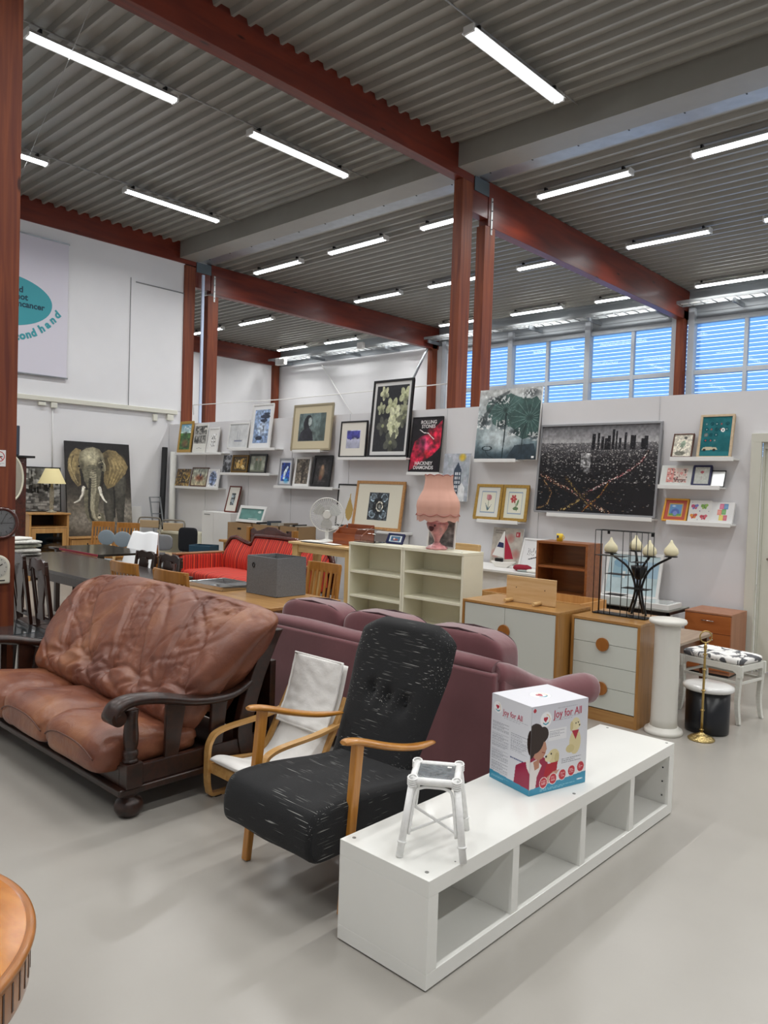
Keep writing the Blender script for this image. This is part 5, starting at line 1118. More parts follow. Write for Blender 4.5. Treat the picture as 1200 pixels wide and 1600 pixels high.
# white desk with things
t = thing('white_desk', 'white desk against the partition under the gold flower pair', 'desk', (-4.5, 7.1, 0))
PT('desktop', MB().box(-5.5, -3.95, 6.78, 7.42, .725, .75), M_white, t, bevel=.002); PT('modesty_panel', MB().box(-5.46, -4.0, 6.84, 6.86, .42, .725), M_white, t)
for x in (-5.46, -4.03):
    for y in (6.84, 7.36): PT('leg', MB().box(x, x+.04, y, y+.04, 0, .725), M_white, t)
c = CV(60, 60, 'B5AEA4'); c.noise(7, .12, 3); 
for x, y in ((.6, .28), (.15, .72), (.82, .7)): c.soft(x, y, .16, .16, 'B0726A', .8)
c.rect(.76, .1, .9, .24, 'B03A44'); c.rect(.80, .13, .84, .2, 'E0C8C8'); c.textrows(.08, .06, .4, .2, 2, '6A6460'); c.textrows(.05, .82, .4, .92, 2, '7A746E')
picture('taupe unframed poster with rose blotches behind the toy sailboat', -5.09, -4.68, .751, 1.165, 7.44, None, 0, c, dep=.012, y0=7.36, group='pictures on the white desk')
c = CV(44, 50, 'D8D8D8'); 
for a in range(9): c.line([(.2+.08*a, .3+.05*(a % 3)), (.25+.07*a, .42+.05*(a % 4)), (.2+.08*a, .6)], .015, '55555A')
c.line([(.3, .75), (.6, .65), (.9, .6)], .04, '2A2A30')
picture('white framed line drawing between the sailboat poster and teak shelf', -4.665, -4.32, .751, 1.07, 7.42, 'white', .022, c, y0=7.30, group='pictures on the white desk')
t = thing('toy_sailboat', 'small toy sailboat with white and crimson sails on the white desk', 'toy boat', (-4.72, 7.08, .751), math.radians(10))
obj('hull', MB().prism([(-.14, .065), (-.07, .0), (.06, .0), (.15, .07), (0, .06)], 'y', -.03, .03), mat('boat_white', 'E0DED8', .4), t, bevel=.008)
obj('mast', MB().cyl((.01, 0, .06), (.01, 0, .40), .003, n=8), M_white, t)
obj('white_sail', MB().prism([(-.13, .13), (.005, .11), (.005, .40)], 'y', -.001, .001), M_white, t); obj('blue_band', MB().prism([(-.075, .225), (.004, .215), (.004, .27), (-.05, .28)], 'y', -.0016, .0016), mat('navy_cloth', '27305A', .7), t)
obj('crimson_sail', MB().prism([(.018, .09), (.12, .10), (.09, .2), (.018, .36)], 'y', -.001, .001), mat('crimson_cloth', 'A81E3C', .7), t); obj('cabin', MB().box(-.09, .0, -.018, .018, .06, .10), M_blackp, t, bevel=.004)
t = thing('knitted_hat', 'crimson knitted cap lying on the front of the white desk', 'hat', (-4.37, 6.93, .751), .2)
obj('crown', MB().pillow((0, 0, .035), (.20, .15, .07), .9, .8, 28, 14, disp=lambda q, p: q+Vector((0, 0, .012*fnoise(q, 18)))), mat('crimson_knit', '8E1A30', .9, bump=.6, bscale=120), t); obj('ribbon', MB().pillow((.03, -.06, .012), (.13, .06, .024), .8, .8, 20, 10), mat('grey_ribbon', '9CA4A2', .8), t)
tag(obj('folded_cloth', MB().pillow((0, 0, .018), (.16, .11, .035), .4, .6, 24, 10), M_paper, loc=(-4.2, 6.9, .751)), 'small white folded cloth right of the crimson cap', 'cloth')

# ---------------------------------------------------------------- chairs of the middle distance
def chair(name, label, loc, rz, m, h=.9, sh=.44, w=.42, d=.42, style='slat', ms=None, group=None, n=5, lean=.06):
    t = thing(name, label, 'chair', loc, rz, group); ms = ms or m
    obj('seat', MB().box(-w/2, w/2, -d/2, d/2, sh-.025, sh), ms, t, bevel=.006)
    for sx in (-1, 1):
        x = sx*(w/2-.02)
        obj('leg', MB().bar((x, -d/2+.03, 0), (x, -d/2+.025, sh-.02), .028, .028), m, t, bevel=.003)
        obj('leg', MB().bar((x, d/2+.03, 0), (x, d/2-.01, sh), .03, .03).bar((x, d/2-.01, sh), (x, d/2-.01+lean, h-.01), .028, .026), m, t, bevel=.003)
    def rail(z0, z1, th=.018, curve=.0):
        mb = MB(); k = 10; vs = []
        for i in range(k+1):
            u = i/k; x = -w/2+.005+(w-.01)*u; y = d/2-.01+lean*((z0+z1)/2-sh)/(h-sh)+curve*(4*u*(1-u)); a = z0; b = z1+.0
            vs += [(x, y-th/2, a), (x, y+th/2, a), (x, y+th/2, b), (x, y-th/2, b)]
        mb.add(vs, [(i*4+j, i*4+(j+1) % 4, i*4+4+(j+1) % 4, i*4+4+j) for i in range(k) for j in range(4)]+[(0, 1, 2, 3), (k*4, k*4+3, k*4+2, k*4+1)]); return mb
    def slats(z0, z1, xs, sw):
        for x in xs:
            obj('slat', MB().bar((x, d/2-.01+lean*(z0-sh)/(h-sh), z0), (x, d/2-.01+lean*(z1-sh)/(h-sh)+.01, z1), sw, .01, upv=(0, 1, 0)), m, t)
    if style == 'slat':
        obj('top_rail', rail(h-.085, h, .02, .025), m, t, bevel=.004); obj('lower_rail', rail(sh+.10, sh+.135), m, t, bevel=.003)
        slats(sh+.12, h-.07, [(-.5+(i+.5)/n)*(w-.08) for i in range(n)], .024)
    if style == 'carved':
        mb = MB(); pts = []
        for i in range(25):
            u = i/24; pts.append((-w/2+w*u, h-.025+.03*math.sin(PI*u)**2-.012*math.cos(4*PI*u)))
        pts += [(w/2, h-.11), (w*.28, h-.07), (0, h-.09), (-w*.28, h-.07), (-w/2, h-.11)]
        y = d/2-.01+lean
        obj('crest_rail', MB().prism(pts, 'y', y-.012, y+.012), m, t, bevel=.004)
        obj('splat', MB().prism([(-.07, sh+.08), (.07, sh+.08), (.05, sh+.2), (.085, sh+.33), (.04, h-.06), (-.04, h-.06), (-.085, sh+.33), (-.05, sh+.2)], 'y', y-.035, y-.02), m, t, bevel=.003); slats(sh+.08, h-.06, (-.125, .125), .02)
        obj('lower_rail', rail(sh+.06, sh+.10), m, t)
    return t
for rl_ in (0, 1): pass
M_oakc = wood('golden_oak', '94601F', 'B37C38', (12, 12, 1), 3, .35, .2)
chair('oak_chair', 'oak slat back chair at the left, between dark table and leather sofa', (-5.53, 3.26, 0), PI, M_oakc, h=.945, style='slat', n=6, group='oak slat back chairs')
chair('oak_chair', 'oak slat back chair right of the first, in front of the mirror tray', (-4.86, 3.26, 0), PI, M_oakc, h=.945, w=.46, style='slat', n=6, group='oak slat back chairs')
chair('oak_chair', 'oak slat back chair half hidden behind the grey felt box', (-4.8, 4.21, 0), 0, M_oakc, h=.93, style='slat', n=6, group='oak slat back chairs')
chair('dark_chair', 'dark splat back chair at far left, nearest the red post', (-6.16, 2.645, 0), PI-.1, M_dkwood, h=.985, w=.37, d=.30, style='carved', group='dark dining chairs at the left')
chair('dark_chair', 'dark splat back chair right beside its twin, against the dark table', (-5.745, 2.635, 0), PI-.1, M_dkwood, h=.975, w=.37, d=.30, style='carved', group='dark dining chairs at the left')
chair('dark_chair', 'dark carved chair behind the dark table, beside the white sheet', (-6.86, 3.70, 0), -.05, M_dkwood, h=.885, w=.42, style='carved', group='dark chairs behind the dark table')
chair('dark_chair', 'dark carved chair behind the dark table, nearer the red sofa', (-6.40, 3.69, 0), -.05, M_dkwood, h=.885, w=.42, style='carved', group='dark chairs behind the dark table')
chair('pine_chair', 'golden pine chair in front of the elephant canvas, left one', (-11.05, 5.55, 0), .75, M_oakc, h=.92, w=.36, n=6, group='pine chairs below the elephant canvas')
chair('pine_chair', 'golden pine chair in front of the elephant canvas, right one', (-10.65, 5.75, 0), .75, M_oakc, h=.92, w=.36, n=6, group='pine chairs below the elephant canvas')
# oak table, grey box, mirror tray
t = thing('oak_table', 'oak table behind the leather sofa carrying the grey felt box', 'table', (-4.85, 3.57, 0))
PT('tabletop', MB().box(-5.62, -4.085, 3.30, 3.98, .715, .74), M_oak, t, bevel=.004); PT('apron', MB().box(-5.56, -4.15, 3.35, 3.37, .63, .714).box(-5.56, -4.15, 3.91, 3.93, .63, .714).box(-4.17, -4.15, 3.37, 3.91, .63, .714).box(-5.56, -5.54, 3.37, 3.91, .63, .714), M_oak, t, bevel=.002)
for x in (-5.305, -4.2):
    for y in (3.35, 3.88): PT('leg', MB().box(x, x+.055, y, y+.055, 0, .63), M_oakv, t, bevel=.004)
t = thing('storage_box', 'open grey felt storage box with a black ring hole on the oak table', 'box', (-4.60, 3.76, .741))
M_felt = mat('grey_felt', '6F7173', .95, var=.12, vscale=90, bump=.4, bscale=150)
mb = MB(); a, b, c_, d = -4.795, -4.43, 3.64, 3.93; zz = 1.035
PT('felt_body', MB().box(a, b, c_, c_+.01, .742, zz).box(a, b, d-.01, d, .742, zz).box(a, a+.01, c_+.01, d-.01, .742, zz).box(b-.01, b, c_+.01, d-.01, .742, zz).box(a, b, c_, d, .742, .75), M_felt, t, bevel=.002)
PT('ring_handle', MB().tube([(-4.71+.013*math.cos(k*PI/8), c_-.002, .965+.018*math.sin(k*PI/8)) for k in range(16)], .004, 6, closed=True), M_blackm, t)
t = thing('mirror_tray', 'silver edged mirror tray lying on the oak table', 'tray', (-5.2, 3.6, .741), 0)
PT('rim', MB().box(-5.42, -4.93, 3.5, 3.515, .742, .775).box(-5.42, -4.93, 3.86, 3.875, .742, .775).box(-5.42, -5.405, 3.515, 3.86, .742, .775).box(-4.945, -4.93, 3.515, 3.86, .742, .775), M_chrome, t, bevel=.002); PT('mirror_glass', MB().box(-5.405, -4.945, 3.515, 3.86, .743, .75), mat('mirror_silver', 'E8EAEA', .05, metal=1), t)
# dark tables
t = thing('dining_table', 'large dark brown dining table with cut corners at the left', 'table', (-6.8, 3.5, 0))
PT('tabletop', MB().prism([(-8.5, 3.0), (-6.05, 3.0), (-5.78, 3.25), (-5.78, 3.80), (-8.5, 3.9)], 'z', .72, .75), M_dktop, t, bevel=.004)
PT('apron', MB().box(-7.9, -6.1, 3.1, 3.12, .62, .72).box(-7.9, -6.1, 3.75, 3.77, .62, .72).box(-6.12, -6.1, 3.12, 3.75, .62, .72), M_dkwood, t)
for x in (-7.9, -6.16):
    for y in (3.1, 3.7): PT('leg', MB().box(x, x+.07, y, y+.07, 0, .62), M_dkwood, t, bevel=.004)
t = thing('dining_table', 'second glossy black table behind the dark dining table, with red strip', 'table', (-8.4, 4.2, 0))
PT('tabletop', MB().box(-9.0, -7.78, 3.92, 4.6, .745, .77), mat('gloss_black', '1C1A1A', .12, coat=.5), t, bevel=.003); PT('red_edge', MB().box(-8.7, -7.78, 3.912, 3.92, .75, .772), mat('red_edge', 'A8404E', .5), t)
for x in (-8.95, -7.88):
    for y in (3.97, 4.5): PT('leg', MB().box(x, x+.05, y, y+.05, 0, .745), M_dkwood, t)
# glass coffee table
t = thing('coffee_table', 'dark octagonal coffee table with glass top behind the leather sofa arm', 'table', (-5.95, 2.3, 0))
M_tglass = mat('dark_table_glass', '3C4244', .05, coat=.8, spec=.8)
PT('tabletop', MB().prism([(-6.5, 2.02), (-5.62, 2.02), (-5.42, 2.12), (-5.40, 2.36), (-5.55, 2.46), (-6.5, 2.46)], 'z', .42, .45), mat('black_wood_gloss', '2A2D30', .25, coat=.4), t, bevel=.006)
PT('glass_inset', MB().box(-6.4, -5.62, 2.09, 2.39, .45, .453), M_tglass, t)
for x in (-6.4, -5.62):
    for y in (2.1, 2.36): PT('leg', MB().box(x, x+.06, y, y+.04, 0, .42), M_dkwood, t)
# red striped sofa
ST = [(0, 'C4301F'), (.12, '4A1216'), (.15, 'D03A26'), (.25, '8A1C1C'), (.29, 'C8341F'), (.37, '241012'), (.41, 'D8452C'), (.52, '3A1014'), (.55, 'B02A1E'), (.62, '7A1A1C'), (.68, 'D03A24'), (.8, '5A1418'), (.83, 'C8341F'), (.93, '8F2420')]
M_stx = stripes('red_stripe_fabric', 0, .27, ST); M_sty = stripes('red_stripe_arm_fabric', 1, .27, ST)
M_mah = wood('mahogany', '3A160E', '57241A', (1, 8, 8), 3, .25, .5)
rx0, rx1, ry = -8.62, -6.46, 6.1
t = thing('striped_sofa', 'antique sofa with red striped upholstery and curved mahogany back', 'sofa', ((rx0+rx1)/2, 5.75, 0))
def rtop(u):
    u = min(u, 1-u)*(rx1-rx0); return interp([0, .05, .14, .24, .40, .56, .62, .66, 2], [.62, .76, .85, .865, .82, .79, .82, .905, .925], u)
def rb(u, v):
    x = rx0+.03+(rx1-rx0-.06)*u; zt = rtop(u)-.03; z = .42+(zt-.42)*v; return Vector((x, ry-.05-.05*math.sin(PI*v)*(1+.0*u)+.10*v, z))
PT('back_upholstery', MB().grid(rb, 90, 20), M_stx, t)
mb = MB(); cc = [Vector((rx0+(rx1-rx0)*i/90, ry+.07, rtop(i/90))) for i in range(91)]
PT('crest_rail', MB().tube(cc, .032, 10, flat=.8), M_mah, t)
PT('back_board', MB().prism([(p.x, p.z) for p in cc]+[(rx1, .3), (rx0, .3)], 'y', ry+.07, ry+.095), M_mah, t)
PT('seat_cushion', MB().pillow(((rx0+rx1)/2, 5.74, .40), (rx1-rx0-.08, .70, .15), .15, .5, 60, 16), M_stx, t)
PT('seat_rail', MB().box(rx0, rx1, 5.36, 5.42, .25, .36), M_mah, t, bevel=.008)
for xa, s in ((rx0, 1), (rx1, -1)):
    PT('arm_upholstery', MB().pillow((xa+s*.06, 5.75, .50), (.10, .70, .30), .3, .3, 30, 16), M_sty, t)
    PT('arm_rail', MB().box(xa-.005 if s > 0 else xa-.105, xa+.105 if s > 0 else xa+.005, 5.34, 6.1, .64, .665), wood('worn_arm_wood', '8A5A36', 'A87850', (12, 1, 12), 3), t, bevel=.008)
    PT('arm_post', MB().box(xa+(.0 if s > 0 else -.09), xa+(.09 if s > 0 else 0), 5.34, 5.385, .0, .645), M_mah, t, bevel=.01)
    PT('leg', MB().box(xa+(.0 if s > 0 else -.06), xa+(.06 if s > 0 else 0), 6.05, 6.12, 0, .4), M_mah, t, bevel=.006)
# tall pine side table with papers, tray, fan
t = thing('high_table', 'tall light pine table between striped sofa and cream bookcases', 'table', (-5.95, 5.65, 0))
PT('tabletop', MB().box(-6.43, -5.42, 5.43, 5.86, .945, .97), M_lightwood, t, bevel=.005)
PT('apron', MB().box(-6.38, -5.47, 5.47, 5.49, .86, .945).box(-6.38, -5.47, 5.80, 5.82, .86, .945).box(-5.49, -5.47, 5.49, 5.8, .86, .945), M_lightwood, t)
for x in (-6.39, -5.56):
    for y in (5.455, 5.76): PT('leg', MB().box(x, x+.085, y, y+.06, 0, .945), wood('light_pine_leg', 'C09A5E', 'D6B47C', (12, 12, 1), 3), t, bevel=.004)
for i, (x, y, r, w_, h_, cc, lb) in enumerate(((-6.2, 5.62, .1, .3, .2, M_paper, 'white paper sheet on the tall pine table, left one'), (-5.85, 5.53, -.2, .28, .1, M_paper, 'white paper slip at the front edge of the tall pine table'), (-6.02, 5.60, .05, .5, .24, M_blackp, 'black folder under the papers on the tall pine table'))):
    tag(obj('paper_sheet' if i < 2 else 'folder', MB().box(-w_/2, w_/2, -h_/2, h_/2, 0, .003 if i < 2 else .006), cc, loc=(x, y, .971+(.0065 if i < 2 else 0)), rot=(0, 0, r)), lb, 'paper' if i < 2 else 'folder')
M_tray = wood('orange_brown_wood', '84401F', 'A45A30', (1, 8, 8), 3, .3, .3)
t = thing('desk_organizer', 'orange brown wooden tiered letter tray on the tall pine table', 'letter tray', (-5.72, 5.70, .971))
PT('base', MB().box(-5.98, -5.50, 5.60, 5.82, .972, .985), M_tray, t, bevel=.002)
PT('front_panel', MB().prism([(-5.90, .985), (-5.52, .985), (-5.50, 1.09), (-5.92, 1.09)], 'y', 5.62, 5.632), M_tray, t, bevel=.002); PT('middle_panel', MB().box(-5.92, -5.5, 5.70, 5.712, .985, 1.15), M_tray, t, bevel=.002); PT('back_panel', MB().box(-5.88, -5.49, 5.80, 5.812, .985, 1.19), M_tray, t, bevel=.002)
PT('side_panel', MB().prism([(5.62, .985), (5.812, .985), (5.812, 1.18), (5.71, 1.14), (5.62, 1.08)], 'x', -5.50, -5.49), M_tray, t, bevel=.001); PT('side_panel', MB().prism([(5.62, .985), (5.812, .985), (5.812, 1.18), (5.71, 1.14), (5.62, 1.08)], 'x', -5.92, -5.91), M_tray, t, bevel=.001)
M_fan = mat('fan_plastic', 'D6D6D0', .4)
t = thing('desk_fan', 'white desk fan with round wire guard on the tall pine table', 'fan', (-6.2, 5.79, .971), .75)
fz = .30; R_ = .185
obj('base', MB().lathe([(.085, 0), (.085, .012), (.03, .025), (.018, .03), (.018, .22), (.001, .22)], (0, .0, 0), 24), M_fan, t)
obj('motor', MB().lathe([(.001, -.05), (.04, -.045), (.05, 0), (.045, .05), (.001, .06)], (0, 0, 0), 20, cap=False).xf(Matrix.Translation((0, .02, fz)) @ Matrix.Rotation(PI/2, 4, 'X')), M_fan, t)
mb = MB()
for r in (.185,): mb.tube([(r*math.cos(2*PI*k/40), -.05, fz+r*math.sin(2*PI*k/40)) for k in range(40)], .005, 6, closed=True)
for r in (.06, .1, .14): mb.tube([(r*math.cos(2*PI*k/32), -.075+.1*(r/.185)**2*.3, fz+r*math.sin(2*PI*k/32)) for k in range(32)], .0012, 4, closed=True)
for k in range(48):
    a = 2*PI*k/48; mb.tube([(.04*math.cos(a), -.078, fz+.04*math.sin(a)), (.11*math.cos(a), -.074, fz+.11*math.sin(a)), (.165*math.cos(a), -.06, fz+.165*math.sin(a)), (.185*math.cos(a), -.045, fz+.185*math.sin(a)), (.17*math.cos(a), -.02, fz+.17*math.sin(a)), (.05*math.cos(a), 0.0, fz+.05*math.sin(a))], .0012, 4)
obj('wire_guard', mb, M_fan, t)
mb = MB()
for k in range(3):
    a0 = 2*PI*k/3+.5; vs = []
    for i in range(7):
        r = .03+.13*i/6
        for s in (-1, 1): a = a0+s*(.35+.25*math.sin(PI*i/6)); vs.append((r*math.cos(a), -.045+s*.012, fz+r*math.sin(a)))
    mb.add(vs, [(2*i, 2*i+1, 2*i+3, 2*i+2) for i in range(6)], 0, True)
obj('fan_blades', mb, mat('fan_blade', 'B8BAB8', .3), t)
h_ = obj('hub_cap', MB().cyl((0, -.082, fz), (0, -.07, fz), .042, n=28), M_fan, t)
# acrylic stand and small photo on the left bookcase
t = thing('acrylic_stand', 'clear smoky acrylic curved stand on the left cream bookcase', 'stand', (-5.0, 5.25, 1.067))
ap = [(0, 5.14+.0, 1.068)]+[(0, 5.145+.06*(1-math.cos(a)), 1.10+.09*math.sin(a)) for a in [PI/2*k/8 for k in range(9)]]+[(0, 5.34, 1.19)]
mb = MB(); vs = []
for (_, y, z) in ap: vs += [(-5.12, y, z), (-4.86, y, z)]
mb.add(vs, [(2*i, 2*i+1, 2*i+3, 2*i+2) for i in range(len(ap)-1)], 0, True); mb.box(-5.12, -4.86, 5.14, 5.34, 1.068, 1.072)
PT('curved_sheet', mb, clear('smoky_acrylic', (.72, .73, .78), .10), t)
c = CV(30, 26, '2A4A66'); c.rect(.08, .1, .92, .9, 'DDE2E6'); c.rect(.16, .2, .84, .8, '3E6A8E'); c.ell(.5, .6, .2, .14, '8A4A4A'); c.ell(.4, .5, .08, .1, 'D8C8C0')
picture('small dark blue framed photo standing beside the acrylic stand', -4.84, -4.64, 1.068, 1.16, 5.33, 'navy', .014, c, y0=5.28, group='pictures on the cream bookcases')
c = CV(40, 50, '6E6C6A'); c.noise(6, .4, 3); c.soft(.5, .4, .3, .2, '9A968F', .7)
picture('white edged grey picture leaning behind the pink lamp', -4.39, -4.08, 1.068, 1.32, 5.375, 'white', .014, c, y0=5.345, group='pictures on the cream bookcases')
# pink lamp
t = thing('table_lamp', 'pink porcelain table lamp with scalloped pink fabric shade on the cream bookcase', 'lamp', (-4.165, 5.21, 1.068))
M_pink = mat('pink_porcelain', 'C98A8A', .3, var=.35, vscale=22, coat=.5); M_shade = mat('pink_shade', 'D8A694', .75, var=.02)
def lt(name, prof, m, n=40, sc=None, par=t, **k):
    mb = MB(); 
    def f(u, v):
        i = v*(len(prof)-1); j = min(int(i), len(prof)-2); fr = i-j; r = prof[j][0]*(1-fr)+prof[j+1][0]*fr; z = prof[j][1]*(1-fr)+prof[j+1][1]*fr; a = 2*PI*u
        if sc: r, z = sc(a, v, r, z)
        return (r*math.cos(a), r*math.sin(a), z)
    return obj(name, MB().grid(f, n, len(prof)*3, cu=True), m, par)
lt('foot', [(.001, 0), (.09, 0), (.095, .012), (.075, .03), (.04, .045), (.03, .06)], M_pink, sc=lambda a, v, r, z: (r*(1+.14*math.cos(6*a)*(1-v)), z))
lt('vase_body', [(.022, .05), (.028, .09), (.05, .13), (.085, .18), (.10, .225), (.085, .245), (.04, .25), (.02, .255)], M_pink)
obj('flower_relief', MB().pillow((-.0, -.085, .19), (.06, .02, .06), 1, 1, 14, 8, disp=lambda q, p: q+Vector((0, 0, .006*fnoise(q, 60)))).pillow((.035, -.082, .215), (.03, .02, .03), 1, 1, 12, 8), mat('dark_rose', '5A2A30', .4), t)
obj('lamp_neck', MB().cyl((0, 0, .25), (0, 0, .34), .014), mat('dark_rose', '5A2A30', .4), t)
sh_ = lt('lamp_shade', [(.178, .30), (.182, .34), (.186, .38), (.18, .42), (.158, .47), (.132, .52), (.122, .57), (.118, .61), (.121, .64)], M_shade, n=96, sc=lambda a, v, r, z: (r*(1+.035*abs(math.cos(5*a))*(1-.4*v)), z+(.012*abs(math.sin(5*a)) if v > .97 else 0)))
lt('shade_fringe', [(.178, .262), (.180, .30), (.181, .315)], mat('pink_fringe', 'CFA091', .85), n=96, sc=lambda a, v, r, z: (r*(1+.03*abs(math.cos(5*a))), z-(1-v)*.02*abs(math.cos(5*a))))
obj('scallop_trim', MB().tube([(.192*math.cos(2*PI*k/120), .192*math.sin(2*PI*k/120), .312-.018*abs(math.cos(5*2*PI*k/120))) for k in range(120)], .0035, 5, closed=True).tube([(.124*math.cos(2*PI*k/120), .124*math.sin(2*PI*k/120), .64+.012*abs(math.sin(5*2*PI*k/120))) for k in range(120)], .0035, 5, closed=True), mat('rose_trim', 'A8685E', .7), sh_)
# wood chair and stool between bookcase and desk
chair('wooden_chair', 'light wooden chair behind the right cream bookcase', (-4.76, 6.2, 0), 0, M_lightwood, h=1.03, w=.36, n=3)
t = thing('round_stool', 'round wooden stool with black legs half hidden by the cream bookcase', 'stool', (-4.38, 5.75, 0))
obj('seat', MB().cyl((0, 0, .705), (0, 0, .74), .17, n=36), M_lightwood, t, bevel=.004)
for k in range(4): a = PI/4+k*PI/2; obj('leg', MB().bar((.18*math.cos(a), .18*math.sin(a), 0), ((.11)*math.cos(a), .11*math.sin(a), .705), .025, .025), M_blackm, t)
# ---------------------------------------------------------------- right side group
t = thing('column_pedestal', 'tall white round column pedestal beside the chest of drawers', 'pedestal', (-2.035, 5.06, 0))
obj('base', MB().lathe([(.001, 0), (.122, 0), (.126, .015), (.12, .03), (.1, .036), (.095, .05)], (0, 0, 0), 40), mat('pedestal_white', 'DAD8D0', .45), t)
obj('shaft', MB().lathe([(.09, .04), (.086, .1), (.082, .7), (.086, .74)], (0, 0, 0), 40), mat('pedestal_white', 'DAD8D0', .45), t)
obj('top_plate', MB().lathe([(.085, .735), (.118, .745), (.124, .757), (.118, .772), (.001, .775)], (0, 0, 0), 40), mat('pedestal_white', 'DAD8D0', .45), t)
t = thing('stool_bin', 'black oval drum stool with white marbled lid near the brass stand', 'stool', (-1.845, 5.33, 0))
obj('drum', MB().lathe([(.001, .005), (.138, .005), (.14, .02), (.14, .29), (.001, .29)], (0, 0, 0), 40, sx=1.02, sy=.92, cap=False), mat('dark_blue_black', '0C0F16', .3), t)
obj('marble_lid', MB().lathe([(.001, .285), (.15, .287), (.163, .3), (.16, .318), (.13, .328), (.001, .332)], (0, 0, 0), 40, sx=1.03, sy=.95, cap=False), mat('white_marble', 'DEDEDC', .2, var=.10, vscale=5, coat=.3, detail=8), t)
M_brass = mat('brass', 'B39A62', .3, metal=1, var=.1, vscale=30); M_brassb = mat('gold_ornament', 'C9B27A', .3, metal=1, bump=1, bscale=60)
t = thing('brass_stand', 'slim brass stand with round ornate foot and ring handle', 'stand', (-1.80, 5.11, 0))
obj('ornate_foot', MB().lathe([(.001, 0), (.082, 0), (.085, .008), (.07, .02), (.04, .032), (.016, .045), (.012, .05)], (0, 0, 0), 36), M_brassb, t)
obj('pole', MB().lathe([(.009, .045), (.008, .2), (.0075, .6), (.012, .61), (.006, .64)], (0, 0, 0), 16), M_brass, t)
for z in (.06, .19, .32, .46, .56): obj('collar', MB().lathe([(.008, 0), (.014, .003), (.014, .009), (.008, .012)], (0, 0, z), 16), M_brass, t)
obj('ring', MB().tube([(.038*math.cos(2*PI*k/28), .0, .682+.038*math.sin(2*PI*k/28)) for k in range(28)], .0045, 8, closed=True).xf(Matrix.Rotation(.7, 4, 'Z')), M_brass, t)
# vanity stool
t = thing('vanity_stool', 'white painted stool with floral black and white cushion and curved legs', 'stool', (-1.93, 5.83, 0), -.18)
M_vs = mat('stool_white_paint', 'DCDCD4', .35, coat=.2); w_, d_ = .49, .36; zt = .42
for sx in (-1, 1):
    for sy in (-1, 1):
        x, y = sx*(w_/2-.025), sy*(d_/2-.025)
        L = spline([(x, y, zt), (x-sx*.004, y, .30), (x-sx*.010, y, .15), (x+sx*.002, y, .04), (x+sx*.012, y+sy*.006, 0)], 6)
        mb = MB()
        for i in range(len(L)-1): mb.bar(L[i], L[i+1], .036-.012*i/len(L), .036-.012*i/len(L), upv=(0, 1, 0), w1=.036-.012*(i+1)/len(L), h1=.036-.012*(i+1)/len(L))
        obj('leg', mb, M_vs, t, bevel=.003)
for sy in (-1, 1):
    y = sy*(d_/2-.02); obj('apron', MB().prism([(-w_/2, zt), (w_/2, zt), (w_/2, zt-.085), (w_/2-.05, zt-.06), (w_/2-.07, zt-.045), (-w_/2+.07, zt-.045), (-w_/2+.05, zt-.06), (-w_/2, zt-.085)], 'y', y-.01, y+.01), M_vs, t, bevel=.002)
    obj('stretcher', MB().box(-w_/2+.03, w_/2-.03, y-.008, y+.008, .285, .303), M_vs, t, bevel=.002)
for sx in (-1, 1):
    x = sx*(w_/2-.02); obj('apron', MB().prism([(-d_/2, zt), (d_/2, zt), (d_/2, zt-.085), (d_/2-.05, zt-.045), (-d_/2+.05, zt-.045), (-d_/2, zt-.085)], 'x', x-.01, x+.01), M_vs, t, bevel=.002)
    obj('stretcher', MB().box(x-.008, x+.008, -d_/2+.03, d_/2-.03, .285, .303), M_vs, t, bevel=.002)
def floral():
    m, t_, b = nt('floral_cotton'); b.inputs['Roughness'].default_value = .8
    tc = t_.nodes.new('ShaderNodeTexCoord'); n = t_.nodes.new('ShaderNodeTexNoise'); n.inputs['Scale'].default_value = 6.5; n.inputs['Detail'].default_value = 4; n.inputs['Distortion'].default_value = 1.8
    r = t_.nodes.new('ShaderNodeValToRGB'); e = r.color_ramp.elements; e[0].position = .53; e[0].color = (*lin('E6E5E2'), 1); e[1].position = .57; e[1].color = (*lin('55565A'), 1)
    t_.links.new(tc.outputs['Object'], n.inputs[0]); t_.links.new(n.outputs[0], r.inputs[0]); t_.links.new(r.outputs[0], b.inputs['Base Color']); return m
obj('cushion', MB().pillow((0, 0, zt+.022), (w_-.02, d_-.02, .06), .25, .5, 40, 14), floral(), t)
# brown desk
t = thing('wooden_desk', 'old brown wooden desk with light worn top behind the black drum stool', 'desk', (-2.35, 5.9, 0))
PT('desktop', MB().box(-2.78, -2.185, 5.475, 6.35, .475, .50), wood('worn_top', '8A7460', 'A08B76', (12, 1, 12), 3, .4, .2), t, bevel=.003); PT('body', MB().box(-2.72, -2.24, 5.53, 6.3, .33, .475), M_teak, t, bevel=.003)
for x in (-2.72, -2.24):
    for y in (5.48, 6.24): PT('leg', MB().box(x, x+.05, y, y+.05, 0, .475), wood('brown_leg', '4F2E1C', '6B432A', (12, 12, 1), 3), t, bevel=.003)
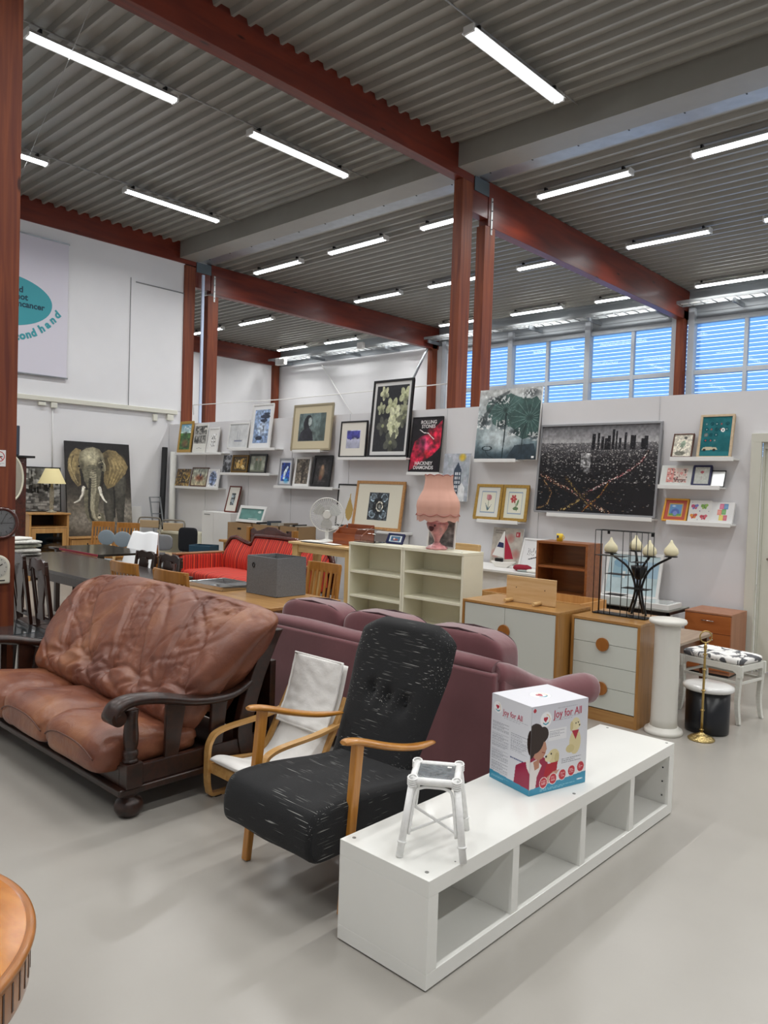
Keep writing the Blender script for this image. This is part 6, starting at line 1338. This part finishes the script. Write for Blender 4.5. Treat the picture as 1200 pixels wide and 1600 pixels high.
# orange cabinet
xa, xb, ya, yb, zt = -2.665, -2.255, 7.0, 7.42, .565; M_or = wood('orange_veneer', '9C5426', 'AF6633', (1, 8, 8), 2, .4, .1)
t = thing('drawer_cabinet', 'orange brown veneered drawer cabinet beside the door frame', 'cabinet', ((xa+xb)/2, ya, 0))
PT('body', MB().box(xa, xb, ya+.016, yb, .02, zt-.014), wood('cherry_side', 'A06A4C', 'B07A5A', (8, 8, 1), 2, .45, .1), t, bevel=.001); PT('top_board', MB().box(xa, xb, ya, yb, zt-.014, zt), wood('cherry_side', 'A06A4C', 'B07A5A', (8, 8, 1), 2, .45, .1), t, bevel=.001)
for i in range(3):
    z = .05+i*.166; q = PT('drawer', MB().box(xa+.003, xb-.003, ya, ya+.016, z+.002, z+.164), M_or, t, bevel=.001)
    obj('handle', MB().cyl((-.05, -.015, z+.11), (.06, -.015, z+.11), .004, n=8).cyl((-.045, -.015, z+.11), (-.045, 0, z+.11), .003, n=8).cyl((.055, -.015, z+.11), (.055, 0, z+.11), .003, n=8), M_chrome, q)
PT('plinth', MB().box(xa+.01, xb-.01, ya+.02, yb-.02, 0, .02), M_blackp, t)
# black framed low table with boxes
t = thing('metal_table', 'low black metal framed table with grey top between drawer cabinet and chest', 'table', (-2.95, 6.95, 0))
PT('grey_top', MB().box(-3.45, -2.70, 6.72, 7.2, .555, .565), mat('grey_top', '8E8F88', .4), t); mb = MB()
for x in (-3.45, -3.09, -2.72): mb.box(x, x+.02, 6.72, 6.74, 0, .555)
for x in (-3.45, -2.72): mb.box(x, x+.02, 7.18, 7.2, 0, .555)
mb.box(-3.45, -2.70, 6.72, 6.74, .53, .555).box(-3.45, -2.7, 7.18, 7.2, .53, .555).box(-3.45, -3.43, 6.74, 7.18, .53, .555).box(-2.72, -2.7, 6.74, 7.18, .53, .555)
PT('frame', mb, M_blackm, t); PT('grey_panel', MB().box(-3.43, -2.72, 6.80, 6.81, .1, .53), mat('dark_grey_panel', '57595C', .6), t)
t = thing('display_box', 'flat white glazed box lying on the low black metal table', 'box', (-2.85, 6.9, .567))
PT('box_body', MB().box(-3.02, -2.72, 6.76, 7.06, .567, .615), M_white, t, bevel=.003); PT('glass_lid', MB().box(-3.0, -2.74, 6.78, 7.04, .615, .618), mat('pale_glass', 'C9D0CE', .1, coat=.5), t)
c = CV(70, 56, 'B9CDD2'); c.noise(4, .06, 3); c.rect(.1, .2, .38, .6, '8FB0BE'); c.ell(.24, .22, .14, .12, '7FA3B8'); c.rect(.3, .42, .36, .6, 'D9DEDC'); c.rect(.6, .15, .98, .55, '9AB6C8'); c.rect(.55, .6, .7, .8, '9EAFC4')
picture('white framed pale blue collage behind the candle stand', -3.64, -3.05, .568, 1.01, 7.42, 'white', .03, c, y0=7.30, group='pictures standing under the ledges')
tag(obj('picture_stand', MB().box(-3.7, -3.5, 7.22, 7.45, 0, .566).box(-3.5, -2.95, 7.22, 7.45, .54, .566).box(-2.98, -2.95, 7.22, 7.45, 0, .54), M_white, bevel=.002), 'low white bench carrying the pale blue collage', 'bench')

# ---------------------------------------------------------------- near post: clocks and sign
t = thing('wall_clock', 'round clock with dark red rim hanging on the near red post', 'clock', (X1+.001, 2.238, 1.235), PI/2)
obj('rim', MB().lathe([(.098, 0), (.122, .002), (.124, .018), (.112, .03), (.098, .028), (.096, .012)], (0, 0, 0), 48, cap=False).xf(Matrix.Rotation(PI/2, 4, 'X')), mat('clock_rim', '4A2018', .25, coat=.5), t)
cv = CV(90, 90, 'A9ADAE'); cv.ell(.5, .5, .49, .49, '8E9294'); cv.noise(6, .06, 2); cv.ring(.5, .5, .47, .47, .05, '6E7070')
for k in range(12): a = k*PI/6; cv.line([(.5+.35*math.sin(a), .5-.35*math.cos(a)), (.5+.43*math.sin(a), .5-.43*math.cos(a))], .03, '23262A')
m_ = art('dial', cv, .2, .2, t, (-.1, -.010, -.1), rough=.2)
obj('clock_hands', MB().bar((0, -.013, 0), (.075, -.013, .0), .006, .002, upv=(0, 1, 0)).bar((0, -.015, 0), (.035, -.015, .07), .005, .002, upv=(0, 1, 0)).cyl((0, -.012, 0), (0, -.017, 0), .008), M_blackp, t)
obj('clock_glass', MB().cyl((0, -.021, 0), (0, -.022, 0), .097, n=40), clear('clock_glass', (.97, .97, .97), .03), t)
t = thing('wall_clock', 'cream arched clock below the round clock on the red post', 'clock', (X1+.001, 2.205, .78), PI/2)
pts = [(-.1, 0), (.1, 0), (.1, .13)]+[(.1*math.cos(a), .13+.09*math.sin(a)) for a in [PI*k/14 for k in range(1, 14)]]+[(-.1, .13)]
obj('clock_case', MB().prism(pts, 'y', -.025, 0), mat('cream_plastic', 'DAD6C6', .4), t, bevel=.012, seg=3)
obj('dial', MB().cyl((0, -.0255, .125), (0, -.0275, .125), .078, n=40), mat('dial_grey', 'BDBBB2', .4), t)
obj('clock_hands', MB().bar((0, -.0285, .125), (.04, -.0285, .15), .006, .002, upv=(0, 1, 0)).bar((0, -.029, .125), (.02, -.029, .08), .005, .002, upv=(0, 1, 0)), M_blackp, t)
mb = MB()
for k in range(12): a = k*PI/6; mb.bar((.062*math.sin(a), -.0278, .125+.062*math.cos(a)), (.07*math.sin(a), -.0278, .125+.07*math.cos(a)), .004, .001, upv=(0, 1, 0))
obj('hour_marks', mb, M_blackp, t); obj('slot', MB().box(-.07, .06, -.027, -.0245, .022, .03), M_blackp, t)
t = thing('warning_sign', 'small white no smoking sign on the near red post', 'sign', (X1+.001, 2.22, 1.66), PI/2)
cv = CV(60, 80, 'E4E4E4'); cv.ring(.5, .4, .42, .32, .16, 'B0202A'); cv.rect(.25, .38, .75, .44, '202020'); cv.line([(.22, .2), (.78, .6)], .05, 'B0202A'); cv.textrows(.1, .8, .9, .92, 2, '505050')
obj('plate', MB().box(-.046, .046, -.0025, 0, 0, .122), M_white, t); art('print', cv, .092, .122, t, (-.046, -.003, 0))
# ---------------------------------------------------------------- along the left wall
t = thing('pine_media_cabinet', 'pine cabinet with glass door carrying the cream shaded lamp', 'cabinet', (-11.95, 5.1, 0))
xa, xb, ya, yb, zt = -12.2, -11.7, 4.80, 5.41, 1.03
PT('top_board', MB().box(xa, xb+.02, ya-.03, yb+.02, zt-.025, zt), M_pine, t, bevel=.004)
for y in (ya, yb-.03): PT('side_panel', MB().box(xa, xb, y, y+.03, 0, zt-.025), M_pine, t)
PT('shelf', MB().box(xa, xb, ya+.03, yb-.03, .80, .82), M_pine, t); PT('shelf', MB().box(xa, xb-.04, ya+.03, yb-.03, .42, .44), M_pine, t); PT('bottom_board', MB().box(xa, xb, ya+.03, yb-.03, .08, .1), M_pine, t); PT('back_panel', MB().box(xa, xa+.01, ya+.03, yb-.03, .05, zt-.03), mat('dark_interior', '2A1A10', .6), t)
dd_ = PT('door', MB().box(xb-.018, xb+.002, ya+.035, ya+.10, .12, .79).box(xb-.018, xb+.002, yb-.10, yb-.035, .12, .79).box(xb-.018, xb+.002, ya+.10, yb-.10, .72, .79).box(xb-.018, xb+.002, ya+.10, yb-.10, .12, .19), M_pine, t, bevel=.003)
PT('door_glass', MB().box(xb-.012, xb-.008, ya+.10, yb-.10, .19, .72), clear('door_glass', (.8, .82, .8), .05), t); PT('knob', MB().lathe([(.006, 0), (.006, .01), (.012, .02), (.001, .026)], (0, 0, 0), 14, cap=False).xf(Matrix.Translation((xb+.002, ya+.07, .45)) @ Matrix.Rotation(PI/2, 4, 'Y')), M_pine, t)
t = thing('pine_chest', 'pine chest of drawers with round knobs under the elephant canvas', 'chest of drawers', (-11.95, 5.9, 0))
xa, xb, ya, yb, zt = -12.25, -11.78, 5.45, 6.62, .635
PT('top_board', MB().box(xa, xb+.02, ya, yb+.02, zt-.022, zt), M_pine, t, bevel=.004); PT('body', MB().box(xa, xb-.015, ya+.02, yb-.01, .04, zt-.022), M_pine, t)
for z0, z1 in ((.46, .60), (.27, .45), (.08, .26)):
    for y0_, y1_ in ((ya+.04, ya+.56), (ya+.59, yb-.03)):
        q = PT('drawer', MB().box(xb-.015, xb, y0_, y1_, z0, z1), M_pine, t, bevel=.003)
        for yy in ((y0_+y1_)/2,): obj('knob', MB().lathe([(.006, 0), (.007, .012), (.014, .022), (.001, .03)], (0, 0, 0), 14, cap=False).xf(Matrix.Translation((xb-t.location.x, yy-t.location.y, (z0+z1)/2)) @ Matrix.Rotation(PI/2, 4, 'Y')), M_dkwood, q)
# elephant canvas
c = CV(170, 240, '1C1B1C'); c.grad('1A191B', '2C2723', 0, .45); c.grad('2C2723', '7C7669', .45, .8); c.grad('7C7669', '4E483F', .8, 1)
for x, y, rx_, ry_, k in ((.12, .7, .2, .12, '6E665A'), (.9, .72, .22, .14, '9A948A'), (.2, .85, .25, .12, '8C867C'), (.8, .9, .25, .1, '76706A'), (.5, .95, .3, .08, '66605A')): c.soft(x, y, rx_, ry_, k, .7)
body = [(.56, .45), (.7, .32), (.9, .28), (.93, .42), (.9, .6), (.86, .86), (.76, .86), (.74, .66), (.7, .86), (.58, .86), (.55, .7)]
c.poly(body, '3E3C36'); c.soft(.82, .42, .12, .2, '6A675C', .7); c.soft(.63, .7, .06, .2, '5A574E', .7); c.soft(.8, .75, .05, .15, '54514A', .6); c.line([(.72, .45), (.73, .6), (.72, .8)], .02, '1E1D1A', .8)
c.poly([(.24, .09), (.16, .07), (.09, .12), (.04, .2), (.03, .3), (.08, .4), (.17, .48), (.22, .46), (.22, .3), (.19, .2)], '857552'); c.soft(.1, .25, .07, .15, 'B09C6C', .8); c.soft(.17, .4, .05, .1, '4A4130', .8); c.line([(.12, .15), (.08, .25), (.12, .38)], .012, '5A4E36', .8); c.line([(.06, .22), (.1, .33), (.17, .44)], .01, 'CDBB8C', .6)
c.poly([(.55, .12), (.66, .07), (.78, .08), (.9, .16), (.97, .25), (.92, .33), (.82, .40), (.72, .47), (.62, .5), (.57, .42), (.58, .28)], '7E6E4C'); c.soft(.82, .22, .14, .12, 'AE996A', .9); c.soft(.72, .38, .1, .1, '9A8658', .8); c.soft(.62, .2, .06, .15, '3A3324', .8)
for k in range(9): c.line([(.62+.03*k, .15+.01*k), (.66+.03*k, .28), (.6+.02*k, .44)], .006, ['5A4E36', 'C9B582'][k % 2], .5)
c.poly([(.22, .11), (.32, .07), (.42, .05), (.52, .07), (.57, .12), (.60, .22), (.59, .32), (.53, .42), (.46, .5), (.40, .5), (.33, .43), (.22, .3), (.2, .2)], '7C7660'); c.soft(.38, .16, .16, .12, 'C9C2A4', .9); c.soft(.4, .3, .1, .14, 'B0A88A', .8); c.soft(.52, .25, .06, .1, '3A372E', .8); c.soft(.24, .27, .04, .08, '4A4638', .8)
c.line([(.40, .34), (.39, .5), (.37, .62), (.36, .72), (.38, .8), (.43, .845), (.49, .83), (.50, .79)], .20, '6E6A58', 1, .07); c.line([(.41, .34), (.405, .5), (.385, .62), (.375, .72), (.40, .8), (.44, .83)], .07, 'B5AF96', .7, .02); c.line([(.36, .4), (.34, .55), (.325, .7), (.34, .8), (.4, .86)], .03, '24221E', .8, .02); c.ell(.475, .79, .035, .03, '8C8874'); c.ell(.48, .785, .012, .012, '141312'); c.ell(.48, .805, .025, .012, 'D9D2B8')
for k in range(9): c.line([(.33, .28+.025*k), (.40, .292+.025*k), (.47, .278+.025*k)], .006, '4E4A3C', .7)
c.ell(.2, .265, .018, .012, '100F0E'); c.ell(.545, .265, .018, .014, '100F0E'); c.line([(.5, .22), (.56, .2), (.6, .24), (.6, .3)], .008, 'C9C2A4', .7); c.line([(.53, .18), (.57, .23), (.52, .24)], .008, '100F0E')
c.line([(.22, .3), (.25, .42), (.3, .5)], .03, '1E1C18', .8); c.line([(.56, .32), (.53, .44), (.5, .5)], .03, '1E1C18', .8)
c.line([(.255, .49), (.24, .56), (.19, .62), (.11, .65)], .036, 'E8E4D6', 1, .012); c.line([(.50, .49), (.52, .56), (.555, .61), (.60, .645)], .036, 'E8E4D6', 1, .012); c.line([(.27, .5), (.25, .57), (.2, .63)], .012, '6A6456', .6); c.noise(34, .16, 5)
ew = 1.13; eh = 1.56
t = thing('elephant_canvas', 'tall unframed canvas painting of an elephant with white tusks', 'picture', (-12.03, 6.12, .637), PI/2, rx=-.13, group=None); t.rotation_euler = (-.13, 0, PI/2)
obj('stretcher', MB().box(-ew/2, ew/2, .001, .03, 0, eh), M_blackp, t); art('painting', c, ew, eh, t, (-ew/2, 0, 0), rough=.6)
c = CV(60, 80, '6E6E6C'); c.noise(6, .5, 3); c.blocks(0, 0, 1, .4, 60, ['2A2A2A', '9A9A98', 'C9C9C6', '505050'], 3, (.03, .1), (.04, .2), .8); c.blocks(0, .4, 1, 1, 60, ['C9C9C6', '8A8A88', '3A3A3A', 'B5B5B0'], 6, (.05, .2), (.03, .1), .6); c.blocks(.1, .35, .8, .6, 14, ['1A1A1A'], 9, (.03, .08), (.08, .16), .9)
t = thing('framed_picture', 'black framed black and white street photograph behind the cream lamp', 'picture', (-12.13, 5.16, 1.032), PI/2); t.rotation_euler = (-.08, 0, PI/2)
obj('frame', MB().box(-.34, -.325, 0, .02, 0, .71).box(.305, .32, 0, .02, 0, .71).box(-.325, .305, 0, .02, .695, .71).box(-.325, .305, 0, .02, 0, .015), M_blackp, t); obj('backing', MB().box(-.325, .305, .012, .018, .015, .695), M_blackp, t); art('print', c, .63, .68, t, (-.325, .008, .015), rough=.25)
t = thing('table_lamp', 'table lamp with cream cone shade and carved silver base on the pine cabinet', 'lamp', (-11.88, 5.21, 1.032))
obj('lamp_base', MB().lathe([(.001, 0), (.075, 0), (.075, .012), (.05, .02), (.025, .04), (.03, .06), (.038, .09), (.022, .12), (.03, .14), (.034, .2), (.034, .32), (.028, .36), (.036, .38), (.02, .4), (.012, .46)], (0, 0, 0), 24), mat('aged_silver', 'A8A28F', .4, metal=.5, var=.25, vscale=40, bump=.6, bscale=50), t)
obj('ornate_foot', MB().box(-.08, .08, -.012, .012, 0, .02).box(-.012, .012, -.08, .08, 0, .02), mat('aged_silver', 'A8A28F', .4), t, bevel=.006)
obj('lamp_shade', MB().lathe([(.205, .45), (.10, .685), (.097, .685), (.202, .45)], (0, 0, 0), 40, cap=False), mat('cream_shade', 'E3D5A0', .8), t)
# dark tall cabinet with boxes on it, oval mirror, stacked newspapers
t = thing('tall_cabinet', 'tall dark red brown cabinet behind the near red post', 'cabinet', (-9.2, 3.3, 0))
PT('body', MB().box(-9.45, -9.02, 2.7, 3.66, .06, 1.80), M_mah, t, bevel=.006); PT('cornice', MB().box(-9.48, -8.98, 2.66, 3.74, 1.80, 1.825), M_blackp, t, bevel=.003); PT('door', MB().box(-9.02, -9.0, 3.2, 3.62, .12, 1.75), M_mah, t, bevel=.006); PT('plinth', MB().box(-9.42, -9.05, 2.75, 3.62, 0, .06), M_blackp, t)
tag(obj('storage_case', MB().box(-.2, .2, -.4, .4, 0, .34), mat('slate_blue_box', '3A4250', .6), loc=(-9.22, 3.18, 1.826), bevel=.01), 'slate blue box on top of the tall dark cabinet', 'box')
tag(obj('wooden_box', MB().box(-.18, .18, -.35, .35, 0, .28), M_mah, loc=(-9.22, 3.2, 2.167), bevel=.004), 'red brown wooden box stacked on the slate blue box', 'box')
tag(obj('olive_panel', MB().box(-.02, .02, -.4, .4, 0, .5), mat('olive_brown_panel', '6A6048', .6), loc=(-9.15, 3.15, 2.448), bevel=.003), 'olive brown panel standing on the topmost wooden box', 'panel')
t = thing('oval_mirror', 'oval white edged mirror hanging on the tall dark cabinet', 'mirror', (-8.972, 3.45, 1.56), PI/2)
t.rotation_euler = (0, 0, PI/2)
obj('mirror_frame', MB().tube([(.15*math.cos(2*PI*k/48), 0, .265*math.sin(2*PI*k/48)) for k in range(48)], .012, 8, closed=True), M_cream, t); obj('mirror_glass', MB().prism([(.147*math.cos(2*PI*k/48), .26*math.sin(2*PI*k/48)) for k in range(48)], 'y', -.004, .004), mat('pale_mirror', 'B8B6A8', .15, metal=.6), t)
M_news = [mat('newsprint_a', 'C9C9C2', .85, var=.35, vscale=40, stretch=(1, 1, 6)), mat('newsprint_b', 'D6D4CC', .85, var=.25, vscale=50, stretch=(1, 1, 6)), mat('newsprint_c', 'B5B8A8', .85, var=.3, vscale=30)]
z = .771
for i, (dx, r, h_, lb) in enumerate(((0, .1, .03, 'folded newspaper at the bottom of the pile beside the red post'), (.02, -.12, .045, 'folded newspaper second from the bottom of the pile'), (-.01, .2, .045, 'thick folded newspaper third in the pile beside the red post'), (.03, 0, .035, 'folded newspaper fourth in the pile'), (.0, .3, .03, 'crumpled white paper on top of the newspaper pile'))):
    tag(obj('newspaper', MB().pillow((0, 0, h_/2), (.34 if i < 4 else .22, .42 if i < 4 else .26, h_), .2, .5, 28, 8), M_news[i % 3] if i < 4 else M_paper, loc=(-8.3+dx, 3.27, z-.018), rot=(0, 0, r)), lb, 'newspaper', 'pile of newspapers'); z += h_+.002
# grey seat stools, white sheet, folding chairs and other things stacked in the middle
M_gs = mat('grey_blue_seat', '8A97A0', .5)
for x, y, r, lb in ((-10.15, 5.15, .6, 'grey oval backed chair with pale legs, left one of two'), (-9.75, 5.2, .7, 'grey oval backed chair with pale legs, right one beside the white sheet')):
    t = thing('oval_chair', lb, 'chair', (x, y, 0), r, 'grey oval backed chairs')
    obj('back_shell', MB().pillow((0, .16, .75), (.26, .03, .22), 1, 1, 28, 14), M_gs, t); obj('seat', MB().pillow((0, 0, .44), (.38, .38, .03), .8, .6, 24, 8), M_gs, t)
    for sx in (-1, 1):
        obj('leg', MB().tube([(sx*.2, -.2, 0), (sx*.13, -.1, .43)], .012, 8), M_lightwood, t); obj('leg', MB().tube([(sx*.2, .25, 0), (sx*.12, .15, .44), (sx*.06, .17, .66)], .012, 8), M_lightwood, t)
t = thing('covered_chair', 'chair draped with a plain white sheet behind the dark table', 'chair', (-8.70, 4.95, 0), .62)
def shf(u, v):
    w = interp([0, 1], [.34, .48], v); x = (u-.5)*w; y = .12-.22*v; z = .93-.50*v; return (x, y-.03*math.sin(u*9)*v-.02*v, z+.008*math.sin(u*11+v*4))
mb = MB().grid(shf, 24, 20); g2 = MB().grid(lambda u, v: tuple(Vector(shf(u, 0))+Vector((0, .05*v, -.3*v))), 24, 8); mb.add(g2.v, g2.f, 0, True)
o_ = obj('white_sheet', mb, mat('white_sheet', 'EDEFF1', .8), t); md = o_.modifiers.new('thick', 'SOLIDIFY'); md.thickness = .006
obj('chair_back', MB().box(-.16, .16, .14, .16, .45, .9), M_oakc, t); obj('seat', MB().box(-.2, .2, -.2, .18, .42, .44), M_oakc, t)
for sx in (-1, 1):
    for sy in (-1, 1): obj('leg', MB().bar((sx*.18, sy*.17, 0), (sx*.18, sy*.17, .42), .03, .03), M_oakc, t)
M_tube = mat('bronze_tube', '8A8578', .35, metal=.6); M_tan = mat('tan_vinyl', 'B59E7C', .5)
for x, y, lb in ((-11.2, 6.5, 'tan folding chair with metal tube frame, left one below the ladder'), (-10.35, 6.42, 'tan folding chair with metal tube frame, right one beside the black chair')):
    t = thing('folding_chair', lb, 'chair', (x-.1, y, 0), .55, 'tan folding chairs')
    for sx in (-1, 1): obj('leg', MB().tube([(sx*.22, -.3, 0), (sx*.21, 0, .45), (sx*.20, .12, .86)], .012, 8), M_tube, t); obj('leg', MB().tube([(sx*.2, .3, 0), (sx*.2, -.05, .45)], .012, 8), M_tube, t)
    obj('top_tube', MB().tube(spline([(-.20, .12, .86), (-.19, .13, .93), (-.14, .135, .965), (.14, .135, .965), (.19, .13, .93), (.20, .12, .86)], 6), .012, 8), M_tube, t)
    obj('backrest', MB().box(-.17, .17, .115, .14, .80, .925), M_tan, t, bevel=.01); obj('seat', MB().box(-.2, .2, -.22, .14, .43, .46), M_tan, t, bevel=.01)
t = thing('office_chair', 'black fabric chair back beside the striped sofa', 'chair', (-9.72, 6.2, 0), .5)
obj('backrest', MB().pillow((0, .15, .72), (.30, .06, .36), .35, .35, 28, 16), mat('black_fabric_plain', '14161C', .9), t); obj('seat', MB().pillow((0, -.05, .45), (.42, .42, .08), .35, .5, 28, 12), mat('black_fabric_plain', '14161C', .9), t)
for sx in (-1, 1):
    for sy in (-1, 1): obj('leg', MB().tube([(sx*.19, sy*.19-.05, 0), (sx*.18, sy*.17-.05, .42)], .011, 8), M_chrome, t)
t = thing('plastic_chair', 'grey plastic shell chair between white sheet and folding chairs', 'chair', (-9.2, 5.5, 0), .7)
obj('shell', MB().pillow((0, .12, .74), (.30, .04, .22), .5, .6, 28, 14), mat('grey_plastic', '7E8184', .4), t); obj('seat', MB().pillow((0, -.08, .45), (.42, .4, .03), .4, .6, 24, 8), mat('grey_plastic', '7E8184', .4), t)
obj('back_support', MB().box(-.04, .04, .13, .15, .45, .6), mat('grey_plastic', '7E8184', .4), t)
for sx in (-1, 1):
    for sy in (-1, 1): obj('leg', MB().tube([(sx*.2, sy*.2-.05, 0), (sx*.16, sy*.15-.05, .44)], .01, 8), M_chrome, t)
t = thing('crate', 'blue plastic crate behind the dark carved chairs', 'crate', (-9.1, 6.15, 0), .5)
obj('crate_body', MB().box(-.16, .16, -.14, -.13, .35, .70).box(-.16, .16, .13, .14, .35, .70).box(-.16, -.15, -.13, .13, .35, .70).box(.15, .16, -.13, .13, .35, .70).box(-.16, .16, -.14, .14, .33, .35), mat('petrol_blue', '24475A', .5), t, bevel=.004); obj('crate_stand', MB().box(-.15, .15, -.13, .13, 0, .33), mat('petrol_blue', '24475A', .5), t)
t = thing('ladder', 'narrow grey metal ladder leaning in the room corner', 'ladder', (-11.95, 7.13, 0))
mb = MB()
for y in (7.03, 7.23): PT('rail', MB().bar((-11.75, y, 0), (-12.1, y, 1.29), .02, .02), M_galv, t)
for k in range(6): z = .2+k*.2; PT('rung', MB().cyl((-11.75-.35*z/1.29, 7.03, z), (-11.75-.35*z/1.29, 7.23, z), .009, n=8), M_galv, t)
PT('top_bar', MB().cyl((-12.1, 7.03, 1.285), (-12.1, 7.23, 1.285), .009, n=8), M_galv, t)
tag(obj('carpet_roll', MB().cyl((-12.1, 7.25, 0), (-12.22, 7.38, 2.18), .05, n=20), mat('black_roll', '1C1C1E', .7)), 'tall thin black roll standing in the corner', 'roll')
tag(obj('cardboard_tube', MB().cyl((-11.93, 7.36, 0), (-11.99, 7.42, 2.10), .055, n=20), mat('white_roll', 'DEDED8', .6)), 'tall white roll right of the thin black roll', 'roll')
tag(obj('white_board', MB().box(-.01, .01, -.11, .11, 0, 1.12), M_white, loc=(-12.15, 6.82, 0), rot=(0, -.05, 0), bevel=.003), 'white board leaning on the wall right of the elephant canvas', 'board')
t = thing('white_cabinet', 'plain white two door cabinet under the small red framed print', 'cabinet', (-10.33, 7.3, 0))
PT('body', MB().box(-10.73, -9.93, 7.21, 7.47, 0, 1.105), M_white, t, bevel=.003); PT('door', MB().box(-10.725, -10.405, 7.195, 7.209, .02, 1.1), M_white, t, bevel=.002); PT('door', MB().box(-10.400, -9.935, 7.195, 7.209, .02, 1.1), M_white, t, bevel=.002); PT('metal_plate', MB().box(-10.66, -10.5, 7.192, 7.195, 1.05, 1.065), mat('grey_plate', '8A8C8C', .4), t)
c = mounted(36, 52, 'DAD7CE', .3, lambda c, a, b, d, e: (c.rect(a, b-.05, d, e+.05, '6A7276'), c.noise(12, .9, 3, a, b-.05, d, e+.05)), .3)
picture('small red brown framed print standing on the white cabinet', -10.30, -9.99, 1.108, 1.53, 7.44, 'red', .02, c, y0=7.32, group='pictures standing under the ledges')
c = CV(60, 36, '5E8C86'); c.noise(5, .08, 2); c.ell(.82, .25, .07, .12, 'B9CCC6'); c.rect(.4, .85, .8, .93, 'C8D4D0')
picture('teal picture in thick white frame leaning on the cardboard box', -9.70, -9.05, .987, 1.235, 7.22, 'white', .045, c, dep=.03, y0=7.12, group='pictures standing under the ledges')
tag(obj('tan_board', MB().box(-.36, .36, -.01, .01, 0, .72), mat('tan_board', 'C3A777', .7), loc=(-8.55, 6.42, 0), rot=(-.05, 0, .1), bevel=.003), 'tan board leaning behind the striped sofa corner', 'board')
tag(obj('low_bench', MB().box(-11.7, -10.75, 6.95, 7.4, .7, .74).box(-11.7, -11.62, 7.0, 7.38, 0, .7).box(-10.83, -10.75, 7.0, 7.38, 0, .7), M_cream, bevel=.004), 'cream bench beside the white cabinet', 'bench')
tag(obj('box_table', MB().box(-9.75, -8.0, 6.85, 7.29, .68, .715).box(-9.7, -9.62, 6.9, 7.25, 0, .68).box(-8.13, -8.05, 6.9, 7.25, 0, .68), M_pine, bevel=.004), 'pine table carrying the cardboard boxes behind the striped sofa', 'table')
def cbox(label, x0, x1, y0, y1, z0, z1, flaps=True, hole=True):
    t = thing('cardboard_box', label, 'box', ((x0+x1)/2, (y0+y1)/2, z0), 0, 'cardboard boxes behind the striped sofa')
    PT('carton', MB().box(x0, x1, y0, y0+.006, z0, z1).box(x0, x1, y1-.006, y1, z0, z1).box(x0, x0+.006, y0, y1, z0, z1).box(x1-.006, x1, y0, y1, z0, z1).box(x0, x1, y0, y1, z0, z0+.006), mat('brown_carton', 'A0825E', .85, var=.05, vscale=8), t)
    if hole: PT('hand_hole', MB().box((x0+x1)/2-.045, (x0+x1)/2+.045, y0-.001, y0, z1-.10, z1-.07), M_blackp, t)
cbox('closed looking cardboard box below the teal picture', -9.64, -9.05, 6.93, 7.27, .716, .985)
cbox('wide cardboard box full of records, left of the fan', -9.02, -8.42, 6.93, 7.27, .716, .99, hole=False)
cbox('cardboard box with two hand holes right of the records', -8.40, -8.01, 6.93, 7.27, .716, 1.0)
g = random.Random(9)
for i in range(13):
    x = (-8.98+i*.085) if i < 7 else (-8.35+(i-7)*.06); hh = g.uniform(.26, .33); tag(obj('record_sleeve', MB().box(-.006, .006, -.13, .13, 0, hh), mat('sleeve_%d' % (i % 5), ['2A2A2C', 'C9C4B8', '7A6A58', '48505A', 'B8B0A0'][i % 5], .6), loc=(x, 7.10, .724), rot=(0, g.uniform(-.03, .03), .0)), 'record sleeve standing upright in the open cardboard boxes', 'record sleeve', 'record sleeves in the cardboard boxes')
t = thing('wooden_footboard', 'carved brown wooden headboard showing above the striped sofa back', 'headboard', (-8.0, 6.6, 0))
PT('panel', MB().prism([(-8.6, .0), (-7.65, .0), (-7.65, .93), (-7.72, .97), (-7.8, .93), (-7.9, .95), (-8.05, 1.0), (-8.2, 1.0), (-8.35, .95), (-8.45, .93), (-8.53, .97), (-8.6, .93)], 'y', 6.55, 6.58), M_mah, t, bevel=.004)
PT('post', MB().box(-8.64, -8.58, 6.53, 6.6, 0, .98), M_oakc, t, bevel=.004); PT('post', MB().box(-7.67, -7.61, 6.53, 6.6, 0, .98), M_oakc, t, bevel=.004)
# dark storage under the tall table
t = thing('media_box', 'black equipment box on a white plinth under the tall pine table', 'box', (-5.9, 6.6, 0))
PT('white_plinth', MB().box(-6.35, -5.6, 6.5, 6.9, 0, .22), M_white, t, bevel=.003); PT('black_case', MB().box(-6.3, -5.62, 6.52, 6.88, .22, .55), M_blackp, t, bevel=.004); PT('grey_lid', MB().box(-6.3, -5.62, 6.52, 6.88, .55, .62), mat('dark_grey_panel', '57595C', .5), t, bevel=.003)
